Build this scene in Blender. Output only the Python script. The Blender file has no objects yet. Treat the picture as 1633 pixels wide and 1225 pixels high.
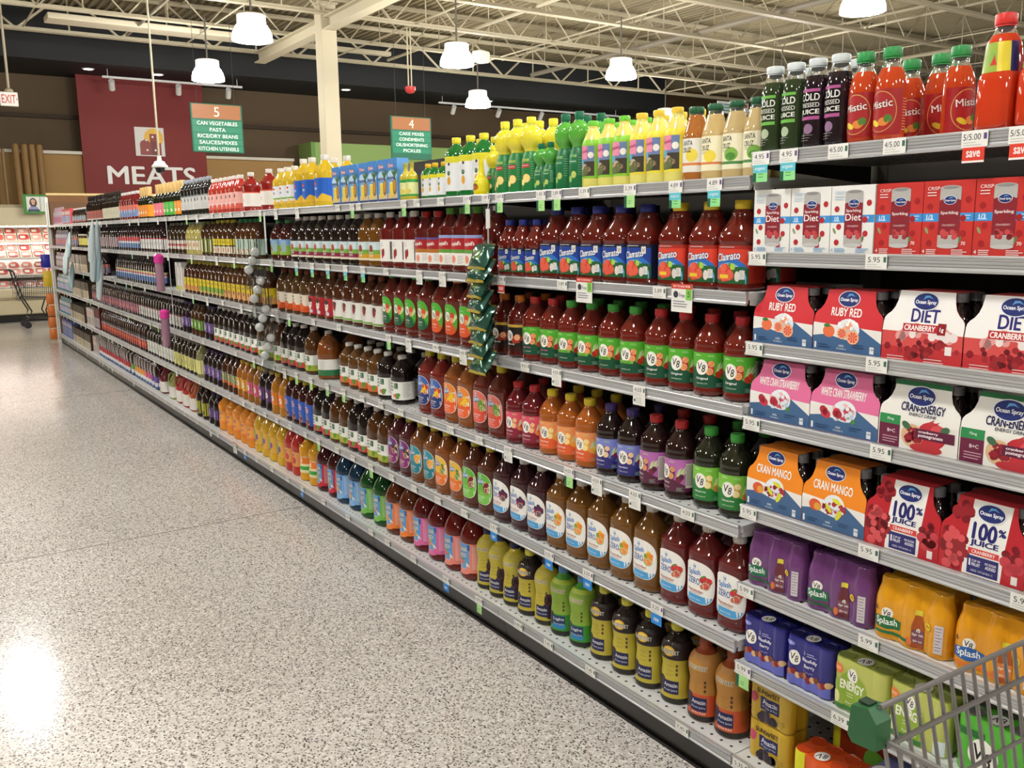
import bpy, math, random
from mathutils import Vector, Matrix
from math import sin, cos, pi, radians
random.seed(7)
scene = bpy.context.scene
COL = scene.collection
H = 1.64                       # camera height in metres
LIP = -1.804                   # plane of the shelf edges facing the aisle
Z = {'B': .149, '5': .495, '4': .831, '3': 1.164, '2': 1.468, 'T': 1.765}
ZR = {'B': .149, '7': .441, '6': .672, '5': .895, '4': 1.14, '3': 1.34, '2': 1.573, 'T': 1.822}
X0, BAY, NB = 1.587, 1.219, 11

# ------------------------------------------------------------------ materials
def s2l(c):
    return c / 12.92 if c <= .04045 else ((c + .055) / 1.055) ** 2.4
def lin(h):
    h = h.lstrip('#')
    return tuple(s2l(int(h[i:i + 2], 16) / 255) for i in (0, 2, 4)) + (1,)
MATS = {}
def mat(h, rough=.45, metal=0., emit=0., trans=0., spec=.5, ior=1.45, coat=0., sss=0.):
    k = (h, rough, metal, emit, trans, spec, ior, coat, sss)
    if k in MATS: return MATS[k]
    m = bpy.data.materials.new('finish_' + h.lstrip('#'))
    m.use_nodes = True
    b = m.node_tree.nodes['Principled BSDF']
    b.inputs['Base Color'].default_value = lin(h)
    b.inputs['Roughness'].default_value = rough
    b.inputs['Metallic'].default_value = metal
    b.inputs['Transmission Weight'].default_value = trans
    b.inputs['Specular IOR Level'].default_value = spec
    b.inputs['IOR'].default_value = ior
    b.inputs['Coat Weight'].default_value = coat
    b.inputs['Coat Roughness'].default_value = .05
    if emit:
        b.inputs['Emission Color'].default_value = lin(h)
        b.inputs['Emission Strength'].default_value = emit
    MATS[k] = m
    return m
def ink(h): return mat(h, .38)
def juice(h): return mat(h, .07, spec=.55, coat=.25)

# ------------------------------------------------------------------ mesh helpers
class MB:
    def __init__(s): s.v = []; s.f = []; s.m = []; s.sm = []; s.mats = []
    def mi(s, m):
        if m not in s.mats: s.mats.append(m)
        return s.mats.index(m)
    def add(s, vs, fs, m, smooth=False):
        o = len(s.v); i = s.mi(m)
        s.v += [tuple(v) for v in vs]
        for f in fs:
            s.f.append(tuple(o + a for a in f)); s.m.append(i); s.sm.append(smooth)
        return s
    def mesh(s, name, sharp=40):
        me = bpy.data.meshes.new(name)
        me.from_pydata(s.v, [], s.f)
        for m in s.mats: me.materials.append(m)
        me.polygons.foreach_set('material_index', s.m)
        me.polygons.foreach_set('use_smooth', s.sm)
        me.update()
        if any(s.sm): me.set_sharp_from_angle(angle=radians(sharp))
        return me
    # shapes
    def box(s, x0, x1, y0, y1, z0, z1, m, bev=0.):
        b = min(bev, abs(x1 - x0) * .45, abs(y1 - y0) * .45, abs(z1 - z0) * .45)
        if b <= 0:
            vs = [(x, y, z) for z in (z0, z1) for y in (y0, y1) for x in (x0, x1)]
            return s.add(vs, [(0, 2, 3, 1), (4, 5, 7, 6), (0, 1, 5, 4), (1, 3, 7, 5), (3, 2, 6, 7), (2, 0, 4, 6)], m)
        rings = []
        for z, d in ((z0, b), (z0 + b, 0), (z1 - b, 0), (z1, b)):
            a0, a1, c0, c1 = x0 + d, x1 - d, y0 + d, y1 - d
            e = b if d == 0 else b * .4
            rings.append([(a0 + e, c0, z), (a1 - e, c0, z), (a1, c0 + e, z), (a1, c1 - e, z), (a1 - e, c1, z), (a0 + e, c1, z), (a0, c1 - e, z), (a0, c0 + e, z)])
        return s.rings(rings, m, True, True, smooth=False)
    def rings(s, R, m, cap0=True, cap1=True, smooth=True):
        n = len(R[0]); vs = [p for r in R for p in r]; fs = []
        for i in range(len(R) - 1):
            for j in range(n):
                k = (j + 1) % n
                fs.append((i * n + j, i * n + k, (i + 1) * n + k, (i + 1) * n + j))
        if cap0: fs.append(tuple(range(n - 1, -1, -1)))
        if cap1: fs.append(tuple((len(R) - 1) * n + j for j in range(n)))
        return s.add(vs, fs, m, smooth)
    def lathe(s, prof, m, c=(0, 0), n=24, smooth=True, cap0=True, cap1=True):
        R = [[(c[0] + r * cos(2 * pi * j / n), c[1] + r * sin(2 * pi * j / n), z) for j in range(n)] for z, r in prof]
        return s.rings(R, m, cap0, cap1, smooth)
    def tube(s, pts, r, m, n=8, closed=False):
        pts = [Vector(p) for p in pts]; R = []; N = len(pts)
        for i, p in enumerate(pts):
            if closed: d = pts[(i + 1) % N] - pts[i - 1]
            else: d = pts[min(i + 1, N - 1)] - pts[max(i - 1, 0)]
            d.normalize()
            a = Vector((0, 0, 1)) if abs(d.z) < .9 else Vector((1, 0, 0))
            u = d.cross(a).normalized(); w = u.cross(d)
            R.append([p + r * (cos(2 * pi * j / n) * u + sin(2 * pi * j / n) * w) for j in range(n)])
        if closed: R.append(R[0])
        return s.rings(R, m, not closed, not closed)
    def prism(s, pts, axis, a, b, m, smooth=False):
        """extrude a 2D outline: axis 'x': pts are (y,z); 'y': (x,z); 'z': (x,y)"""
        def P(p, t):
            return (t, p[0], p[1]) if axis == 'x' else (p[0], t, p[1]) if axis == 'y' else (p[0], p[1], t)
        return s.rings([[P(p, a) for p in pts], [P(p, b) for p in pts]], m, True, True, smooth)
    def grid(s, fn, nu, nv, m, smooth=True):
        vs = [fn(i / nu, j / nv) for j in range(nv + 1) for i in range(nu + 1)]
        fs = [(j * (nu + 1) + i, j * (nu + 1) + i + 1, (j + 1) * (nu + 1) + i + 1, (j + 1) * (nu + 1) + i) for j in range(nv) for i in range(nu)]
        return s.add(vs, fs, m, smooth)

def obj(name, me, parent=None, loc=(0, 0, 0), rz=0.):
    o = bpy.data.objects.new(name, me); COL.objects.link(o)
    o.location = loc; o.rotation_euler = (0, 0, rz)
    if parent: o.parent = parent
    return o
def thing(name, label, cat, loc=(0, 0, 0), rz=0., group=None, mesh=None):
    o = obj(name, mesh, None, loc, rz)
    o['label'] = label; o['category'] = cat
    if group: o['group'] = group
    return o
def struct(name, me):
    o = obj(name, me); o['kind'] = 'structure'
    return o
ORD = 'first second third fourth fifth sixth seventh eighth ninth tenth eleventh twelfth thirteenth fourteenth fifteenth sixteenth seventeenth eighteenth nineteenth twentieth'.split()
def ordw(i):
    if i < 20: return ORD[i]
    t = ['twenty', 'thirty', 'forty', 'fifty', 'sixty'][(i - 19) // 10] if (i + 1) % 10 else None
    if t is None: return ['thirtieth', 'fortieth', 'fiftieth', 'sixtieth'][(i + 1) // 10 - 3]
    return ['twenty', 'thirty', 'forty', 'fifty', 'sixty'][(i + 1) // 10 - 2] + '-' + ORD[(i + 1) % 10 - 1]

# ------------------------------------------------------------------ lettering and printed labels
TXT = {}
def text_mesh(st, bold=0., shear=0.):
    k = (st, bold, shear)
    if k not in TXT:
        cu = bpy.data.curves.new('t', 'FONT'); cu.body = st; cu.resolution_u = 3; cu.shear = shear
        ob = bpy.data.objects.new('t', cu); me = ob.to_mesh()
        vs = [(v.co.x, v.co.y) for v in me.vertices]; fs = [tuple(p.vertices) for p in me.polygons]
        ob.to_mesh_clear(); bpy.data.objects.remove(ob); bpy.data.curves.remove(cu)
        x0 = min(v[0] for v in vs); x1 = max(v[0] for v in vs); y0 = min(v[1] for v in vs); y1 = max(v[1] for v in vs)
        TXT[k] = ([((v[0] - (x0 + x1) / 2) / (y1 - y0), (v[1] - (y0 + y1) / 2) / (y1 - y0)) for v in vs], fs, (x1 - x0) / (y1 - y0))
    return TXT[k]
def clip_half(poly, nx, ny, d):
    out = []; n = len(poly)
    for i in range(n):
        a, b = poly[i], poly[(i + 1) % n]
        da = nx * a[0] + ny * a[1] - d; db = nx * b[0] + ny * b[1] - d
        if da >= 0: out.append(a)
        if (da > 0 > db) or (da < 0 < db):
            t = da / (da - db); out.append((a[0] + t * (b[0] - a[0]), a[1] + t * (b[1] - a[1])))
    return out
class Paint:
    """collects flat printed shapes in label coordinates (u to the viewer's right, v up) and wraps them on a surface"""
    def __init__(s, surf, step=.008, base=.0004, inc=.00005, outline=None, vb=()):
        s.surf = surf; s.step = step; s.off = base; s.inc = inc; s.out = outline; s.mb = MB(); s.clip = None; s.vb = list(vb)
    def faces(s, vs, fs, col, rough=.38, metal=0.):
        s.off += s.inc; m = mat(col, rough, metal)
        nv = {}; V = []; Fc = []
        def vid(p):
            k = (round(p[0], 6), round(p[1], 6))
            if k not in nv: nv[k] = len(V); V.append(s.surf(p[0], p[1], s.off))
            return nv[k]
        for f in fs:
            poly = [vs[i] for i in f]
            for C in (s.out, s.clip):
                if C and poly:
                    for i in range(len(C)):
                        a, b = C[i], C[(i + 1) % len(C)]
                        nx, ny = -(b[1] - a[1]), b[0] - a[0]
                        poly = clip_half(poly, nx, ny, nx * a[0] + ny * a[1])
                        if len(poly) < 3: break
            if len(poly) < 3: continue
            u0 = min(p[0] for p in poly); u1 = max(p[0] for p in poly)
            k0 = math.floor(u0 / s.step); k1 = math.floor((u1 - 1e-7) / s.step)
            for k in range(k0, k1 + 1):
                q = poly
                if k > k0: q = clip_half(q, 1, 0, k * s.step)
                if k < k1 and len(q) > 2: q = clip_half(q, -1, 0, -(k + 1) * s.step)
                if len(q) < 3: continue
                lo, hi = min(p[1] for p in q), max(p[1] for p in q)
                cuts = [lo - 1] + [c for c in s.vb if lo + 1e-6 < c < hi - 1e-6] + [hi + 1]
                for a, b in zip(cuts, cuts[1:]):
                    w = q
                    if a > lo: w = clip_half(w, 0, 1, a)
                    if b < hi and len(w) > 2: w = clip_half(w, 0, -1, -b)
                    if len(w) < 3: continue
                    ids = []
                    for p in w:
                        i = vid(p)
                        if i not in ids: ids.append(i)
                    if len(ids) > 2: Fc.append(ids)
        s.mb.add(V, Fc, m, True)
    def rect(s, u0, v0, u1, v1, col, **k):
        n = 1
        vs = []; fs = []
        for i in range(n + 1): vs += [(u0, v0 + (v1 - v0) * i / n), (u1, v0 + (v1 - v0) * i / n)]
        for i in range(n): fs.append((2 * i, 2 * i + 1, 2 * i + 3, 2 * i + 2))
        s.faces(vs, fs, col, **k)
    def ell(s, u, v, ru, rv, col, n=20, a0=0., rot=0., **k):
        c, d = cos(rot), sin(rot)
        pts = [(ru * cos(2 * pi * i / n + a0), rv * sin(2 * pi * i / n + a0)) for i in range(n)]
        s.poly([(u + x * c - y * d, v + x * d + y * c) for x, y in pts], col, **k)
    def poly(s, pts, col, **k): s.faces(pts, [tuple(range(len(pts)))], col, **k)
    def ngon(s, pts, col, **k):
        from mathutils.geometry import tessellate_polygon
        s.faces(pts, tessellate_polygon([[Vector((p[0], p[1], 0)) for p in pts]]) and [tuple(reversed(t)) if area(pts, t) < 0 else tuple(t) for t in tessellate_polygon([[Vector((p[0], p[1], 0)) for p in pts]])], col, **k)
    def text(s, st, u, v, h, col, w=None, bold=.0, rot=0., shear=0., edge=None, ew=.02, al='c', **k):
        if not st.strip(): return
        V, Fs, asp = text_mesh(st, 0., shear)
        sx = (w / asp) if w else h
        ww = sx * asp
        if al == 'l': u += ww / 2
        c, d = cos(rot), sin(rot)
        # heavier strokes: the same glyphs struck several times, slightly shifted, each a hair above the last
        b = bold * 1.15; e = b + ew * 1.2; inc0 = s.inc; s.inc = inc0 * .5
        for dx, dy in ([(-e, -e), (e, -e), (-e, e), (e, e)] if edge else []):
            s.faces([(u + (x + dx) * sx * c - (y + dy) * h * d, v + (x + dx) * sx * d + (y + dy) * h * c) for x, y in V], Fs, edge)
        for dx, dy in ([(0, 0)] if b <= 0 else [(-b, -.5 * b), (b, -.5 * b), (0, .7 * b)]):
            s.faces([(u + (x + dx) * sx * c - (y + dy) * h * d, v + (x + dx) * sx * d + (y + dy) * h * c) for x, y in V], Fs, col, **k)
        s.inc = inc0
    def lines(s, u0, v0, w, n, dv, col, th=.0012, rnd=1.):
        vs = []; fs = []
        rr = random.Random(int(abs(u0 * 9999) + abs(v0 * 9999)))
        for i in range(n):
            ww = w * (1 - .35 * rr.random() * rnd); v = v0 - i * dv; o = len(vs)
            vs += [(u0, v), (u0 + ww, v), (u0 + ww, v + th), (u0, v + th)]; fs.append((o, o + 1, o + 2, o + 3))
        s.faces(vs, fs, col)
    def blobs(s, u, v, ru, rv, n, r, cols, seed=1, hi=None):
        rr = random.Random(seed)
        for c in cols:
            vs = []; fs = []
            for i in range(n):
                a = rr.random() * 6.28; q = rr.random() ** .5; e = r * (.7 + .6 * rr.random()); o = len(vs)
                cu, cv = u + ru * q * cos(a), v + rv * q * sin(a)
                vs += [(cu + e * cos(2 * pi * j / 10), cv + e * sin(2 * pi * j / 10)) for j in range(10)]; fs.append(tuple(range(o, o + 10)))
            s.faces(vs, fs, c)
    def slice(s, u, v, r, rind, flesh, n=8, pith='#f6e6c8'):
        s.ell(u, v, r, r, rind); s.ell(u, v, r * .88, r * .88, pith)
        vs = []; fs = []
        for i in range(n):
            a, b = 2 * pi * (i + .06) / n, 2 * pi * (i + .94) / n; o = len(vs)
            vs += [(u, v), (u + r * .8 * cos(a), v + r * .8 * sin(a)), (u + r * .8 * cos((a + b) / 2), v + r * .8 * sin((a + b) / 2)), (u + r * .8 * cos(b), v + r * .8 * sin(b))]
            fs.append((o, o + 1, o + 2, o + 3))
        s.faces(vs, fs, flesh)
    def v8(s, u, v, r):
        s.ell(u, v, r * .92, r * 1.08, '#f4f2ea', n=28)
        s.text('V', u - r * .26, v + r * .14, r * 1.0, '#11150f', w=r * .72, bold=.015, shear=.12)
        s.text('8', u + r * .30, v - r * .16, r * 1.02, '#11150f', w=r * .52, bold=.015, shear=.2)
def area(pts, t):
    a, b, c = (pts[i] for i in t)
    return (b[0] - a[0]) * (c[1] - a[1]) - (b[1] - a[1]) * (c[0] - a[0])

# ------------------------------------------------------------------ bottles
def sec(t, rx, ry, e):
    q = 2. / e
    c, s = cos(t), sin(t)
    return (-rx * math.copysign(abs(s) ** q, s), ry * math.copysign(abs(c) ** q, c))
class Shape:
    """stack of rings (z, rx, ry, e); angle t = 0 faces the aisle, t > 0 turns to the viewer's right"""
    def __init__(s, rings, sub=0):
        s.r = [tuple(r) + (2.,) * (4 - len(r)) if len(r) > 2 else (r[0], r[1], r[1], 2.) for r in rings]
        mid = s.at((s.r[0][0] + s.r[-1][0]) * .33)
        ts = [-pi + 2 * pi * i / 240 for i in range(241)]; L = [0.]
        for a, b in zip(ts, ts[1:]):
            p, q = sec(a, *mid), sec(b, *mid); L.append(L[-1] + math.hypot(p[0] - q[0], p[1] - q[1]))
        h = L[120]; s.ts = ts; s.L = [l - h for l in L]; s.C = L[-1]
    def at(s, z):
        R = s.r
        for a, b in zip(R, R[1:]):
            if a[0] <= z <= b[0] and b[0] > a[0]:
                t = (z - a[0]) / (b[0] - a[0]); return tuple(a[i] + t * (b[i] - a[i]) for i in (1, 2, 3))
        return R[-1][1:] if z > R[-1][0] else R[0][1:]
    def t(s, u):
        L = s.L; u = max(L[0], min(L[-1], u)); lo, hi = 0, 240
        while hi - lo > 1:
            m = (lo + hi) // 2
            if L[m] <= u: lo = m
            else: hi = m
        return s.ts[lo] + (s.ts[hi] - s.ts[lo]) * (u - L[lo]) / max(1e-9, L[hi] - L[lo])
    def surf(s, u, v, off):
        rx, ry, e = s.at(v); p = sec(s.t(u), rx + off, ry + off, e); return (p[0], p[1], v)
    def loft(s, mb, m, z0=None, z1=None, n=28, cap0=True, cap1=True):
        us = [s.L[0] + s.C * i / n for i in range(n)]; tt = [s.t(u) for u in us]
        zs = [r[0] for r in s.r]
        z0 = zs[0] if z0 is None else z0; z1 = zs[-1] if z1 is None else z1
        rows = []
        for r in s.r:
            if z0 - 1e-6 <= r[0] <= z1 + 1e-6: rows.append(r)
        if rows[0][0] > z0 + 1e-5: rows.insert(0, (z0,) + s.at(z0))
        if rows[-1][0] < z1 - 1e-5: rows.append((z1,) + s.at(z1))
        R = []
        for r in rows:
            ring = [sec(t, r[1], r[2], r[3]) for t in tt]
            R.append([(p[0], p[1], r[0]) for p in reversed(ring)])
        return mb.rings(R, m, cap0, cap1)
def cap_mesh(z0, z1, r, col, ridge=True):
    mb = MB(); n = 32; m = mat(col, .35)
    R = []
    for z, q in ((z0, .97), (z0 + .001, 1), (z1 - .003, 1), (z1 - .0008, .95), (z1, .86)):
        R.append([((r * q - (.0006 if ridge and j % 2 and q == 1 else 0)) * cos(2 * pi * j / n), (r * q - (.0006 if ridge and j % 2 and q == 1 else 0)) * sin(2 * pi * j / n), z) for j in range(n)])
    mb.rings(R, m); mb.lathe([(z0 - .004, r * .93), (z0 - .001, r * .93)], m, n=20)
    return mb.mesh('cap')
def smooth(prof, k=3):
    """Catmull-Rom through the ring list"""
    out = []; n = len(prof)
    for i in range(n - 1):
        p0, p1, p2, p3 = prof[max(i - 1, 0)], prof[i], prof[i + 1], prof[min(i + 2, n - 1)]
        for j in range(k):
            t = j / k
            q = []
            for a, b, c, d in zip(p0, p1, p2, p3):
                q.append(.5 * (2 * b + (c - a) * t + (2 * a - 5 * b + 4 * c - d) * t * t + (3 * b - a - 3 * c + d) * t ** 3))
            q[0] = p1[0] + (p2[0] - p1[0]) * t
            out.append(tuple(max(x, 1e-4) if i2 else x for i2, x in enumerate(q)))
    out.append(tuple(prof[-1])); return out
def sc(prof, h):
    """scale a profile given for height 1"""
    return [(z * h,) + tuple(r[1:]) for r in prof for z in (r[0],)]
# shape library: ring lists in metres
def S_v8(r=.0505, h=.232):
    k = h / .232; q = r / .0505
    P = [(0, .036), (.002, .041), (.006, .047), (.012, .0505), (.019, .0500), (.022, .0488), (.025, .0495), (.126, .0495), (.129, .0505), (.134, .0512), (.139, .0500), (.143, .0496), (.147, .0506), (.153, .0500), (.162, .0468), (.172, .0415), (.182, .0350), (.191, .0285), (.199, .0225), (.204, .0200), (.207, .0188), (.213, .0188)]
    return Shape([(z * k, a * q) for z, a in P]), (.212 * k, h, .0205)
def S_splash(rx=.058, ry=.05, h=.285):
    k = h / .285
    P = [(0, .80, 2.4), (.003, .9, 2.6), (.010, .985, 2.8), (.018, .995, 2.8), (.022, .965, 2.8), (.027, .965, 2.8), (.031, 1, 2.8), (.040, .985, 2.8), (.178, .985, 2.8), (.183, 1, 2.8), (.190, 1, 2.7), (.194, .975, 2.7), (.199, .985, 2.6), (.207, .93, 2.5), (.220, .78, 2.3), (.234, .60, 2.1), (.246, .45, 2.), (.253, .37, 2.)]
    R = []
    for z, q, e in P:
        t = max(0, min(1, (z - .2) / .053)); R.append((z * k, rx * q * (1 - t) + t * .0195 * (q / .37 if q < .6 else 1) if t < 1 else .0195, ry * q * (1 - t) + t * .0195 * (q / .37 if q < .6 else 1) if t < 1 else .0195, e))
    R[-4:] = [(.222 * k, rx * .70, ry * .72, 2.2), (.236 * k, .028, .028, 2.), (.247 * k, .0215, .0215, 2.), (.258 * k, .0185, .0185, 2.)]
    return Shape(R), (.259 * k, h, .0205)
def S_sq(r=.057, ry=.055, h=.242, e=3.6, capr=.0235):
    k = h / .242
    P = [(0, .86, e), (.003, .94, e), (.009, 1, e), (.014, .98, e), (.018, .965, e), (.126, .965, e), (.130, 1, e), (.138, 1, e), (.150, .97, 3.2), (.164, .9, 2.8), (.178, .78, 2.5), (.190, .66, 2.2), (.198, .6, 2.), (.202, .57, 2), (.206, .58, 2), (.210, .54, 2.), (.217, .40, 2)]
    return Shape([(z * k, r * q, ry * q, ee) for z, q, ee in P]), (.218 * k, h, capr * r / .057)
def S_jug(rx=.057, ry=.053, h=.27, e=2.9, capr=.0205, lt=.46):
    """juice jug: label in the lower part, faceted dome above"""
    k = h / .27; zl = lt * .27
    P = [(0, .84, e), (.003, .93, e), (.010, 1, e), (.018, 1, e), (.022, .97, e), (zl, .97, e), (zl + .004, 1, e), (zl + .02, 1, e), (zl + .035, .985, e), (zl + .05, .95, 2.6), (.2, .86, 2.5), (.215, .72, 2.3), (.228, .56, 2.1), (.238, .44, 2), (.245, .36, 2), (.251, .335, 2)]
    return Shape([(z * k, rx * q, ry * q, ee) for z, q, ee in P]), (.25 * k, h, capr)
def S_round(r, h, neck=.0165, sh=.55, nk=.84, capr=.018):
    P = [(0, r * .82), (.003, r * .94), (.010, r), (h * .04 + .01, r), (h * sh, r), (h * (sh + .04), r * .99), (h * (sh + (nk - sh) * .45), r * .86), (h * (sh + (nk - sh) * .75), r * .55 + neck * .3), (h * nk, neck * 1.12), (h * (nk + .03), neck), (h * .93, neck)]
    return Shape(smooth(P, 2)), (h * .925, h, capr)
def S_wine(r, h):
    P = [(0, r * .9), (.004, r), (h * .6, r), (h * .68, r * .88), (h * .75, r * .5), (h * .79, r * .36), (h * .96, r * .33)]
    return Shape(smooth(P, 2)), (h * .9, h, r * .38)
def S_hp(r=.063, ry=.06, h=.30):
    P = [(0, .86, 2.3), (.004, .95, 2.3), (.012, 1, 2.3), (.028, .99, 2.3), (.032, .965, 2.3), (.166, .965, 2.3), (.170, 1.0, 2.3), (.178, 1.02, 2.3), (.190, 1.0, 2.2), (.205, .93, 2.2), (.22, .82, 2.1), (.236, .66, 2), (.250, .50, 2), (.262, .37, 2), (.27, .31, 2), (.278, .3, 2)]
    return Shape([(z, r * q, ry * q, e) for z, q, e in P]), (.277, h, .0205)
def S_prune(r=.051, h=.26):
    P = [(0, .86), (.003, .95), (.010, 1), (.022, 1), (.026, .985), (.05, .99), (.085, .97), (.105, .91), (.120, .885), (.135, .91), (.155, .985), (.170, 1.01), (.185, .98), (.200, .86), (.213, .66), (.222, .5), (.228, .40), (.236, .37)]
    return Shape(smooth([(z * h / .26, r * q) for z, q in P], 2)), (.236 * h / .26, h, .0205)
def S_lemon(r=.042, h=.26):
    P = [(0, .84), (.004, .95), (.01, 1), (.06, 1), (.10, .98), (.128, .84), (.143, .66), (.153, .74), (.170, 1.02), (.190, 1.09), (.205, 1.04), (.218, .84), (.226, .56), (.231, .42), (.237, .40)]
    return Shape(smooth([(z * h / .26, r * q) for z, q in P], 2)), (.237 * h / .26, h, .4 * r + .002)
def S_gallon(r=.075, h=.285):
    P = [(0, .9, 3.4), (.004, .97, 3.6), (.012, 1, 3.8), (.13, 1, 3.8), (.145, .97, 3.4), (.175, .82, 2.8), (.205, .60, 2.4), (.235, .38, 2.1), (.25, .29, 2), (.262, .26, 2)]
    return Shape([(z * h / .285, r * q, r * q, e) for z, q, e in P]), (.262 * h / .285, h, .021)
def S_soda(r=.05, h=.26):
    P = [(0, .6), (.003, .8), (.012, 1), (.02, 1), (.03, .97), (.165 * h / .26, .97), (.172 * h / .26, 1), (.19 * h / .26, .95), (.205 * h / .26, .8), (.218 * h / .26, .56), (.228 * h / .26, .36), (.238 * h / .26, .3)]
    return Shape(smooth([(z, r * q) for z, q in P], 2)), (.238 * h / .26, h, .3 * r + .0035)
# ------------------------------------------------------------------ label artwork (front centre is u = 0)
def full(P, C, z0, z1, col): P.rect(-C / 2 + .0005, z0, C / 2 - .0005, z1, col)
def art_v8(low='#0f4f35', name='Original', sub='VEGETABLE JUICE', top='#56b032', nm='#ffffff', veg=('#d9472b', '#b8321f', '#e8893f'), side=None, tag=None):
    def f(P, C):
        a, b = .0262, .1255; hh = b - a
        full(P, C, a, b, top)
        P.poly([(-C / 2 + .001, a), (C / 2 - .001, a), (C / 2 - .001, a + .012), (.07, a + .02), (.045, a + .032), (.02, a + .046), (-.01, a + .056), (-.04, a + .058), (-C / 2 + .001, a + .05)], low)
        for i in range(5): P.ell(.048 + .004 * i, a + .052 + .003 * (i % 2), .0022, .02 + .002 * i, '#c9dba0', rot=-.25 - .08 * i, n=12)
        P.ell(.027, a + .057, .013, .019, veg[0]); P.ell(.029, a + .05, .011, .014, veg[1])
        P.slice(.026, a + .047, .011, veg[0], veg[2]); P.slice(.031, a + .068, .0095, veg[0], veg[2])
        P.ell(.052, a + .038, .010, .010, veg[1]); P.ell(.060, a + .046, .008, .009, veg[0])
        P.v8(.003, a + .058, .0205)
        P.text(name, .004, a + .025, .0085 if len(name) < 9 else .0068, nm, w=min(.036, .005 * len(name)), bold=.015)
        if tag: P.rect(-.02, a + .030, .03, a + .040, '#7cc043'); P.text(tag, .004, a + .035, .006, '#0f3a22', w=.036, bold=.012)
        P.text(sub, .004, a + .011, .004, '#e8efe0', w=.034, bold=.01)
        P.lines(-.018, a + .093, .022, 2, .003, '#d7f0c0', .0011); P.lines(.02, a + .092, .026, 2, .003, '#b5e39a', .0011)
        P.lines(.045, a + .012, .02, 4, .003, '#9fc7ae', .0009)
        P.rect(.072, a + .012, .108, b - .012, side or '#e9efe2'); P.lines(.074, b - .018, .032, 20, .0032, '#45493f', .0011)
    return f
def outline_oval(w, z0, z1):
    pts = []; n = 40
    for i in range(n):
        t = 2 * pi * i / n; e = 2 / 3.2; c, s_ = cos(t), sin(t)
        x = w * math.copysign(abs(c) ** e, c); y = math.copysign(abs(s_) ** e, s_)
        x *= 1 - .10 * max(0, y) ** 2
        pts.append((x, (z0 + z1) / 2 + (z1 - z0) / 2 * y))
    return pts
def art_splash(top, low, fruit, name, zero=False, arrow=False):
    def f(P, C):
        a, b, w = .042, .172, (.061 if zero else .055)
        P.out = outline_oval(w, a, b); P.rect(-w, a, w, b, '#f3f1ec')
        P.out = outline_oval(w - .002, a + .0015, b - .0015); P.rect(-w, a, w, b, '#f3f2ee' if zero else top)
        P.rect(-w, a, w, a + (.026 if zero else .042), '#4ba3dc' if zero else low)
        if not zero: P.ell(0, a + .043, w * 1.3, .012, low)
        if not zero: P.ell(.012, b - .02, .05, .02, top)
        fu = .03 if zero else .026
        P.blobs(fu, a + .072, .014, .020, 6, .0085, fruit[::-1], seed=len(name))
        P.slice(fu + .004, a + .062, .013, fruit[-1], fruit[0])
        if arrow: P.ngon([(-.01, a + .046), (.016, a + .062), (.012, a + .052), (.038, a + .066), (.03, a + .092), (.026, a + .08), (0, a + .062)], '#f4cf1f')
        if not zero: P.ell(-.008, a + .093, .022, .010, '#2a6fbd', rot=.12)
        P.ell(-.008, a + .113, .006, .010, '#cfe0f0')
        P.text('Splash', -.008, a + .094, .021, '#2f78c4' if zero else '#eef6fb', w=.046, bold=.03 if zero else .02, rot=.12, edge='#f3f2ee' if zero else '#1d4f9e', ew=.04)
        P.text('V8', -.008, a + .113, .007, '#1b4c8c', bold=.02)
        if zero: P.text('ZERO', -.010, a + .069, .019, '#1d5fae', w=.046, bold=.022, edge='#f3f2ee', ew=.03)
        P.text(name, -.004, a + (.040 if zero else .032), .0075, '#b5453c' if zero else '#ffffff', w=.058 if zero else .052, bold=.02)
        P.lines(-.026, a + (.033 if zero else .024), .05, 2, .0035, '#9c8f8a' if zero else '#ffffff', .001)
        P.text('REDUCED SUGAR' if zero else 'JUICE BEVERAGE', -.004, a + .013, .004, '#f0f6fb', w=.04, bold=.01)
        P.out = None
    return f
def art_v8oval(low, name):
    def f(P, C):
        a, b, w = .045, .172, .05
        P.out = outline_oval(w, a, b); P.rect(-w, a, w, b, '#4fae36')
        P.poly([(-w, a), (w, a), (w, a + .03), (.01, a + .06), (-w, a + .062)], low)
        P.ell(.024, a + .075, .013, .02, '#d9472b'); P.slice(.022, a + .062, .012, '#d9472b', '#e8893f')
        for i in range(4): P.ell(.036 + .003 * i, a + .07, .002, .02, '#cfe0a8', rot=-.3 - .1 * i, n=10)
        P.v8(-.008, a + .075, .019); P.text(name, -.004, a + .034, .008, '#ffffff', w=.034, bold=.02)
        P.text('VEGETABLE JUICE', -.004, a + .021, .004, '#eef3ea', w=.034, bold=.01)
        P.lines(-.02, b - .02, .03, 2, .004, '#d4efc0', .001); P.out = None
    return f
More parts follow.
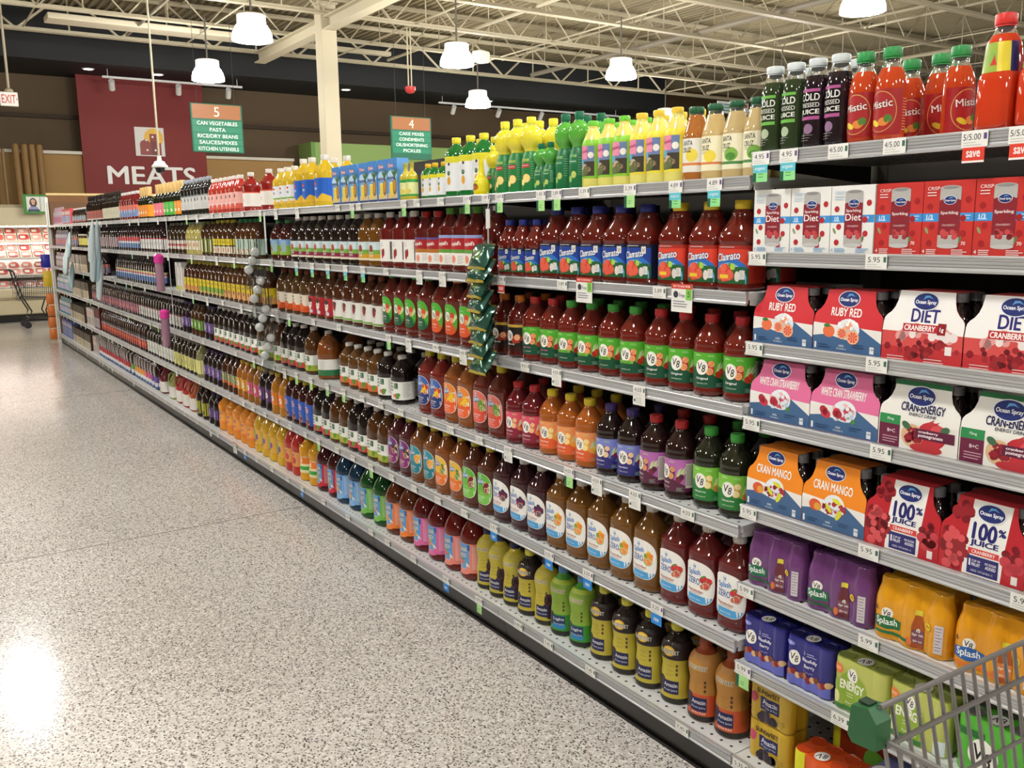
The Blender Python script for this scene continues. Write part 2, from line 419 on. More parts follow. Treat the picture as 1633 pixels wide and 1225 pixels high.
def art_clam(small=False, red=False):
    k = .73 if small else 1
    def f(P, C):
        a, b, w = .020 * k * (1.15 if small else 1), .122 * k * (1.15 if small else 1), C / 2 - .004
        P.rect(-w, a, w, b, '#14203a' if not red else '#a82a20')
        P.clip = [(-.06 * k, a), (.062 * k, a), (.062 * k, b), (-.06 * k, b)]
        P.rect(-.06 * k, a, .062 * k, b - .010, '#1d3f96' if not red else '#d8422c')
        P.ell(.0, a + .018 * k, .066 * k, .052 * k, '#2f6fbe', n=32); P.ell(.0, a + .010 * k, .056 * k, .046 * k, '#79b4e0', n=32)
        P.ell(.036 * k, a - .004 * k, .06 * k, .050 * k, '#24602f', n=32); P.rect(-.06 * k, a, .062 * k, a + .012 * k, '#1f5b30')
        P.blobs(-.012 * k, a + .028 * k, .022 * k, .016 * k, 9, .010 * k, ['#b5281c', '#d8432f', '#e2604a'], seed=3)
        P.ell(.014 * k, a + .046 * k, .009 * k, .009 * k, '#a9cf4a'); P.ell(.004 * k, a + .05 * k, .004 * k, .008 * k, '#3f8c36')
        P.ell(.03 * k, a + .020 * k, .008 * k, .014 * k, '#dcd6cf'); P.rect(.036 * k, a + .012 * k, .05 * k, a + .036 * k, '#e9e6df'); P.lines(.037 * k, a + .032 * k, .011 * k, 5, .004 * k, '#555555', .001)
        if red: P.rect(-.03 * k, a + .014 * k, .0 * k, a + .024 * k, '#e9c52e')
        P.text('Clamato', -.002 * k, a + .073 * k, .021 * k, '#f5f7f8', w=.078 * k, bold=.02, rot=.12, shear=.15, edge='#153a7a', ew=.04)
        P.lines(-.03 * k, b - .005 * k, .05 * k, 1, .003, '#d8d4cc', .0016); P.clip = None
        if not red: P.rect(.030 * k, b - .028 * k, .045 * k, b - .006 * k, '#d9d6cc'); P.text('V', .0375 * k, b - .017 * k, .010 * k, '#444444')
    return f
def art_prune(kind):
    bg, top, text2 = {'dark': ('#bdae3e', '#251a1d', None), 'yel': ('#bcae3e', None, None), 'green': ('#3f9434', '#a9bf3a', 'Light'), 'org': ('#b8863f', '#b5803c', 'WITH PULP')}[kind]
    def f(P, C):
        a, b = .022, .214
        full(P, C, .004, a, '#2a2522'); full(P, C, a, .155 if top else b, bg)
        if kind == 'dark':
            full(P, C, .150, .205, '#251a1d')
        elif top: full(P, C, .085, b, top)
        if kind == 'green': full(P, C, .085, .20, '#86a83c')
        if kind == 'org': full(P, C, a, .09, '#c4532c')
        if kind == 'yel': P.blobs(.045, .075, .02, .04, 8, .013, ['#3b2230', '#5a3145', '#2a1822'], seed=5)
        else: P.blobs(-.03, .06, .014, .035, 5, .013, ['#3b2230', '#2a1822'], seed=2)
        if kind == 'dark': P.ell(.006, .178, .022, .016, '#e2b53a', n=24)
        if kind == 'dark': P.ell(.006, .178, .017, .012, '#f0cf66')
        P.text('SUNSWEET', .006, .176, .0125, '#2a2030' if kind != 'dark' else '#f1ecd9', w=.066, bold=.02, edge='#f0e6c4' if kind != 'dark' else '#2a2030', ew=.07)
        P.rect(-.012, .036, .040, .080, '#1f2352' if kind != 'green' else '#1d3a66')
        if kind == 'green': P.rect(-.012, .030, .040, .046, '#2f86c4')
        P.text('Amazin' if kind != 'green' else 'Light', .014, .066, .013, '#f2f2f4', w=.044, bold=.01)
        P.text('Prune Juice', .014, .048, .0085, '#d9def0', w=.044, bold=.01)
        if kind == 'org': P.text('WITH PULP', .014, .030, .006, '#f6efe2', w=.046, bold=.03)
        for i in range(3): P.rect(.030, .098 + .014 * i, .037, .107 + .014 * i, '#4a3a2c'); P.lines(-.006, .100 + .014 * i, .03, 2, .004, '#8f7a3a', .001)
        P.lines(.062, .15, .028, 24, .0045, '#6c5f2c' if kind != 'green' else '#2e5a26', .0012)
    return f
def art_hp(col, fruit):
    def f(P, C):
        a, b = .034, .164
        full(P, C, a, b, col)
        P.rect(-.052, a + .006, .036, b - .002, '#5f9fd8'); P.ell(-.006, a + .02, .046, .03, '#eef2f4'); P.ell(-.002, a + .012, .05, .022, col)
        P.rect(.026, b - .03, .040, b - .004, '#2f63a8')
        for i, (t, w) in enumerate((('HAWAIIAN', .062), ('PUNCH', .052))):
            P.text(t, -.006, b - .030 - .026 * i, .020, '#f4f6f7', w=w, bold=.03, rot=.16, edge='#39455c', ew=.06)
        P.blobs(-.008, a + .045, .022, .018, 6, .009, fruit, seed=4); P.ell(-.016, a + .03, .012, .016, '#7fb2de', rot=.5); P.ell(.008, a + .026, .012, .014, '#6aa3d6', rot=-.4)
        P.text('FRUIT JUICY', -.004, a + .012, .006, '#ffffff', w=.04, bold=.02)
        P.lines(.050, b - .012, .045, 18, .0058, '#ffffff', .0012)
        P.rect(-C / 2 + .01, a + .02, -C / 2 + .05, b - .02, '#f0efe8'); P.lines(-C / 2 + .013, b - .026, .034, 18, .0045, '#50504a', .0013)
    return f
def art(bg, z0, z1, items, w=None):
    """generic wrap label; v in items is a fraction of the label height"""
    def f(P, C):
        hh = z1 - z0; W = (C / 2 - .001) if w is None else w
        P.rect(-W, z0, W, z1, bg); V = lambda t: z0 + t * hh
        P.clip = [(-W, z0), (W, z0), (W, z1), (-W, z1)]
        for it in items:
            k = it[0]
            if k == 'b': P.rect(-W, V(it[1]), W, V(it[2]), it[3])
            elif k == 'r': P.rect(it[1], V(it[2]), it[3], V(it[4]), it[5])
            elif k == 'e': P.ell(it[1], V(it[2]), it[3], it[4], it[5])
            elif k == 'f': P.blobs(it[1], V(it[2]), it[3], it[3] * .6, 7, it[4], it[5], seed=len(items))
            elif k == 's': P.slice(it[1], V(it[2]), it[3], it[4], it[5])
            elif k == 't': P.text(it[1], it[2], V(it[3]), it[4], it[5], w=it[6] if len(it) > 6 else None, bold=it[7] if len(it) > 7 else .02, rot=it[8] if len(it) > 8 else 0)
            elif k == 'l': P.lines(it[1], V(it[2]), it[3], it[4], it[5], it[6])
            elif k == 'p': P.ngon([(x, V(y)) for x, y in it[1]], it[2])
            elif k == 'v8': P.v8(it[1], V(it[2]), it[3])
        P.clip = None
    return f
PR = {}          # key -> (name, category, description, list of (part name, mesh, parent index))
DIM = {}
def bottle(key, name, desc, shape, liquid, capc, artf=None, cat='bottle', extra=None, n=28, step=.008, fill=None, body=None, tilt=0):
    S, (c0, c1, cr) = shape
    parts = []
    mb = MB(); m = body or juice(liquid)
    top = S.r[-1][0]
    if fill and fill < top:
        S.loft(mb, m, None, fill, n, True, True); parts.append(['bottle', mb.mesh('bottle'), None])
        nb = MB(); S.loft(nb, mat('#f3f4f2', .04, trans=.95, ior=1.2), fill, top, n, False, True); parts.append(['bottle_neck', nb.mesh('bottle_neck'), None])
    else:
        S.loft(mb, m, None, None, n); parts.append(['bottle', mb.mesh('bottle'), None])
    if capc: parts.append(['cap', cap_mesh(c0, c1, cr, capc), None])
    if artf:
        P = Paint(S.surf, step, vb=[r[0] for r in S.r]); artf(P, S.C); parts.append(['label_print', P.mb.mesh('label_print', 60), None])
    if extra: parts += extra(S)
    PR[key] = (name, cat, desc, parts); DIM[key] = c1
def jj(z1, fr):   # white organic label with dark block lettering and a fruit band
    return art('#eef0ea', .022, z1, [('b', 0, .36, fr[1]), ('f', -.01, .2, .03, .010, fr[:2]), ('f', .03, .24, .02, .008, [fr[2], '#5f9a3c']),
        ('t', 'JUST', -.012, .86, .011, '#24382c', .03, .05), ('t', 'JUICE', -.012, .68, .013, '#24382c', .034, .05), ('t', '100%', -.012, .52, .008, '#24382c', .03, .04), ('r', .012, .62, .036, .94, '#1e5a3a'), ('l', .014, .88, .018, 4, .006, '#e8efe4'), ('l', .06, .92, .04, 12, .006, '#6c6f68')])

# --- vegetable juices
bottle('v8', 'vegetable_juice_bottle', 'red-capped vegetable juice bottle, green label reading Original', S_v8(), '#6a1d14', '#b3262a', art_v8())
bottle('v8ls', 'vegetable_juice_bottle', 'green-capped low sodium vegetable juice bottle with green label', S_v8(), '#6a1d14', '#3f9a3c', art_v8(name='', tag='Low Sodium'))
bottle('v8hf', 'vegetable_juice_bottle', 'red-capped high fiber vegetable juice bottle, pink lettering', S_v8(), '#6a1d14', '#b3262a', art_v8(name='High Fiber', nm='#e86aa8'))
bottle('v8blk', 'vegetable_juice_bottle', 'orange-capped vegetable juice bottle with black label', S_v8(), '#551812', '#c9701f', art('#1d1916', .026, .1255, [('b', .9, 1, '#c9a03c'), ('b', 0, .16, '#3a1510'), ('f', .03, .45, .02, .009, ['#c8502c', '#a8321f']), ('s', .03, .52, .012, '#c8502c', '#e8a05a'), ('v8', -.004, .58, .0185), ('t', 'Bloody', .004, .26, .008, '#f0e6d8', .034), ('l', .06, .85, .03, 18, .004, '#8c8276')]))
bottle('v8spicy', 'vegetable_juice_bottle', 'large orange-capped vegetable juice bottle, green and orange label', S_splash(), '#5e190f', '#c9701f', art_v8oval('#dd5426', 'Spicy Hot'))
bottle('v8oval', 'vegetable_juice_bottle', 'large vegetable juice bottle with oval green label', S_splash(), '#5e190f', '#3f9a3c', art_v8oval('#145a38', 'Low Sodium'))
F_ = lambda *a: a
bottle('fus_green', 'blended_juice_bottle', 'dark green vegetable juice bottle with lime label and cap', S_v8(h=.236), '#1d2012', '#3f9f3f', art_v8('#237a35', 'Deliciously Green', '100% JUICE', '#7cc142', veg=('#d8b83a', '#c68a3a', '#efe3a0')))
bottle('fus_purple', 'blended_juice_bottle', 'dark purple juice bottle with violet label and red cap', S_v8(h=.236), '#25100f', '#b3262a', art_v8('#5a2340', 'Beet Berry', '100% JUICE', '#b96bb4', veg=('#5a1f38', '#7c2a45', '#d98a3a'), side='#ddd6cf'))
bottle('fus_blue', 'blended_juice_bottle', 'dark juice bottle with periwinkle blue label, purple cap', S_v8(h=.236), '#1d0f10', '#3b2a66', art_v8('#2b2a78', 'Pomegranate Blueberry', '100% JUICE', '#7d86cf', veg=('#8c1f33', '#3a3f86', '#e8c9a0')))
bottle('fus_mango', 'blended_juice_bottle', 'orange peach mango juice bottle with yellow cap', S_v8(h=.236), '#a5571c', '#d3bd2a', art_v8('#e2622f', 'Peach Mango', '100% JUICE', '#f0985a', veg=('#f2c84a', '#eeb03a', '#f6e08a')))
bottle('fus_pom', 'blended_juice_bottle', 'crimson juice bottle with pink label and red cap', S_v8(h=.236), '#64141c', '#b3262a', art_v8('#8c1d3a', 'Strawberry Banana', '100% JUICE', '#e0566e', veg=('#c8283a', '#e58a4a', '#f2c080')))
# --- splash
sp = S_splash
bottle('sp_kiwi', 'fruit_drink_bottle', 'red-brown strawberry kiwi fruit drink bottle, pink oval label', sp(), '#5d1c12', '#cdbd2e', art_splash('#e8766a', '#e9573f', ['#6fa23a', '#4f8a2e', '#d8cf6a'], 'Strawberry Kiwi'))
bottle('sp_org', 'fruit_drink_bottle', 'orange fruit drink bottle, orange oval label with yellow arrow', sp(), '#83461a', '#cdbd2e', art_splash('#ef8a2e', '#f0652a', ['#f1a63a', '#f6d05a'], 'Orange Pineapple', arrow=True))
bottle('sp_blue', 'fruit_drink_bottle', 'red fruit medley drink bottle, blue oval label with arrow', sp(), '#701a14', '#cdbd2e', art_splash('#3a66b8', '#253a7e', ['#d8432f', '#e8a03a'], 'Fruit Medley', arrow=True))
bottle('sp_green', 'fruit_drink_bottle', 'brown cherry drink bottle with lime green oval label', sp(), '#4d2110', '#cdbd2e', art_splash('#63b838', '#79c74a', ['#7c1f2a', '#a8323a', '#e8d08a'], 'Cherry Medley'))
bottle('sp_mango', 'fruit_drink_bottle', 'amber tropical drink bottle, yellow and orange oval label', sp(), '#7c4215', '#cdbd2e', art_splash('#f0c03a', '#ef7a2a', ['#3f8a3a', '#f2b33a'], 'Tropical Blend'))
bottle('sp_teal', 'fruit_drink_bottle', 'amber peach drink bottle with teal oval label', sp(), '#70401a', '#cdbd2e', art_splash('#2f97a8', '#23808f', ['#f0963a', '#f6c65a'], 'Mango Peach'))
bottle('sp_purple', 'fruit_drink_bottle', 'maroon berry drink bottle with purple oval label', sp(), '#47121a', '#cdbd2e', art_splash('#7a3080', '#8c2a72', ['#3a1f4a', '#e0703a', '#e8b05a'], 'Berry Blend'))
bottle('z_water', 'zero_sugar_drink_bottle', 'white-capped dark red zero sugar drink, watermelon label', sp(.059), '#5c1416', '#dcd9d4', art_splash('', '', ['#c8323a', '#e0604a', '#3f8a3a'], 'Watermelon Burst', True))
bottle('z_orange', 'zero_sugar_drink_bottle', 'white-capped amber zero sugar drink with citrus label', sp(.059), '#6c4516', '#dcd9d4', art_splash('', '', ['#ef8a2e', '#f2c03a', '#7aa83a'], 'Tropical Blend', True))
bottle('z_berry', 'zero_sugar_drink_bottle', 'white-capped purple zero sugar drink with berry label', sp(.059), '#351019', '#dcd9d4', art_splash('', '', ['#3a1f4a', '#c8283a', '#5a2340'], 'Berry Blend', True))
# --- tomato cocktails
bottle('clam_y', 'tomato_cocktail_bottle', 'yellow-capped tomato cocktail bottle with red-topped label', S_sq(), '#641a12', '#d9b92c', art_clam(red=True))
bottle('clam_b', 'tomato_cocktail_bottle', 'large navy-capped tomato cocktail bottle with blue label', S_sq(), '#5a1710', '#27307e', art_clam())
bottle('clam_s', 'tomato_cocktail_bottle', 'small blue-capped tomato cocktail bottle with bright blue label', S_sq(.042, .042, .205), '#641a12', '#2c3a96', art_clam(small=True))
bottle('tom_tall', 'tomato_juice_bottle', 'tall dark red tomato juice bottle turned away', S_jug(.06, .058, .26), '#4d100d', '#e4e0da')
bottle('camp_g', 'tomato_juice_bottle', 'green-capped tomato juice bottle, red white and green label', S_splash(.052, .05, .26), '#571510', '#5a9a3a', art('#eeeae4', .03, .15, [('b', .52, 1, '#b0222a'), ('b', .40, .52, '#5f9a3f'), ('b', .9, 1, '#8f9fd0'), ('t', "Campbell's", 0, .7, .020, '#f6f2ec', .075, .03, .05), ('s', -.01, .2, .016, '#d8452f', '#e87a55'), ('l', .02, .3, .03, 6, .006, '#8a857e')]))
bottle('camp_r', 'tomato_juice_bottle', 'red-capped tomato juice bottle with red and gold label', S_splash(.052, .05, .25), '#571510', '#b3262a', art('#eeeae4', .03, .14, [('b', .55, 1, '#a8222a'), ('b', .92, 1, '#5a4a86'), ('b', .42, .56, '#b5742a'), ('t', "Campbell's", -.004, .74, .018, '#f6f2ec', .07, .03, .05), ('s', .0, .2, .015, '#d8452f', '#e87a55'), ('l', .03, .34, .03, 5, .006, '#8a857e')]))
bottle('chili_white', 'tomato_juice_bottle', 'white-capped red juice bottle with white chili label', S_splash(.052, .05, .255), '#641512', '#dcd9d4', art('#efede8', .03, .13, [('e', .0, .35, .010, .022, '#a8202a'), ('e', .012, .42, .007, .018, '#8a1a22'), ('l', -.03, .85, .04, 4, .005, '#a89f98'), ('r', .05, .1, .09, .9, '#4a4744'), ('l', .053, .82, .03, 10, .008, '#d8d4ce')]))
# --- apple juices
bottle('app_dark', 'apple_cider_bottle', 'dark juice bottle with white cap and apple orchard label', S_jug(.055, .05, .252), '#1c1310', '#d5d2cc', art('#d9ecf2', .03, .118, [('b', 0, .3, '#e8e0cc'), ('b', .3, .58, '#7bb04a'), ('b', .12, .34, '#8c2a4a'), ('e', 0, .62, .018, .02, '#8c2a22'), ('e', 0, .68, .012, .012, '#c8432f'), ('t', 'INDIAN', 0, .42, .010, '#e9f0d8', .04), ('t', 'SUMMER', 0, .26, .009, '#f4efe0', .04), ('l', .04, .9, .04, 6, .008, '#6c8a5a')]))
bottle('app_amber', 'apple_cider_bottle', 'amber juice bottle with white cap and apple orchard label', S_jug(.055, .05, .252), '#6b4314', '#d5d2cc', art('#d9ecf2', .03, .118, [('b', 0, .3, '#e8e0cc'), ('b', .3, .58, '#7bb04a'), ('b', .12, .34, '#d8a02a'), ('e', 0, .62, .018, .02, '#8c2a22'), ('t', 'INDIAN', 0, .42, .010, '#e9f0d8', .04), ('t', 'SUMMER', 0, .26, .009, '#f4efe0', .04), ('l', .04, .9, .04, 6, .008, '#6c8a5a')]))
bottle('app_green', 'apple_cider_bottle', 'dark red juice bottle with green orchard label', S_jug(.06, .055, .238), '#3f1410', '#3a8a4a', art('#8fb83e', .035, .125, [('b', .62, 1, '#7fa8d8'), ('f', -.02, .4, .02, .008, ['#8c2a22', '#a84a2a']), ('r', .01, .2, .05, .9, '#a8c8d8'), ('l', .014, .8, .03, 7, .008, '#4a6a5a')]))
bottle('app_wh', 'apple_juice_bottle', 'brown apple juice bottle with white label and red cup', S_jug(.056, .052, .257), '#4a2412', '#7a3a1c', art('#efeee9', .022, .12, [('b', .02, .12, '#79a84a'), ('e', -.006, .66, .020, .022, '#8c1f22'), ('e', -.004, .78, .022, .012, '#5a1a1c'), ('t', 'Pure', -.004, .42, .008, '#8a3a3a', .03), ('l', -.024, .3, .04, 3, .006, '#b09a98'), ('l', .05, .85, .04, 10, .007, '#8a8a86')]))
bottle('app_red', 'apple_juice_bottle', 'brown apple juice bottle with red label', S_jug(.05, .05, .257), '#4a2812', '#7a3a1c', art('#b5222a', .022, .12, [('e', 0, .6, .022, .030, '#f0ede6'), ('e', 0, .78, .024, .014, '#3a1418'), ('t', 'Apple', 0, .55, .010, '#b5222a', .03), ('f', .01, .2, .014, .008, ['#3a4f9a', '#d8d4e0'])]))
bottle('app_cream', 'apple_juice_bottle', 'brown juice bottle with cream label and orange base', S_jug(.052, .05, .257), '#4d3216', '#7a3a1c', art('#efe6d2', .022, .12, [('b', 0, .36, '#d8571f'), ('f', .0, .3, .02, .012, ['#c8432a', '#e0702f']), ('t', 'RED', .0, .84, .012, '#4a3a30', .028, .05), ('t', 'JACK', .0, .64, .012, '#4a3a30', .034, .05), ('l', -.018, .52, .036, 3, .005, '#6a5a4a')]))
for k, c, n_ in (('org_dark', '#170c0e', 'dark organic juice bottle with white cherry label'), ('org_amber', '#5a3a16', 'amber organic juice bottle with white fruit label')):
    bottle(k, 'organic_juice_bottle', n_, S_jug(.057, .055, .228, 2.4, .021, .5), c, '#dcd9d4', jj(.108, ['#c22a35', '#9a2030' if k == 'org_dark' else '#e0702f', '#e05a5a']) if k == 'org_amber' else jj(.108, ['#c22a35', '#eef0ea', '#e05a5a']))
bottle('jj_dark', 'organic_juice_bottle', 'tall dark organic juice bottle with white label', S_jug(.06, .056, .27), '#170d0d', '#d8d5d0', jj(.112, ['#b8303c', '#c8434a', '#7a1f2a']))
bottle('jj_amber', 'organic_juice_bottle', 'tall amber organic juice bottle with white label', S_jug(.06, .056, .27), '#4d2c10', '#d8d5d0', jj(.112, ['#d8902a', '#a8b83a', '#e0b03a']))
bottle('jj_big', 'organic_juice_bottle', 'large amber organic juice jug showing its side panel', S_jug(.075, .065, .265), '#7c431a', '#d8d5d0', jj(.112, ['#d8b02a', '#2f7a4a', '#e8c83a']))
# --- lemon and pineapple
bottle('sc_lime', 'limeade_bottle', 'clear glass limeade bottle with cream label and green lid', S_round(.036, .204, .020, .58, .86, .0215), '#bfa877', '#1d5a38', art('#ece6c8', .026, .118, [('e', .012, .42, .020, .018, '#7fae4e'), ('e', .012, .36, .014, .010, '#4f8a3a'), ('b', .14, .22, '#4f8a4a'), ('t', 'SANTA', -.002, .86, .013, '#2f3a26', .034, .03), ('t', 'CRUZ', -.004, .66, .013, '#2f3a26', .03, .03), ('l', -.018, .54, .02, 2, .004, '#8a8a6a')]), fill=.176)
bottle('sc_lemon', 'lemonade_bottle', 'glass lemonade bottle with cream label and yellow lemon', S_round(.036, .204, .020, .58, .86, .0215), '#c5ab74', '#1d5a38', art('#efe8c6', .026, .118, [('e', .012, .42, .018, .016, '#e8d24a'), ('b', .18, .25, '#d8824a'), ('t', 'SANTA', -.002, .86, .013, '#2f3a26', .034, .03), ('t', 'CRUZ', -.004, .66, .013, '#2f3a26', .03, .03), ('l', -.018, .54, .02, 2, .004, '#8a8a6a')]), fill=.176)
bottle('sc_tan', 'lemonade_bottle', 'glass bottle of brown tea lemonade with white label', S_round(.036, .204, .020, .58, .86, .0215), '#a8672f', '#1d5a38', art('#e6e4da', .026, .118, [('e', .012, .5, .018, .018, '#e4d24e'), ('b', .2, .28, '#d8824a'), ('t', 'SANTA', -.002, .86, .013, '#2f3a46', .034, .03), ('t', 'CRUZ', -.004, .66, .013, '#2f3a46', .03, .03)]), fill=.182)
for k, cc, band, d in (('lem_y', '#e9c53a', '#e8d840', 'yellow lemonade bottle with pink label and yellow cap'), ('lem_g', '#6cc43a', '#8ac83a', 'yellow lemonade bottle with pink label and green cap')):
    bottle(k, 'lemonade_bottle', d, S_round(.036, .212, .0165, .62, .86, .0175), '#ded574', cc, art(band, .032, .152, [('r', -.045, .06, .032, .84, '#6a7fa8'), ('r', -.045, .06, .032, .44, '#3f3a30'), ('r', -.045, .5, .008, .84, '#e48aa8'), ('e', -.02, .42, .014, .012, '#5fa8cf'), ('f', -.006, .2, .022, .009, ['#c9a58c', '#8a6a5a', '#5a6a3a']), ('t', 'Lemonade', -.014, .7, .010, '#b03a6a', .045, .02, .1), ('e', .02, .6, .010, .010, '#e8e6dc')]))
def lemon_top(c):
    def ex(S):
        mb = MB(); m = juice(c); z0, z1 = [r[0] for r in S.r][int(len(S.r) * .42)], S.r[-1][0] * .985
        T = Shape([(r[0], r[1] + .0005, r[2] + .0005, 2.) for r in S.r if z0 <= r[0] <= z1]); T.loft(mb, m, n=28, cap0=False, cap1=False)
        return [['bottle_bulb', mb.mesh('bottle_bulb'), None]]
    return ex
for k, r_, h_, bc, gc, cc, nm, d in (('lemon_big', .0365, .262, '#e4d63e', '#1f7a3c', '#e9e03a', 'lemon', 'large lemon juice bottle with yellow bulb and green sleeve'), ('lemon_small', .0275, .19, '#dfd23c', '#1f7a3c', '#e9e03a', 'lemon', 'small lemon juice bottle with yellow bulb and cap'), ('lime_big', .034, .25, '#59a83e', '#146a3c', '#126a4a', 'lime', 'large lime juice bottle with green bulb, dark green cap'), ('lime_small', .0265, .165, '#4fa040', '#146a3c', '#126a4a', 'lime', 'small lime juice bottle with green bulb and cap')):
    q = r_ / .042; hh = h_ / .26
    bottle(k, 'citrus_juice_bottle', d, S_lemon(r_, h_), gc, cc, art(gc, .008 * hh, .148 * hh, [('s' if nm == 'lemon' else 'e', .010 * q, .3, .018 * q, '#e8a83a', '#f2d86a') if nm == 'lemon' else ('e', .010 * q, .3, .012 * q, .014 * q, '#b9c86a'), ('e', -.008 * q, .2, .010 * q, .013 * q, '#efe28a' if nm == 'lemon' else '#8fbf5a'), ('t', nm, 0, .76, .016 * q, '#d8e04a' if nm == 'lemon' else '#9fd07a', .046 * q, .0), ('r', -.02 * q, .56, .024 * q, .66, '#b5322f' if nm == 'lemon' else '#1f7a4a'), ('t', '100% JUICE', .002, .61, .005 * q, '#f3efe0', .036 * q), ('l', .03 * q, .7, .016, 8, .008 * hh, '#8fc09a')]), extra=lemon_top(bc))
for k, r_, h_, d in (('pine_big', .05, .245, 'large green bottle with white pineapple label, yellow cap'), ('pine_small', .033, .155, 'small green bottle with white pineapple label, yellow cap')):
    q = r_ / .05; z0, z1 = .03 * h_ / .245, .168 * h_ / .245
    bottle(k, 'pineapple_juice_bottle', d, S_soda(r_, h_), '#146a2c', '#e4d832' if k == 'pine_big' else '#e3b824', art('#e9ebee', z0, z1, [('b', .82, 1, '#e2dc3a'), ('e', 0, .30, .009 * q, .017 * q, '#e0a42e'), ('e', 0, .52, .008 * q, .010 * q, '#3a6a34'), ('e', .002, .78, .006 * q, .006 * q, '#4a4a44'), ('l', -.03 * q, .7, .05 * q, 5, .006 * q, '#c4c6cc'), ('r', .06 * q, .1, .1 * q, .8, '#5a5a58')]))
bottle('lemon_neck', 'citrus_juice_bottle', 'slim yellow lemon bottle with long gold neck', S_wine(.027, .165), '#c9b93a', '#a8a03a', art('#e6e8a8', .022, .092, [('b', .82, 1, '#2fa04a'), ('f', 0, .3, .012, .008, ['#d8b83a', '#e8d86a']), ('l', -.016, .7, .03, 3, .006, '#a8702a'), ('b', 0, .1, '#23a04a')]), cat='bottle')
bottle('lemon_squeeze', 'lemon_squeeze_bottle', 'small bright yellow squeeze bottle in front of pineapple labels', (Shape(smooth([(0, .024), (.003, .029), (.02, .030), (.045, .031), (.060, .025), (.078, .014), (.10, .0095), (.125, .009)], 2)), (.124, .145, .0095)), '#e3d21c', '#e3d21c', art('#e6d82a', .016, .066, [('t', 'LEMON', 0, .75, .007, '#4a6a1a', .028), ('f', 0, .35, .014, .006, ['#8a6a1a', '#4a5a1a', '#c86a2a']), ('l', -.016, .56, .03, 2, .005, '#6a6a1a')]))
# --- oranges, cranberry and mixers on the top shelf
bottle('oj_blue', 'citrus_punch_bottle', 'yellow citrus drink bottle with big blue label', S_splash(.06, .055, .27), '#d9b62c', '#e2e0da', art('#1f5fc0', .03, .15, [('p', [(-.1, 0), (.1, 0), (.1, .2), (.05, .34), (.01, .1), (-.03, .3), (-.06, .12)], '#e6b92c'), ('e', -.012, .75, .016, .008, '#d8452f'), ('t', '100%', -.01, .55, .012, '#dfe9f6', .036, .04), ('e', -.02, .3, .009, .009, '#2a6fd0')]))
bottle('oj_white', 'citrus_punch_bottle', 'yellow citrus drink bottle with white label', S_splash(.052, .05, .24), '#d9b836', '#e2e0da', art('#e9eaee', .03, .135, [('b', .28, .36, '#6fae4a'), ('b', 0, .14, '#e0b83a'), ('e', 0, .85, .014, .007, '#c8452f'), ('t', '50%', 0, .62, .012, '#3a5aa0', .03, .04), ('e', .01, .18, .014, .012, '#e8c04a')]))
bottle('cran_white', 'cranberry_juice_bottle', 'red cranberry juice bottle with plain white label', S_splash(.06, .055, .25), '#8c1c18', '#e2ddd8', art('#efeae4', .035, .125, [('b', .92, 1, '#d85a3a'), ('e', -.004, .45, .006, .016, '#c89a6a'), ('l', .03, .8, .04, 8, .008, '#c8bfb8')]))
bottle('cran_pink', 'cranberry_juice_bottle', 'pale red cranberry juice bottle with pink label', S_splash(.05, .048, .245), '#b53a30', '#e2ddd8', art('#eab3ac', .03, .135, [('b', 0, .3, '#d8604f'), ('e', 0, .75, .014, .012, '#5a2a3a'), ('f', 0, .3, .02, .008, ['#b03040', '#e8d0cc'])]))
bottle('cran_clear', 'cranberry_juice_bottle', 'red juice bottle with coral and blue label', S_splash(.05, .048, .27), '#7a1c20', '#d9d5d2', art('#7f95c4', .03, .14, [('b', .58, 1, '#e2796a'), ('e', 0, .5, .016, .02, '#e6e8f0')]))
bottle('tonic', 'tonic_bottle', 'tall tonic water bottle, black shoulder and grey label', S_soda(.046, .275), '#1d1f1e', '#9fa6b0', art('#c9c9c6', .045, .15, [('e', 0, .7, .008, .014, '#3a3a3a'), ('l', -.02, .35, .04, 5, .006, '#7a7a78'), ('b', .9, 1, '#8a8f94')]), extra=None)
for k, c, d in (('mix_org', '#e8902a', 'dark mixer bottle, orange label and tall cream cap'), ('mix_green', '#55b84a', 'dark mixer bottle, green label and tall cream cap'), ('mix_pink', '#e8788c', 'dark mixer bottle, pink label and tall cream cap')):
    bottle(k, 'cocktail_mixer_bottle', d, (Shape(smooth([(0, .04), (.004, .045), (.16, .045), (.185, .036), (.20, .022), (.205, .0205)], 2)), (.205, .285, .0225)), '#1a2012', '#dcb877', art(c, .02, .125, [('l', -.02, .8, .04, 4, .008, '#f0e8e0'), ('e', 0, .35, .016, .014, '#f2e2c8')]), cat='bottle')
bottle('wine_white', 'wine_bottle', 'dark wine bottle with cream label', S_wine(.042, .30), '#1c1712', '#2a2018', art('#d9d6be', .03, .14, [('l', -.02, .7, .04, 5, .010, '#6a6456')]))
bottle('wine_red', 'wine_bottle', 'dark wine bottle with muted red label', S_wine(.042, .30), '#1a1010', '#1d1614', art('#a8625a', .03, .13, [('l', -.02, .7, .04, 4, .010, '#4a2a2a'), ('b', 0, .12, '#d8cfc6')]))
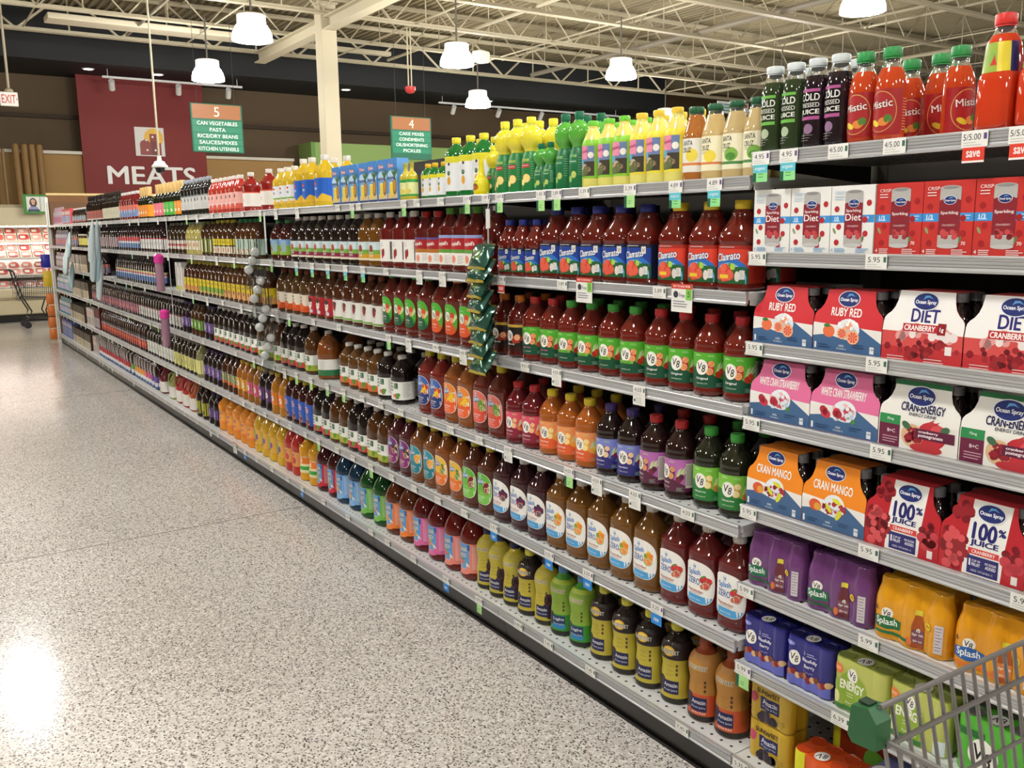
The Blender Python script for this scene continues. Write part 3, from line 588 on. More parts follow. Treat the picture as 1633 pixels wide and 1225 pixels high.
# --- middle and far runs
def far(key, name, d, shape, c, cap, bg, z0, z1, items=(), **k): bottle(key, name, d, shape, c, cap, art(bg, z0, z1, list(items)), n=20, step=.02, **k)
J = S_jug
far('mott_green', 'apple_juice_bottle', 'brown apple juice bottle with green cap, pale mint label', J(.052, .05, .255), '#4a2a12', '#1f7a52', '#b9d3c6', .025, .125, [('f', .0, .2, .02, .01, ['#c8502f', '#e8d8c0']), ('l', -.02, .8, .04, 4, .01, '#5a7a6a')])
far('mott_yel', 'apple_juice_bottle', 'brown apple juice bottle with yellow label and cap', J(.055, .052, .255), '#3f2410', '#b8a82e', '#e6e0c8', .025, .125, [('b', .56, 1, '#e0cb25'), ('b', .48, .56, '#2a2618'), ('t', "Mott's", 0, .78, .014, '#2a3a1a', .05), ('e', 0, .25, .012, .016, '#c8432a')])
far('mott_slim', 'apple_juice_bottle', 'slim brown juice bottle with olive and white label', J(.044, .044, .25), '#3a2210', '#5a5a2a', '#8fa04a', .025, .125, [('r', -.006, .1, .014, .9, '#e8e8dc'), ('e', 0, .2, .01, .012, '#d8d4c0')])
far('wg_white', 'grape_juice_bottle', 'pale white grape juice bottle with white label', J(.05, .05, .25), '#a59a55', '#9aa48a', '#dcd6cc', .04, .11, [('f', 0, .5, .02, .008, ['#c89a3a', '#b05a5a'])])
far('gr_white', 'grape_juice_bottle', 'dark grape juice bottle with white and red label', J(.05, .05, .25), '#2f2012', '#6a6a5a', '#dcd6cc', .04, .11, [('b', .35, .6, '#b8505a')])
far('redtop', 'cranberry_juice_bottle', 'dark juice bottle with white label and red band', J(.052, .05, .256), '#241215', '#2a1f1f', '#e9e6e6', .03, .125, [('b', .9, 1.0, '#b52a3a'), ('e', 0, .5, .012, .016, '#8a8a90')])
far('redblue', 'cranberry_juice_bottle', 'dark juice bottle with red, white and blue label', J(.052, .05, .256), '#221418', '#2a1f1f', '#6f8fc0', .03, .135, [('b', .62, 1., '#d8525a'), ('b', .42, .6, '#e8e6ea')])
far('greypink', 'cranberry_juice_bottle', 'dark juice bottle with greyish pink label', J(.05, .048, .256), '#1f1716', '#3a3436', '#bfa9ae', .03, .13, [('l', -.02, .7, .04, 4, .012, '#6a5a5e')])
far('yl_red', 'apple_juice_bottle', 'brown apple juice bottle, yellow label with red fruit', J(.05, .05, .256), '#3c1d0e', '#b3a22c', '#e3c823', .025, .125, [('b', 0, .42, '#d9a05a'), ('e', 0, .25, .010, .018, '#b8281f'), ('t', "Mott's", 0, .75, .012, '#3a4a1a', .045)])
far('yl_brn', 'apple_juice_bottle', 'amber apple juice bottle, yellow label with brown fruit', J(.05, .05, .256), '#4a2c10', '#b3a22c', '#e0c526', .025, .125, [('b', 0, .45, '#dba268'), ('e', .004, .4, .012, .014, '#6a3a20'), ('t', "Mott's", 0, .78, .012, '#3a4a1a', .045)])
far('yl_grn', 'apple_juice_bottle', 'brown apple juice bottle, yellow label with green apples', J(.05, .05, .256), '#3c220f', '#b3a22c', '#e3cb22', .025, .125, [('b', 0, .5, '#7fa843'), ('b', 0, .16, '#c9b070'), ('t', "Mott's", 0, .78, .012, '#3a4a1a', .045)])
far('dk_blue', 'grape_juice_bottle', 'dark grape juice bottle with striped blue label', J(.05, .048, .256), '#1c1114', '#3a2a30', '#5f7fb4', .03, .125, [('b', .66, .8, '#d8606a'), ('b', .8, 1, '#e0d8a8'), ('b', .5, .66, '#c9d4e4')])
far('dk_pink', 'grape_juice_bottle', 'dark narrow juice bottle with pink and lilac label', J(.045, .045, .255), '#2a1a1a', '#4a3a3a', '#a59ab8', .03, .13, [('b', .6, 1, '#d88a86')])
far('gj_purple', 'grape_juice_bottle', 'purple grape juice bottle with lilac label', J(.05, .05, .25, 2.4), '#1c0f16', '#3a2a4a', '#7a5fa6', .055, .13, [('e', 0, .5, .02, .02, '#b9a2d0'), ('t', 'Juicy', 0, .5, .010, '#4a2a7a', .036, .02, .3)])
far('gj_green', 'grape_juice_bottle', 'brown juice bottle with leafy green label', J(.05, .05, .25, 2.4), '#3c220f', '#3a2a1a', '#6fa84a', .055, .13, [('e', 0, .5, .018, .022, '#cfe0a8')])
far('gro', 'blended_juice_bottle', 'brown juice bottle, sage label over orange band', J(.052, .05, .26, 2.4), '#3f2010', '#3a2a1a', '#a9b183', .055, .135, [('b', 0, .24, '#e0692f'), ('f', 0, .6, .02, .01, ['#d8cfa8', '#7a9a4a'])])
for k, c, bg, cc in (('fan_org', '#a8701c', '#ee7f1f', 'amber'), ('fan_pur', '#1d1016', '#6a3a8a', 'dark purple'), ('fan_pink', '#8c5a1e', '#e0528a', 'amber'), ('fan_yel', '#9a5a16', '#e8b03a', 'orange')):
    far(k, 'fruit_punch_bottle', cc + ' fruit punch bottle with ' + {'fan_org': 'bright orange', 'fan_pur': 'violet', 'fan_pink': 'hot pink', 'fan_yel': 'golden'}[k] + ' label', J(.052, .05, .26, 2.4), c, '#c8a83a', bg, .06, .14, [('e', 0, .5, .020, .020, '#f0ece4'), ('t', 'juicy', 0, .5, .012, '#c8342a' if k != 'fan_pur' else '#5a2a9a', .036, .02, .6)])
bottle('wel_blue', 'grape_juice_bottle', 'dark red juice bottle, yellow cap and royal blue label', S_jug(.056, .05, .27, 2.8), '#361014', '#cdbd2e', art('#2c58b8', .03, .155, [('e', 0, .72, .020, .018, '#e2e6f0'), ('e', 0, .72, .017, .013, '#b8323a'), ('t', "Welch's", 0, .72, .010, '#f4f4f4', .030), ('f', 0, .15, .022, .011, ['#c8603a', '#d8b03a', '#5a2a4a']), ('l', -.016, .45, .032, 3, .006, '#c9d4ee')]))
far('wl_red', 'cranberry_juice_bottle', 'dark juice bottle, white label under a red rim', J(.048, .048, .255), '#1c1416', '#8a8486', '#dbd9d6', .03, .12, [('b', .93, 1, '#a82a3a'), ('e', .004, .45, .007, .014, '#3a3436')])
far('pk_org', 'juice_cocktail_bottle', 'dark juice bottle with mottled pink and orange label', J(.046, .046, .25), '#2a1a18', '#8a8486', '#b0708a', .03, .115, [('f', 0, .4, .02, .012, ['#d8843a', '#b83a4a', '#c89ab0'])])
far('pale_jug', 'grape_juice_bottle', 'pale green juice jug with light yellow label', J(.06, .055, .27), '#7d7a52', '#9a9a7a', '#dcd98f', .03, .14, [('l', -.01, .3, .02, 2, .01, '#8a8a5a')])
far('yl_dark', 'grape_juice_bottle', 'dark juice jug with pale yellow label', J(.055, .05, .268), '#231a12', '#7a7468', '#dfdb85', .03, .135, [('e', 0, .45, .007, .018, '#4a4a2a')])
far('wl_dark', 'grape_juice_bottle', 'dark juice jug with white label', J(.055, .05, .268), '#1d1a16', '#7a7468', '#e2e3dc', .03, .135, [('e', 0, .45, .007, .018, '#3a3a36')])
far('rd_dark', 'juice_cocktail_bottle', 'dark narrow juice bottle with red and orange label', J(.046, .046, .28), '#2a1518', '#5a3a3a', '#c8524a', .03, .12, [('b', .9, 1, '#c9c4d4'), ('f', 0, .5, .02, .012, ['#e08a3a', '#d84a4a'])])
# --- base deck
for k, cap, nm in (('pr_dark', '#d8cf4a', 'prune juice bottle with dark shoulder, yellow label and cap'), ('pr_yel', '#20264f', 'yellow prune juice bottle with navy cap and plums'), ('pr_green', '#4f86c0', 'green light prune juice bottle with blue cap'), ('pr_org', '#8c3a1c', 'orange prune juice bottle reading with pulp')):
    bottle(k, 'prune_juice_bottle', nm, S_prune(.052 if k == 'pr_org' else .051 if k != 'pr_yel' else .05, .26), {'pr_dark': '#1f1512', 'pr_yel': '#bda93a', 'pr_green': '#4f9a3a', 'pr_org': '#8c3a1c'}[k], cap, art_prune(k[3:]))
for k, c, lc, nm, fr in (('hp_salmon', '#641410', '#e8897a', 'red punch bottle with salmon label', ['#5fa06a', '#e0604a']), ('hp_pink', '#5c0f12', '#dd6ba6', 'dark red punch bottle with pink label', ['#e8b83a', '#e07a2a']), ('hp_org', '#5e2a10', '#ef8438', 'brown punch bottle with orange label', ['#f0b03a', '#e88a2a']), ('hp_green', '#0f4a1c', '#74bb4c', 'green punch bottle with lime green label', ['#d8c84a', '#c85a8a']), ('hp_blue', '#0f3350', '#7fb2e6', 'deep blue punch bottle with sky blue label', ['#e8902a', '#f0b04a']), ('hp_red', '#400f16', '#c22a3a', 'maroon punch bottle with red label', ['#e8c43a', '#7aa83a'])):
    bottle(k, 'punch_bottle', nm, S_hp(), c, '#f0e8e0', art_hp(lc, fr))
bottle('sunny', 'citrus_punch_bottle', 'golden citrus punch bottle with green and orange label', S_prune(.056, .275), '#d99c1c', '#2f9a3a', art('#e8ddb0', .05, .15, [('b', .55, .95, '#ef7f28'), ('b', .18, .4, '#3aa545'), ('r', -.012, .6, .012, .88, '#f6ecc8'), ('l', -.008, .82, .016, 3, .008, '#e0601f')]))
bottle('fruit_red', 'citrus_punch_bottle', 'coral red fruit punch bottle with cherry label', S_hp(.06, .055, .28), '#b5322c', '#c8342a', art('#e39a5a', .06, .15, [('f', .0, .4, .022, .012, ['#6a1f3a', '#3a1f2a', '#d84a3a']), ('t', 'loco', 0, .8, .014, '#3a3a7a', .04, .03, .2)]))
bottle('fruit_yel', 'citrus_punch_bottle', 'yellow fruit punch bottle with purple and green label', S_hp(.06, .055, .28), '#d2a42a', '#e0c83a', art('#dfae4a', .06, .16, [('r', -.02, .2, .012, .95, '#6fa84a'), ('e', .02, .5, .014, .02, '#8a4a9a'), ('e', -.004, .2, .010, .012, '#6a2a2a')]))
bottle('sun_org', 'citrus_punch_bottle', 'orange citrus punch bottle with blue lettering', S_prune(.06, .275), '#e08a22', '#2f4a8a', art('#eda04a', .06, .15, [('t', 'TROPIC', 0, .8, .018, '#4a4f86', .06, .05), ('t', 'FRUIT', 0, .4, .014, '#5a5f96', .05, .05), ('b', 0, .14, '#e87a3a')]))
far('bp_yel', 'juice_cocktail_bottle', 'dark juice bottle, yellow-green label with grapes', J(.052, .05, .26), '#24130f', '#3a2a1a', '#b8b83a', .03, .135, [('f', 0, .2, .02, .01, ['#4a2f6a', '#2a1a3a'])])
def handle(S):
    mb = MB(); m = PR_TMP[0]; r = S.at(.14)[1]
    mb.tube([(-r * .2, r * .55, .24), (-r * .2, r * 1.0, .225), (-r * .2, r * 1.05, .17), (-r * .2, r * .9, .13)], .011, m, 10)
    return [['handle', mb.mesh('handle'), None]]
for k, c, nm in (('jug_red', '#b03a38', 'red gallon drink jug with white label'), ('jug_org', '#a84f26', 'orange gallon drink jug with white label'), ('jug_green', '#8f9a52', 'olive green gallon drink jug with white label'), ('jug_dkred', '#6a2028', 'burgundy gallon drink jug with white label')):
    PR_TMP = [mat(c, .25)]
    bottle(k, 'drink_jug', nm, S_gallon(), c, '#e2e0da', art('#e6e2da', .016, .115, [('l', -.03, .8, .05, 6, .012, '#8a8078')]), cat='jug', body=mat(c, .25), extra=handle)
for k, bg, b2, nm in (('hj_white', '#d8d4d6', '#b8303c', 'dark handled juice jug with pink, red and white label'), ('hj_green', '#e2e2de', '#6ab04a', 'dark handled juice jug with green and white label'), ('hj_org', '#e2e2de', '#ee9a3a', 'dark handled juice jug with orange and white label'), ('hj_pink', '#e2e2de', '#d84a8a', 'dark handled juice jug with magenta and white label'), ('hj_pur', '#d8d4e0', '#6a4a9a', 'dark handled juice jug with purple and white label')):
    PR_TMP = [mat('#b8aca8', .3)]
    bottle(k, 'juice_jug', nm, S_jug(.06, .055, .285), '#261315', '#2a1c1c', art(bg, .012, .125, [('b', .5, 1, b2), ('b', 0, .18, '#4a6aa0')]), cat='jug', n=20, step=.02, extra=handle)
# --- cartons, boxes, pouches
def flat_surf(y):  # print on a flat front panel that faces the aisle
    return lambda u, v, off: (-u, y + off, v)
def carton(key, name, d, w, dp, h, col, art2, cat='carton', top=None, side=None, extra=None):
    mb = MB(); mb.box(-w / 2, w / 2, -dp / 2, dp / 2, 0, h, mat(col, .4), .002)
    P = Paint(flat_surf(dp / 2), 1., .0003); art2(P, w, h); parts = [['box_body', mb.mesh('box_body'), None], ['front_print', P.mb.mesh('front_print'), None]]
    if extra: parts += extra
    PR[key] = (name, cat, d, parts); DIM[key] = h
def a_pine(P, w, h):
    P.rect(-w / 2, 0, w / 2, h, '#6ba8e0'); P.rect(-w / 2, h * .66, w / 2, h, '#3f86d0'); P.ell(0, h * .62, w * .5, h * .12, '#b9d9f0'); P.rect(-w / 2, 0, w / 2, h * .08, '#24356e'); P.rect(-w / 2, h * .08, w / 2, h * .2, '#d8c49a')
    P.ell(w * .24, h * .36, w * .2, h * .2, '#8a5a24'); P.ell(w * .22, h * .38, w * .14, h * .16, '#c08a34')
    for i in range(7): P.ell(w * (.24 + .05 * (i - 3)), h * .64, w * .035, h * .16, '#3a6a3a', rot=-.25 * (i - 3), n=8)
    P.rect(-w * .3, h * .12, w * .06, h * .44, '#efd23a'); P.ell(-w * .12, h * .44, w * .18, h * .025, '#f6e680')
    P.text('Dole', -w * .12, h * .84, h * .07, '#e8e9f2', w=w * .5, bold=.03, edge='#c83a3a', ew=.12); P.text('PINEAPPLE', -w * .05, h * .55, h * .07, '#24407e', w=w * .8, bold=.04)
carton('pine_carton', 'pineapple_juice_carton', 'blue sky carton of pineapple juice with yellow glass', .092, .06, .19, '#5f9ad8', a_pine)
def simple(c2, c3, n=3):
    def f(P, w, h):
        P.rect(-w * .48, h * .1, w * .48, h * .55, c2); P.rect(-w * .4, h * .62, w * .4, h * .85, c3); P.lines(-w * .38, h * .4, w * .7, n, h * .1, '#5a544c', h * .03)
    return f
carton('box_red', 'wine_box', 'red and blue boxed wine carton', .12, .1, .2, '#c8464a', simple('#7f9fd0', '#e8dcd8'), 'box')
carton('box_tan', 'wine_box', 'tan boxed wine tray with dark tops', .18, .14, .20, '#3a2c20', lambda P, w, h: (P.rect(-w / 2, 0, w / 2, h * .5, '#c9bba0'), P.lines(-w * .4, h * .34, w * .7, 3, h * .09, '#7a6a50', .006)), 'box')
carton('box_brown', 'wine_box', 'brown boxed wine tray with cream front', .18, .14, .21, '#4f4026', lambda P, w, h: (P.rect(-w / 2, 0, w / 2, h * .45, '#c6b698'), P.lines(-w * .4, h * .3, w * .7, 3, h * .09, '#8a7550', .006)), 'box')
carton('box_white', 'drink_box', 'white drink carton with grey print', .11, .1, .22, '#d5cfc6', simple('#b9aaa6', '#d8a8a0'), 'box')
carton('box_blue', 'drink_box', 'slim blue drink carton', .10, .1, .24, '#5a6aa8', simple('#8a9ad0', '#d8d4e4'), 'box')
carton('carton_red', 'drink_box', 'dark red drink carton, grey lower half', .12, .1, .25, '#5a1418', simple('#a8a4a8', '#6a1a20'), 'box')
carton('white_ctn', 'drink_box', 'narrow white drink carton with dark stripe', .08, .08, .235, '#e6e4de', lambda P, w, h: (P.rect(-w * .1, h * .1, w * .1, h * .9, '#3a3430'), P.rect(-w / 2, h * .05, w / 2, h * .2, '#c8c83a')), 'carton')
def blob_pouch(key, name, d, w, dp, h, col, c2, cat='pouch'):
    mb = MB()
    def ring(z, k, q): return [(w / 2 * k * cos(2 * pi * j / 20), dp / 2 * q * sin(2 * pi * j / 20), z) for j in range(20)]
    mb.rings([ring(0, .86, .9), ring(.01, .95, 1), ring(h * .3, 1, .95), ring(h * .7, .98, .6), ring(h * .93, .96, .12), ring(h, .95, .06)], mat(col, .3))
    P = Paint(lambda u, v, off: (-u, dp / 2 * (1 - .55 * (v / h) ** 2) * max(.05, 1 - (2 * u / w) ** 2) ** .5 + off + .0006, v), .012, .0005)
    P.rect(-w * .34, h * .12, w * .34, h * .45, c2); P.rect(-w * .3, h * .55, w * .3, h * .75, '#e4dfe4')
    PR[key] = (name, cat, d, [['pouch_body', mb.mesh('pouch_body'), None], ['front_print', P.mb.mesh('front_print'), None]]); DIM[key] = h
blob_pouch('pouch_pink', 'drink_pouch', 'pink and white drink pouch', .13, .07, .24, '#d9b3c4', '#c87a9a')
blob_pouch('pouch_mix', 'drink_pouch', 'lilac drink pouch with dark print', .10, .06, .22, '#8a7a9a', '#c86a72')
blob_pouch('pouch_slim', 'drink_pouch', 'slim mauve drink pouch', .06, .05, .21, '#8f7480', '#c9b9b4')
blob_pouch('cup_teal', 'drink_pouch', 'teal and lilac drink pouch', .09, .07, .23, '#4a8a96', '#b9b2cc')
def tub(key, d):
    mb = MB(); mb.lathe([(0, .066), (.005, .07), (.14, .075), (.145, .075)], mat('#4a3418', .35), n=24); p = [['tub', mb.mesh('tub'), None]]
    p.append(['lid', cap_mesh(.146, .165, .077, '#cfc8b8'), None]); S = Shape([(0, .07), (.145, .0755)]); P = Paint(S.surf, .012, .001); P.rect(-.2, .03, .2, .115, '#d9cf6a'); P.lines(-.03, .09, .06, 3, .018, '#7a6a2a', .005)
    p.append(['label_print', P.mb.mesh('label_print'), None]); PR[key] = ('drink_mix_tub', 'tub', d, p); DIM[key] = .165
tub('yel_tub', 'brown drink mix tub with yellow label')
small = J(.05, .04, .19); far('small_black', 'cocktail_mixer_bottle', 'squat black bottle with pale blue label', small, '#1a1618', '#d0ccc8', '#9fb4c4', .02, .09, [('b', 0, .3, '#c86a6a')])
ROWS = {
 'T': [
  ('sc_lime', [1.629,1.702]),
  ('sc_lemon', [1.776]),
  ('sc_tan', [1.849]),
  ('lem_y', [1.923,1.998,2.073]),
  ('lem_g', [2.148,2.223,2.299]),
  ('lime_big', [2.374,2.451]),
  ('lime_small', [2.519,2.580]),
  ('lemon_big', [2.651,2.734,2.816]),
  ('lemon_small', [2.889,2.951]),
  ('pine_big', [3.044,3.148,3.252]),
  ('pine_small', [3.338,3.407,3.476]),
  ('lemon_neck', [3.539,3.596]),
  ('pine_carton', [3.672,3.770,3.875,3.984,4.098,4.202,4.310]),
  ('oj_blue', [4.562,4.752,4.874]),
  ('oj_white', [4.992,5.113,5.229]),
  ('cran_white', [5.442,5.802]),
  ('cran_pink', [5.985,6.086,6.188,6.289,6.391,6.492,6.594]),
  ('tonic', [6.693,6.789,6.886,6.982,7.079,7.175,7.272,7.368]),
  ('mix_org', [7.473,7.571]),
  ('mix_green', [7.716,7.829,7.941]),
  ('mix_pink', [8.072,8.177,8.283]),
  ('mix_org', [8.639,8.734,8.828,8.923]),
  ('cran_clear', [9.115,9.227,9.340,9.452,9.565,9.677,9.789]),
  ('wine_white', [9.882,9.973,10.065,10.157,10.249,10.341,10.433,10.525,10.617,10.709]),
  ('wine_red', [10.873,10.961,11.049,11.137,11.225,11.313,11.401,11.489,11.577,11.665,11.753]),
  ('small_black', [11.924,12.029,12.134,12.239,12.343,12.448,12.553,12.658,12.763,12.867]),
  ('box_red', [13.091,13.212,13.334,13.455,13.577,13.698]),
  ('pouch_pink', [13.825,13.956,14.088,14.219,14.351,14.482,14.614]),
 ],
 '2': [
  ('clam_y', [1.681,1.796,1.918]),
  ('clam_b', [2.058,2.174,2.289,2.405,2.520]),
  ('clam_s', [2.620,2.706,2.791]),
  ('tom_tall', [2.903]),
  ('camp_g', [3.033,3.139,3.244]),
  ('camp_r', [3.350,3.455]),
  ('chili_white', [3.564,3.680,3.801]),
  ('app_amber', [3.925,4.037]),
  ('app_dark', [4.158,4.273,4.391,4.502,4.621,4.738,4.850,4.966]),
  ('app_green', [5.163,5.313]),
  ('mott_green', [5.698,5.804,5.910,6.016]),
  ('mott_yel', [6.190,6.308,6.426,6.543]),
  ('mott_slim', [6.643,6.745,6.848]),
  ('wg_white', [6.990,7.093,7.196,7.299]),
  ('gr_white', [7.428,7.545,7.662,7.779,7.896]),
  ('redtop', [8.162,8.272,8.381,8.491,8.600,8.709,8.819,8.928]),
  ('redblue', [9.090,9.198,9.306,9.413,9.521,9.629,9.736,9.844,9.952]),
  ('greypink', [10.145,10.252,10.359,10.466,10.573,10.680,10.786,10.893,11.000,11.107,11.214,11.321,11.427,11.534,11.641,11.748,11.855]),
  ('yel_tub', [12.166,12.352,12.539]),
  ('dk_pink', [12.678,12.775,12.871,12.968,13.065,13.161,13.258,13.355]),
  ('pouch_mix', [13.626,13.734,13.843,13.951,14.059,14.168,14.276,14.384,14.492,14.601]),
 ],
 '3': [
  ('v8', [1.668,1.781,1.885,1.990]),
  ('v8ls', [2.105,2.215,2.320,2.430]),
  ('v8hf', [2.541,2.646]),
  ('v8blk', [2.750,2.855]),
  ('v8spicy', [2.966,3.083,3.201,3.318]),
  ('v8oval', [3.442,3.560,3.677,3.795]),
  ('app_wh', [3.910,4.030,4.155,4.278,4.398]),
  ('app_red', [4.511,4.641,4.750]),
  ('app_cream', [4.873,5.000,5.123,5.250]),
  ('yl_red', [5.532,5.713]),
  ('yl_brn', [5.828,5.933,6.038,6.143,6.248,6.353]),
  ('yl_grn', [6.465,6.567,6.668,6.770,6.871,6.973]),
  ('yl_red', [7.107,7.218,7.328,7.439]),
  ('white_ctn', [7.568,7.678]),
  ('dk_blue', [8.386,8.489,8.592,8.695,8.798,8.901,9.004,9.107,9.210,9.313,9.416,9.519,9.622,9.725,9.828,9.931,10.034,10.137,10.240]),
  ('dk_pink', [11.036,11.135,11.234,11.333,11.432,11.531,11.630,11.729,11.828]),
  ('box_brown', [12.168,12.350,12.531,12.713,12.894,13.076,13.257,13.439]),
  ('pouch_slim', [13.560]),
  ('box_brown', [13.681]),
  ('pouch_slim', [13.803,13.864,13.926,13.987,14.049,14.110,14.172,14.233,14.295,14.356,14.417,14.479,14.540,14.602,14.663,14.725,14.786]),
 ],
 '4': [
  ('fus_green', [1.671,1.776]),
  ('fus_purple', [1.891,2.002]),
  ('fus_blue', [2.111,2.218]),
  ('fus_mango', [2.332,2.442,2.550]),
  ('fus_pom', [2.661,2.765]),
  ('sp_kiwi', [2.876,2.993]),
  ('sp_org', [3.111,3.228]),
  ('sp_blue', [3.346,3.463]),
  ('org_dark', [3.742,3.894]),
  ('org_amber', [4.009,4.125,4.240,4.356]),
  ('jj_big', [4.647]),
  ('jj_amber', [4.847]),
  ('jj_dark', [4.994,5.115,5.237]),
  ('jj_amber', [5.382,5.531,5.680]),
  ('jj_dark', [5.832,5.954,6.075,6.196,6.318,6.439,6.561,6.682]),
  ('gj_purple', [6.822,6.939]),
  ('gj_green', [7.090,7.204,7.319]),
  ('gj_purple', [7.472,7.589]),
  ('wl_red', [7.711,7.813,7.915,8.017,8.120,8.222,8.324,8.426,8.528,8.630,8.732,8.834,8.937,9.039,9.141,9.243]),
  ('pk_org', [9.361,9.458,9.555,9.652,9.749,9.845,9.942,10.039,10.136,10.233,10.330,10.427,10.524,10.621,10.717,10.814,10.911,11.008,11.105,11.202,11.299,11.396,11.493,11.590,11.686,11.783,11.880]),
  ('box_tan', [12.251,12.433,12.614,12.796,12.977,13.159,13.340]),
  ('cup_teal', [13.572,13.668,13.763,13.858,13.954,14.049,14.144,14.240,14.335,14.430,14.526,14.621,14.716,14.812,14.907]),
 ],
 '5': [
  ('z_water', [1.654,1.773,1.892]),
  ('z_orange', [2.012,2.131,2.251,2.370,2.490]),
  ('z_berry', [2.609,2.729,2.848]),
  ('sp_green', [2.967,3.084]),
  ('sp_mango', [3.202,3.319]),
  ('sp_teal', [3.436,3.554]),
  ('sp_purple', [3.671,3.789]),
  ('jj_amber', [3.908,4.030]),
  ('jj_dark', [4.151,4.273]),
  ('jj_amber', [4.394,4.516]),
  ('jj_dark', [4.637,4.759]),
  ('wel_blue', [4.876,4.990,5.103,5.217]),
  ('fan_org', [5.333,5.470]),
  ('fan_pur', [5.588,5.710]),
  ('fan_pink', [5.823,5.953]),
  ('fan_yel', [6.074,6.193]),
  ('gro', [6.299,6.422,6.552]),
  ('gj_purple', [6.691,6.808,6.925,7.041]),
  ('pale_jug', [7.242]),
  ('yl_dark', [7.359,7.478,7.598,7.717,7.837,7.957]),
  ('wl_dark', [8.094,8.206,8.318,8.430,8.542,8.654,8.766,8.878,8.990]),
  ('rd_dark', [9.130,9.228,9.326,9.424,9.522,9.620,9.718,9.816,9.913,10.011,10.109,10.207,10.305,10.403,10.501,10.599,10.697,10.795,10.893,10.991,11.089,11.187,11.285,11.383]),
  ('carton_red', [11.598,11.723,11.848]),
  ('box_white', [12.053,12.165,12.278,12.390]),
  ('box_tan', [12.716,12.912,13.107,13.303,13.499,13.694]),
  ('cup_teal', [13.891,13.989,14.088,14.186,14.284,14.383,14.481,14.580,14.678,14.777,14.875]),
 ],
 'B': [
  ('pr_org', [1.675,1.785]),
  ('pr_dark', [1.910,2.030,2.146,2.267]),
  ('pr_green', [2.388,2.501]),
  ('pr_yel', [2.607]),
  ('pr_dark', [2.718]),
  ('pr_yel', [2.822,2.926,3.029]),
  ('hp_salmon', [3.157,3.291]),
  ('hp_pink', [3.438,3.589]),
  ('hp_org', [3.736,3.878]),
  ('hp_green', [4.027,4.185]),
  ('hp_blue', [4.343,4.502]),
  ('hp_red', [4.634,4.790]),
  ('sunny', [4.922,5.063]),
  ('fruit_red', [5.199,5.330]),
  ('fruit_yel', [5.477,5.619,5.766,5.920]),
  ('sun_org', [6.080,6.233,6.392,6.573,6.763]),
  ('gj_purple', [6.910,7.046]),
  ('bp_yel', [7.241,7.388]),
  ('jug_org', [7.654]),
  ('jug_red', [7.875,8.108]),
  ('jug_green', [8.352]),
  ('jug_dkred', [8.705]),
  ('hj_pur', [8.938,9.081]),
  ('hj_pink', [9.228,9.350]),
  ('hj_org', [9.479,9.601,9.722,9.844]),
  ('hj_green', [10.020]),
  ('hj_white', [10.207,10.330,10.453,10.576,10.699,10.822,10.945,11.068,11.191,11.314,11.437,11.560,11.683,11.806,11.929]),
  ('box_white', [12.101,12.213]),
  ('box_tan', [12.522,12.703,12.884,13.066,13.247,13.429,13.610,13.792]),
  ('box_blue', [14.019,14.123,14.227,14.331,14.435,14.539,14.643,14.748,14.852]),
 ],
}
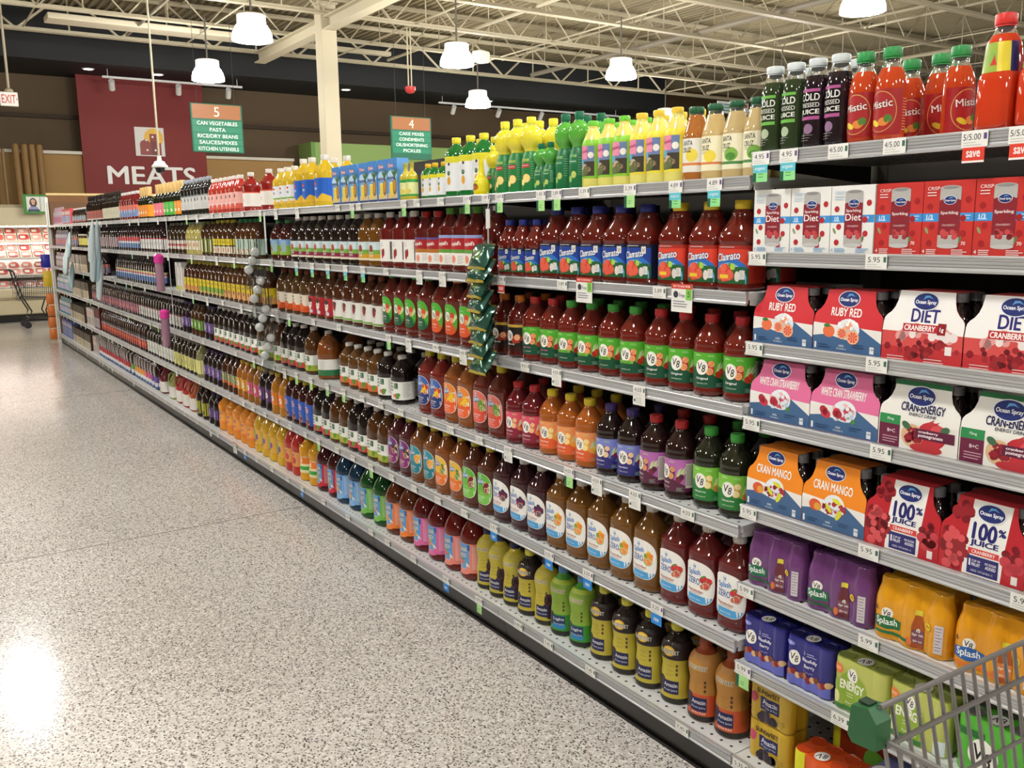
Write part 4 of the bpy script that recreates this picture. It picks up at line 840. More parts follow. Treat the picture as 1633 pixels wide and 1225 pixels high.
TAGM = {
 'T': [(1.706, '4.89', 'teal'), (1.852, '4.89', 'teal'), (2.043, '3.39', 'green'), (2.260, '3.39', ''), (2.406, '2.89', 'green'), (2.494, '1.85', 'green'), (2.750, '3.69', 'green'), (2.843, '1.99', ''), (2.977, '2.19', 'green'), (3.181, '1.79', ''), (3.384, '2.59', ''), (3.504, '3.15', 'green'), (3.969, '2.75', ''), (4.041, '2.75', 'green'), (4.214, '3.05', ''), (4.772, '3.49', 'long'), (5.113, '3.49', 'long'), (5.389, '4.15', 'green'), (5.729, '3.65', ''), (5.980, '3.65', ''), (6.207, '3.65', '')],
 '2': [(1.910, '5.89', ''), (2.259, '5.89', 'sign'), (1.819, '5.89', 'sign'), (2.376, '5.89', ''), (2.745, '2.99', 'red'), (3.181, '3.19', 'long'), (3.380, '3.19', 'long'), (3.699, '3.29', ''), (3.948, '4.75', 'teal'), (4.154, '4.75', 'teal'), (4.378, '4.75', 'teal'), (4.593, '4.75', 'teal'), (4.826, '4.75', 'teal'), (5.036, '3.99', '')],
 '3': [(1.991, '4.03', 'long'), (2.409, '4.03', 'long'), (2.597, '4.03', ''), (2.813, '4.03', ''), (3.030, '4.85', 'long'), (3.250, '4.85', ''), (3.499, '4.85', 'long'), (3.698, '4.29', 'green'), (4.267, '3.55', ''), (4.616, '3.55', ''), (4.992, '3.85', 'green')],
 '4': [(1.777, '4.03', ''), (2.005, '4.03', 'long'), (2.191, '4.03', 'long'), (2.340, '4.03', 'green'), (2.714, '4.03', 'long'), (2.919, '3.25', ''), (3.145, '3.25', ''), (3.368, '3.25', ''), (3.596, '4.49', ''), (3.805, '4.49', ''), (4.017, '4.49', ''), (4.248, '4.49', 'green'), (4.464, '4.49', 'green'), (4.698, '4.49', 'green'), (4.921, '4.49', 'green'), (5.117, '4.49', 'long')],
 '5': [(1.898, '3.25', 'blue'), (2.236, '3.25', 'blue'), (2.458, '3.25', 'blue'), (2.823, '3.25', 'blue'), (3.048, '3.25', ''), (3.270, '3.25', ''), (3.490, '3.25', ''), (3.718, '3.25', ''), (3.947, '4.49', 'green'), (4.165, '4.49', ''), (4.368, '4.49', ''), (4.631, '3.79', 'green'), (4.830, '3.79', ''), (5.075, '2.99', ''), (5.304, '2.99', ''), (5.527, '2.99', ''), (5.764, '2.99', '')],
 'B': [(1.780, '7.45', ''), (2.221, '7.45', ''), (2.465, '7.45', ''), (2.660, '6.85', ''), (2.947, '4.95', 'green'), (3.216, '2.45', 'blue'), (3.519, '2.45', ''), (3.793, '2.45', ''), (3.978, '2.45', ''), (4.265, '2.45', ''), (4.602, '2.45', ''), (4.929, '2.45', 'blue'), (5.171, '2.25', ''), (5.456, '2.25', ''), (5.753, '2.25', ''), (6.006, '2.25', 'blue'), (6.234, '2.25', 'sign'), (6.650, '2.25', '')],
}
TAGR = {
 'T': [(1.552, '4.95', 'teal'), (1.467, '4.95', 'teal'), (1.327, '4/5.00', ''), (1.185, '4/5.00', ''), (1.008, '5/5.00', 'red'), (0.914, '5/5.00', 'red')],
 '2': [(1.552, '5.95', ''), (1.213, '5.95', '')],
 '3': [(1.552, '5.95', ''), (1.197, '5.95', '')],
 '4': [(1.552, '5.95', ''), (1.173, '5.95', '')],
 '5': [(1.552, '5.95', ''), (1.189, '5.95', ''), (0.834, '5.95', '')],
 '6': [(1.552, '5.99', ''), (1.175, '5.99', '')],
 '7': [(1.552, '5.99', 'green'), (1.238, '6.39', '')],
 'B': [(1.550, '5.35', '')],
}
# ------------------------------------------------------------------ put the stock on the shelves
SH = {'T': 'top shelf', '2': 'second shelf', '3': 'third shelf', '4': 'fourth shelf', '5': 'fifth shelf', 'B': 'bottom deck'}
SHR = {'T': 'top shelf', '2': 'second shelf', '3': 'third shelf', '4': 'fourth shelf', '5': 'fifth shelf', '6': 'sixth shelf', '7': 'seventh shelf', 'B': 'bottom deck'}
def put(key, x, y, z, rz, label, group):
    name, cat, d, parts = PR[key]
    r = thing(name, label, cat, (x, y, z), rz, group)
    made = []
    for pn, me, par in parts:
        made.append(obj(pn, me, made[par] if par is not None else r))
    return r
BACKROW = {'T': ('lem_y', 'lem_g', 'lime_big', 'lemon_big', 'pine_big', 'sc_lime', 'cran_white', 'oj_blue'), '3': ('v8', 'v8ls', 'v8hf', 'v8blk'), '4': ('fus_mango', 'fus_blue', 'fus_purple', 'fus_pom', 'fus_green', 'org_dark', 'org_amber', 'sp_org', 'sp_kiwi', 'sp_blue', 'jj_big'), '5': ('z_water', 'z_orange', 'z_berry'), '2': ('clam_y', 'clam_b', 'clam_s', 'chili_white'), 'B': ('pr_dark', 'pr_org', 'pr_green')}
HY = {}
ROUND = set('v8 v8ls v8hf v8blk fus_green fus_purple fus_blue fus_mango fus_pom sc_lime sc_lemon sc_tan lem_y lem_g lime_big lime_small lemon_big lemon_small pine_big pine_small lemon_neck tonic mix_org mix_green mix_pink wine_white wine_red pr_dark pr_yel pr_green pr_org'.split())
def half(key):
    if key not in HY:
        ys = [v.co.y for _, me, p in PR[key][3] if p is None for v in me.vertices]; HY[key] = max(ys)
    return HY[key]
for s, runs in ROWS.items():
    n_of = {}; off = .045 if s == 'B' else .03
    total = {}
    for k, xs in runs: total[k] = total.get(k, 0) + len(xs)
    rr = random.Random(ord(s))
    for k, xs in runs:
        d = PR[k][2]; hy = half(k)
        for x in xs:
            i = n_of.get(k, 0); n_of[k] = i + 1
            near = x < 3
            rz = radians(rr.uniform(-6, 6) + (5 if near else 10)) if k in ROUND else radians(rr.uniform(-1, 1)) if PR[k][1] in ('bottle', 'jug') else 0
            if k == 'fus_purple': rz -= radians(32)
            if k == 'jj_big': rz -= radians(30)
            if k == 'tom_tall': rz = 0
            lab = '%s, %s from near end, %s' % (d, ordw(i), SH[s]) if total[k] > 1 else '%s, on the %s' % (d, SH[s])
            y = LIP - off - hy - rr.uniform(0, .006) - (.040 if k in ('lemon_small', 'pine_big', 'pine_small') else 0)
            put(k, x, y, Z[s] - .0033, rz, lab, d + 's, ' + SH[s])
            if k in BACKROW.get(s, ()) and x < 5.2:
                lab2 = 'back-row %s, %s along, %s' % (d, ordw(i), SH[s])
                put(k, x, y - 2 * hy - .016, Z[s] - .0033, rz + radians(rr.uniform(-3, 3)) if k[:2] not in ('cl', 'z_', 'sp', 'jj', 'oj', 'or') else radians(rr.uniform(-1, 1)), lab2, 'back-row ' + d + 's, ' + SH[s])
put('lemon_squeeze', 2.93, LIP - .036, Z['T'] - .0033, 0, PR['lemon_squeeze'][2] + ', top shelf edge', 'lemon squeeze bottles')

# ------------------------------------------------------------------ multipacks of the near bay
def navy_logo(P, u, v, r):
    r *= 1.1; P.ell(u, v, r, r * .66, '#e9ebf0', n=30); P.ell(u, v, r * .93, r * .60, '#24306e', n=30)
    P.ngon([(u - r * .25, v + r * .10), (u - r * .1, v + r * .42), (u + r * .22, v + r * .44), (u + r * .52, v + r * .2), (u + r * .2, v + r * .3), (u - r * .02, v + r * .26)], '#5f9fd8')
    P.text('Ocean Spray', u, v - r * .08, r * .34, '#f3f4f8', w=r * 1.6, bold=.03)
def six_pack(key, desc, w, h, panel, artf, bot='#1c1012', name='juice_six_pack'):
    dp = .125; pt = w / 3; r = pt / 2 - .001; parts = []
    S = Shape(smooth([(0, r * .85), (.003, r * .96), (.008, r), (h * .5, r), (h * .6, r * .98), (h * .72, r * .78), (h * .82, r * .5), (h * .86, .0145), (h * .9, .0145)], 2))
    for j in range(2):
        for i in range(3):
            mb = MB(); S.loft(mb, juice(bot), n=18)
            ox, oy = (i - 1) * pt, dp / 2 - r - .004 - j * (2 * r + .001)
            mb.v = [(a + ox, b + oy, c) for a, b, c in mb.v]; bi = len(parts)
            parts.append(['bottle', mb.mesh('bottle'), None])
            cm = MB(); cm.lathe([(h * .87, .0165), (h * .985, .0165), (h * .992, .0145)], mat('#6d6c70', .4), (ox, oy), 20); parts.append(['cap', cm.mesh('cap'), bi])
    prof = [(1, 0), (1, .55), (.985, .60), (.93, .645), (.84, .69), (.76, .76), (.71, .85), (.69, .93), (.68, 1.0)]
    yf = lambda v: dp / 2 + .002 - max(0, v - h * .42) / (h * .58) * .016
    oc = [(x * w / 2, y * h) for x, y in prof]; out = [(-x, y) for x, y in reversed(oc)] + oc    # counter-clockwise is bottom-right first
    ring = [(-x, y) for x, y in oc[::-1]] + [(x, y) for x, y in oc]
    ccw = [(-w / 2, 0)] + [(w / 2, 0)] + oc[1:] + [(-x, y) for x, y in oc[::-1][:-1]]
    mb = MB(); m = mat(panel, .4)
    for k in range(len(prof) - 1):     # front panel in strips, following the lean
        (x0, y0), (x1, y1) = oc[k], oc[k + 1]
        vs = []
        for t in (0, .0012): vs += [(x0, yf(y0) - t, y0), (-x0, yf(y0) - t, y0), (-x1, yf(y1) - t, y1), (x1, yf(y1) - t, y1)]
        mb.add(vs, [(0, 1, 2, 3), (7, 6, 5, 4), (0, 3, 7, 4), (1, 5, 6, 2)], m)
    xt = oc[-1][0]
    mb.box(-xt, xt, -dp / 2 + .02, yf(h), h - .0012, h, m)
    mb.box(-w / 2, w / 2, -dp / 2, -dp / 2 + .0012, 0, h * .55, m); mb.box(-xt, xt, -dp / 2 + .018, -dp / 2 + .02, h * .5, h, m)
    parts.append(['carton_wrap', mb.mesh('carton_wrap'), None])
    # the printed outline has to stay convex for clipping: print in three convex zones
    P = Paint(lambda u, v, off: (-u, yf(v) + off, v), 1., .0004, vb=[h * .42]); P.clip = [(-w, .001), (w, .001), (w, h), (-w, h)]
    artf(P, w, h, oc); parts.append(['front_print', P.mb.mesh('front_print'), None])
    PR[key] = (name, 'six-pack', desc, parts); DIM[key] = h
def shoulder_fill(P, oc, v0, v1, col):
    for (x0, y0), (x1, y1) in zip(oc, oc[1:]):
        a, b = max(y0, v0), min(y1, v1)
        if b - a < 1e-6: continue
        f = lambda y: x0 + (x1 - x0) * (y - y0) / (y1 - y0)
        n = max(1, int((b - a) / .01)); 
        for i in range(n):
            p, q = a + (b - a) * i / n, a + (b - a) * (i + 1) / n
            P.poly([(-f(p), p), (f(p), p), (f(q), q), (-f(q), q)], col); P.off -= P.inc
    P.off += P.inc
def small_print(P, w, h):
    P.rect(-w * .47, h * .04, -w * .44, h * .14, '#e8ecf2'); P.rect(w * .35, h * .03, w * .41, h * .14, '#e8ecf2'); P.text('130', w * .38, h * .10, .005, '#333344', bold=.02)
    P.text('100%', -w * .06, h * .11, .005, '#dfe8f2', bold=.02); P.text('VITAMIN C', -w * .06, h * .06, .004, '#dfe8f2', bold=.01)
    P.lines(-w * .4, h * .10, w * .2, 2, .006, '#24406a', .002); P.lines(w * .1, h * .14, w * .18, 2, .006, '#24406a', .002)
def a_wave(top, name, fruit, nw):
    def f(P, w, h, oc):
        shoulder_fill(P, oc, 0, h, '#eceae6'); shoulder_fill(P, oc, h * .52, h, top)
        P.poly([(-w * .5, h * .46), (w * .5, h * .40), (w * .5, h * .56), (-w * .5, h * .56)], top)
        P.poly([(-w * .5, 0), (w * .5, 0), (w * .5, h * .20), (w * .2, h * .34), (-w * .05, h * .22), (-w * .3, h * .28), (-w * .5, h * .24)], '#42658f')
        P.poly([(w * .02, h * .3), (w * .2, h * .42), (w * .5, h * .2), (w * .5, h * .05)], '#42658f')
        P.ell(w * .02, h * .38, w * .17, h * .17, '#e3e9ee'); P.ell(w * .03, h * .33, w * .13, h * .10, '#b9cbdc')
        fruit(P, w, h)
        P.text(name, -w * .03, h * .65, h * .13, '#f5f3ee', w=nw * w, bold=.03)
        navy_logo(P, -w * .02, h * .86, w * .145); small_print(P, w, h)
    return f
def fr_ruby(P, w, h):
    P.ell(-w * .26, h * .33, w * .09, h * .10, '#e8744a'); P.ell(-w * .29, h * .42, w * .05, h * .03, '#3f7a3a')
    P.slice(-w * .06, h * .31, w * .075, '#ef9a5a', '#e2603f'); P.slice(w * .10, h * .26, w * .09, '#ef9a5a', '#e2603f'); P.slice(w * .03, h * .44, w * .06, '#ef9a5a', '#e88a6a')
    P.blobs(w * .02, h * .45, w * .15, h * .08, 10, .004, ['#f2f5f8'], 3)
def fr_berry(P, w, h):
    P.blobs(0, h * .36, w * .16, h * .12, 9, .007, ['#e8b9bd', '#c84a58', '#dfe6ee'], 7); P.blobs(-w * .2, h * .32, w * .14, h * .06, 5, .010, ['#c8384a', '#b02a3c'], 2); P.ell(w * .15, h * .24, w * .03, h * .04, '#4a8a3f')
def fr_mango(P, w, h):
    P.blobs(0, h * .34, w * .18, h * .13, 14, .005, ['#a82a3a', '#e2e8ee', '#c2404a'], 11); P.ell(-w * .28, h * .33, w * .10, h * .09, '#d8582f'); P.ell(-w * .24, h * .31, w * .06, h * .06, '#e0a03a')
    P.ell(w * .10, h * .26, w * .035, h * .09, '#d8d63a', rot=-.5); P.ell(-w * .06, h * .33, w * .03, h * .08, '#d8d63a', rot=.7); P.ell(w * .06, h * .46, w * .08, h * .03, '#d8d63a', rot=-.3)
def a_diet(P, w, h, oc):
    shoulder_fill(P, oc, 0, h, '#efedea'); shoulder_fill(P, oc, 0, h * .42, '#d4504f'); shoulder_fill(P, oc, 0, h * .2, '#c23238')
    P.blobs(0, h * .40, w * .42, h * .08, 8, .011, ['#e2a09c', '#ece2e0'], 5); P.blobs(0, h * .2, w * .44, h * .16, 11, .0075, ['#6a1420', '#8c1c26', '#a02a30'], 9)
    P.text('DIET', w * .02, h * .66, h * .18, '#2b2a72', w=w * .34, bold=.035)
    P.rect(-w * .24, h * .43, w * .26, h * .54, '#b3242c'); P.text('CRANBERRY', -w * .03, h * .485, h * .075, '#f6f2ee', w=w * .38, bold=.04); P.rect(w * .19, h * .41, w * .29, h * .57, '#8c1c26'); P.text('1g', w * .24, h * .48, h * .07, '#f4eeea', bold=.03)
    navy_logo(P, 0, h * .86, w * .145); P.lines(-w * .42, h * .05, w * .3, 2, .006, '#e8c8c4', .002); P.lines(w * .05, h * .05, w * .3, 2, .006, '#e8c8c4', .002); P.rect(w * .3, h * .14, w * .38, h * .26, '#ece8e4')
def a_energy(P, w, h, oc):
    shoulder_fill(P, oc, 0, h, '#e9e7e1'); shoulder_fill(P, oc, h * .93, h, '#3a8a5a')
    P.rect(-w * .49, 0, -w * .22, h * .34, '#6a2140'); P.rect(-w * .49, h * .34, -w * .22, h * .48, '#2f8a4f'); P.text('75mg', -w * .35, h * .41, h * .045, '#e2f0e4', bold=.02)
    P.text('B+C', -w * .33, h * .24, h * .05, '#efe2e8', bold=.02); P.lines(-w * .44, h * .14, w * .2, 3, .006, '#c9a0b0', .002)
    P.ell(w * .18, h * .26, w * .18, h * .2, '#c02f3a'); P.ell(w * .26, h * .33, w * .10, h * .10, '#d85058'); P.ngon([(w * .12, h * .44), (w * .2, h * .5), (w * .18, h * .43), (w * .27, h * .48), (w * .22, h * .41)], '#b03a3a')
    P.ell(-w * .06, h * .22, w * .14, h * .17, '#d9b48a', rot=.4); P.blobs(-w * .05, h * .22, w * .10, h * .12, 12, .006, ['#7a1424', '#9a2030'], 4); P.ell(-w * .14, h * .36, w * .06, h * .05, '#3f6a4a', rot=-.6); P.ell(w * .34, h * .37, w * .06, h * .05, '#3f6a4a', rot=.5)
    P.ell(w * .12, h * .06, w * .2, h * .07, '#b8323a')
    P.rect(-w * .02, h * .19, w * .46, h * .34, '#5f1c3c'); P.text('cranberry', w * .14, h * .295, h * .045, '#f3e8ec', w=w * .24, bold=.03); P.text('pomegranate', w * .17, h * .235, h * .05, '#f3e8ec', w=w * .30, bold=.03)
    P.text('CRAN-ENERGY', w * .04, h * .63, h * .12, '#22254f', w=w * .54, bold=.04); P.text('ENERGY DRINK', w * .05, h * .53, h * .045, '#33364f', w=w * .34, bold=.02)
    navy_logo(P, 0, h * .80, w * .165)
def a_hundred(P, w, h, oc):
    shoulder_fill(P, oc, 0, h, '#b8252f'); P.poly([(-w * .21, 0), (w * .24, 0), (w * .29, h * .99), (-w * .16, h * .99)], '#efeeea')
    P.blobs(-w * .32, h * .3, w * .15, h * .28, 14, .009, ['#7a1420', '#96202a', '#d8545a'], 6); P.blobs(w * .36, h * .3, w * .10, h * .2, 8, .010, ['#7a1420', '#c8404a'], 8); P.blobs(-w * .26, h * .78, w * .10, h * .12, 5, .009, ['#7a1420', '#96202a'], 3)
    P.text('100', w * .015, h * .60, h * .21, '#25276b', w=w * .27, bold=.05); P.text('%', w * .21, h * .64, h * .09, '#25276b', w=w * .08, bold=.06); P.text('JUICE', w * .03, h * .44, h * .09, '#25276b', w=w * .32, bold=.04)
    P.rect(-w * .15, h * .29, w * .21, h * .37, '#d8403a'); P.text('CRANBERRY', w * .03, h * .33, h * .045, '#f8f2ee', w=w * .27, bold=.03)
    P.rect(-w * .15, h * .03, w * .21, h * .27, '#2a2a6e'); P.text('1', -w * .12, h * .18, h * .09, '#f0f0f6', bold=.04); P.text('CUP OF', -w * .045, h * .205, h * .032, '#f0f0f6', w=w * .10, bold=.02); P.text('FRUIT', -w * .045, h * .155, h * .04, '#f0f0f6', w=w * .10, bold=.03); P.text('NO SUGAR', w * .125, h * .205, h * .032, '#f0f0f6', w=w * .13, bold=.02); P.text('ADDED', w * .125, h * .155, h * .04, '#f0f0f6', w=w * .12, bold=.03); P.text('100% VITAMIN C', w * .03, h * .075, h * .03, '#d8d8ea', w=w * .26, bold=.01)
    P.rect(w * .36, h * .04, w * .43, h * .15, '#e8e0dc'); navy_logo(P, w * .06, h * .85, w * .15)
six_pack('pk_ruby', 'red and blue carton six-pack with grapefruit slices', .186, .148, '#c23a3c', a_wave('#cc3038', 'RUBY RED', fr_ruby, .44))
six_pack('pk_diet', 'white and red carton six-pack with large navy word Diet', .188, .155, '#d8504f', a_diet)
six_pack('pk_white', 'pink and blue carton six-pack with strawberries', .19, .154, '#d8709a', a_wave('#dd6f9c', 'WHITE CRAN STRAWBERRY', fr_berry, .66))
six_pack('pk_energy', 'cream carton six-pack with cut pomegranate picture', .19, .154, '#d9d6cc', a_energy)
six_pack('pk_mango', 'orange and blue carton six-pack with mango picture', .18, .166, '#e0812a', a_wave('#ec8a24', 'CRAN MANGO', fr_mango, .62))
six_pack('pk_hundred', 'red carton six-pack with white panel reading 100%', .184, .166, '#b8252f', a_hundred)
def can_art(diet):
    def f(P, w, h):
        bg = '#e6e6e2' if diet else '#c23530'; P.rect(-w / 2, 0, w / 2, h, bg)
        P.rect(-w / 2, h * .46, w / 2, h * .57, '#3b8fd2'); P.text('10' if diet else '1/3', -w * .36, h * .52, h * .06, '#eaf3fa', bold=.03); P.lines(-w * .44, h * .48, w * .18, 1, .01, '#bcdcf4', .002); P.text('1g', w * .36, h * .535, h * .04, '#eaf3fa', bold=.02) if diet else P.lines(w * .26, h * .53, w * .2, 2, .006, '#bcdcf4', .002)
        for u, v in ((-.36, .66), (.38, .74), (-.3, .40), (.32, .30), (-.34, .17), (.2, .12), (.3, .5)): P.ell(w * u, h * v, w * .06, w * .062, '#b02a30' if diet else '#a02226', n=14)
        P.ell(-w * .4, h * .34, w * .028, h * .05, '#8a9a6a', rot=.5, n=10); P.ell(w * .26, h * .22, w * .03, h * .05, '#6a7a4a', rot=-.3, n=10)
        c0, c1 = -w * .17, w * .24; cx = (c0 + c1) / 2
        P.rect(c0, h * .13, c1, h * .90, '#c9c8c6', rough=.25, metal=.3); P.ell(cx, h * .13, (c1 - c0) / 2, h * .03, '#bdbcba'); P.ell(cx, h * .90, (c1 - c0) / 2, h * .035, '#a9a8a6'); P.ell(cx, h * .905, (c1 - c0) * .38, h * .022, '#8a8988')
        P.rect(c0, h * .28, c1, h * .74, '#86242f'); P.ell(cx, h * .73, (c1 - c0) / 2, h * .03, '#86242f'); P.blobs(cx, h * .28, (c1 - c0) * .42, h * .05, 8, w * .045, ['#a83238', '#c24a4c'], 2)
        navy_logo(P, cx, h * .74, w * .115); P.text('Sparkling', cx, h * .63 if diet else h * .57, h * .05, '#f0e2e0', w=w * .34, bold=.02)
        if diet: P.text('Diet', cx, h * .54, h * .10, '#f8f2f0', w=w * .36, bold=.01)
        P.text('CRANBERRY', cx, h * .41, h * .025, '#e8c8c4', w=w * .26)
        P.text('CRISP', -w * .3, h * .90, h * .045, '#a9c4dc' if diet else '#f2dcd8', w=w * .24, bold=.01); P.lines(-w * .42, h * .84, w * .24, 2, .006, '#bcd0e0' if diet else '#f2dcd8', .002)
        P.text('4', -w * .44, h * .06, h * .05, '#8fb4d8' if diet else '#f6e6e2', bold=.02); P.lines(-w * .38, h * .075, w * .28, 3, .004, '#8fb4d8' if diet else '#f2cfca', .002); P.lines(w * .12, h * .075, w * .3, 3, .004, '#8fb4d8' if diet else '#f2cfca', .002)
        if not diet: P.text('70', w * .34, h * .17, h * .045, '#f6e6e2', bold=.02)
    return f
carton('bx_diet', 'sparkling_can_box', 'white four-can box with blue stripe', .115, .117, .157, '#dedeDA'.lower(), can_art(True), 'box')
carton('bx_spark', 'sparkling_can_box', 'red four-can box with blue stripe', .112, .117, .157, '#c8342f', can_art(False), 'box')
# shrink-wrapped packs: scalloped outline of a grid of bottles or cans
def scal_y(nx, ny, pt, r, u, d):
    """front outline of the stretched wrap: round over each bottle, bridging flat between them"""
    yc = (ny - 1) / 2 * pt; bx = (nx - 1) / 2 * pt + r
    best = yc
    for i in range(nx):
        dx = u - (i - (nx - 1) / 2) * pt
        if abs(dx) < r: best = max(best, yc + (r * r - dx * dx) ** .5)
    if abs(u) < bx - r: best = max(best, yc + r - d)
    return best
def scallop(nx, ny, pt, r, d):
    bx = (nx - 1) / 2 * pt + r; by = (ny - 1) / 2 * pt + r; xc = bx - r; yc = by - r; nu = 14 * nx
    us = [-bx + 2 * bx * (.5 - .5 * cos(pi * k / nu) if nx == 1 else k / nu) for k in range(nu + 1)]
    front = [(u, scal_y(nx, ny, pt, r, u, d)) for u in us]
    side = []
    if ny > 1:
        for k in range(1, 12):
            y = yc - 2 * yc * k / 12; x = bx - d
            for j in range(ny):
                dy = y - (j - (ny - 1) / 2) * pt
                if abs(dy) < r: x = max(x, xc + (r * r - dy * dy) ** .5)
            side.append((x, y))
    back = [(u, -y) for u, y in reversed(front)]
    left = [(-x, -y) for x, y in side]
    pts = front + side + back + left          # clockwise from above
    return list(reversed(pts))
def film_pack(key, name, desc, nx, ny, pt, prof, col, artf, lids=None, cat='multipack'):
    mb = MB(); R = []
    d = .0035 if lids else .009
    for z, q in prof: R.append([(x, y, z) for x, y in scallop(nx, ny, pt, pt / 2 * q, d)])
    mb.rings(R, mat(col, .12, coat=.3)); parts = [['film_wrap', mb.mesh('film_wrap', 55), None]]
    zs = [p[0] for p in prof]
    def rad(v):
        for (a, qa), (b, qb) in zip(prof, prof[1:]):
            if a <= v <= b and b > a: return pt / 2 * (qa + (qb - qa) * (v - a) / (b - a))
        return pt / 2
    P = Paint(lambda u, v, off: (-u, scal_y(nx, ny, pt, rad(v), u, d) + off + .0006, v), .003, .0004, vb=zs)
    artf(P, nx * pt, zs[-1]); parts.append(['front_print', P.mb.mesh('front_print', 70), None])
    h = zs[-1]
    if lids:
        for i in range(nx):
            for j in range(ny):
                lm = MB(); c = ((i - (nx - 1) / 2) * pt, (j - (ny - 1) / 2) * pt); lm.lathe([(h, pt * .42), (h + .003, pt * .42), (h + .003, pt * .38), (h + .0015, pt * .36)], mat(lids[0], .3), c, 24)
                parts.append(['can_lid', lm.mesh('can_lid'), None])
        tp = Paint(lambda u, v, off: (-u, v, h + .0032 + off), 1., .0004); tp.v8(0 if nx % 2 else -pt / 2, (ny - 1) / 2 * pt, pt * .4); parts.append(['top_print', tp.mb.mesh('top_print'), None])
    PR[key] = (name, cat, desc, parts); DIM[key] = h
BT = [(0, .9), (.004, .97), (.01, 1), (.085, 1), (.10, .96), (.118, .82), (.132, .70), (.146, .66), (.149, .6)]
def a_film(bg, badge, bot, band, blue=False):
    def f(P, w, h):
        P.v8(-w * .28, h * .44, h * .09); P.ngon([(-w * .45, h * .21), (-w * .28, h * .18), (-w * .12, h * .21), (-w * .11, h * .35), (-w * .28, h * .40), (-w * .45, h * .36)], badge)
        P.text('Splash', -w * .285, h * .29, h * .14, '#eef4ee', w=w * .25, bold=.02)
        P.rect(-w * .42, h * .10, w * .02, h * .15, band); P.text('6', -w * .42, h * .5, h * .08, '#2f2a3a', bold=.01)
        P.rect(w * .05, h * .04, w * .19, h * .40, bot); P.poly([(w * .05, h * .40), (w * .19, h * .40), (w * .155, h * .58), (w * .085, h * .58)], bot); P.rect(w * .08, h * .58, w * .16, h * .66, '#d8c83a')
        P.rect(w * .052, h * .12, w * .188, h * .34, '#7a4a5a' if not blue else '#e0803a'); P.text('Splash', w * .12, h * .26, h * .05, '#eef0e8', w=w * .12, bold=.02); P.text('Blend', w * .12, h * .16, h * .035, '#f2dcd0', w=w * .09, bold=.02); P.v8(w * .12, h * .33, h * .03)
        P.ell(w * .03, h * .14, w * .03, h * .07, '#d8703a'); P.ell(w * .24, h * .46, w * .045, w * .045, '#ecd23a', n=16); P.text('NEW', w * .24, h * .46, h * .045, '#a8202a', w=w * .06, bold=.05)
        P.rect(w * .34, h * .1, w * .43, h * .55, '#cfc6cc'); P.lines(w * .35, h * .5, w * .07, 8, h * .05, '#5a5058', .0015)
    return f
film_pack('fp_purple', 'juice_bottle_pack', 'purple shrink-wrapped pack of fruit drink bottles', 3, 2, .0645, BT, '#6a3a72', a_film('', '#1f6a4a', '#6a2a34', '#2f5a3a'))
film_pack('fp_yellow', 'juice_bottle_pack', 'golden shrink-wrapped bottle pack with green badge', 3, 2, .0645, BT, '#dc9a1a', a_film('', '#1f6a3a', '#a8521a', '#1f6a3a'))
film_pack('fp_gold', 'juice_bottle_pack', 'golden shrink-wrapped bottle pack with blue badge', 3, 2, .0645, BT, '#dc961a', a_film('', '#2a5fa8', '#a8521a', '#e0702a', True))
CN = [(0, .9), (.003, .97), (.008, 1), (.126, 1), (.133, .97), (.136, .92)]
def a_bliss(P, w, h):
    P.rect(-w * .47, 0.004, w * .47, h * .28, '#6a70c8'); P.v8(-w * .27, h * .58, h * .14); P.ell(-w * .36, h * .86, w * .09, h * .045, '#8a90dc'); P.text('6', -w * .36, h * .86, h * .05, '#f0f0fa', bold=.02)
    P.text('Blissfully', w * .05, h * .62, h * .085, '#e6e6f4', w=w * .30, bold=.03); P.text('Berry', w * .05, h * .50, h * .085, '#e6e6f4', w=w * .20, bold=.03); P.text('2', -w * .06, h * .76, h * .06, '#d8d8f0'); P.lines(0, h * .76, w * .2, 2, .006, '#b8bce4', .002); P.text('100% JUICE', w * .05, h * .38, h * .03, '#c8c8e8')
    for i in range(12): P.ell(-w * .44 + w * .08 * i, h * (.27 + .03 * ((i * 7) % 3 - 1)), w * .055, h * .065, ['#7a3f2a', '#b0684a', '#8c2a2a', '#d8b48a'][i % 4], n=12)
def a_en(P, w, h):
    P.ell(-w * .12, h * .42, w * .26, h * .38, '#8fae3a', n=30); P.v8(-w * .12, h * .74, h * .12); P.text('ENERGY', -w * .12, h * .52, h * .17, '#f4f5e4', w=w * .42, bold=.05); P.lines(-w * .22, h * .36, w * .18, 2, .007, '#dfe8b8', .0016); P.text('Pear Ginger', -w * .1, h * .18, h * .055, '#f0f2dc', w=w * .26, bold=.01)
    P.ell(-w * .38, h * .80, w * .09, h * .10, '#e8803a'); P.text('ENERGY', -w * .38, h * .80, h * .05, '#fbead8', w=w * .11, bold=.02); P.ell(-w * .40, h * .24, w * .07, h * .13, '#e4e2a0'); P.ell(-w * .41, h * .46, w * .04, h * .12, '#9ab84a'); P.rect(-w * .47, .004, w * .1, h * .12, '#3f7f42'); P.rect(w * .30, .004, w * .46, h * .3, '#d9e6ea')
def a_green(P, w, h):
    P.v8(-w * .1, h * .4, h * .26); P.text('LOW', w * .25, h * .2, h * .12, '#1f3a1a', w=w * .2, bold=.05); P.rect(-w * .45, h * .66, -w * .1, h * .78, '#1f6a2f'); P.rect(.1 * w, .004, w * .46, h * .12, '#1a1a18')
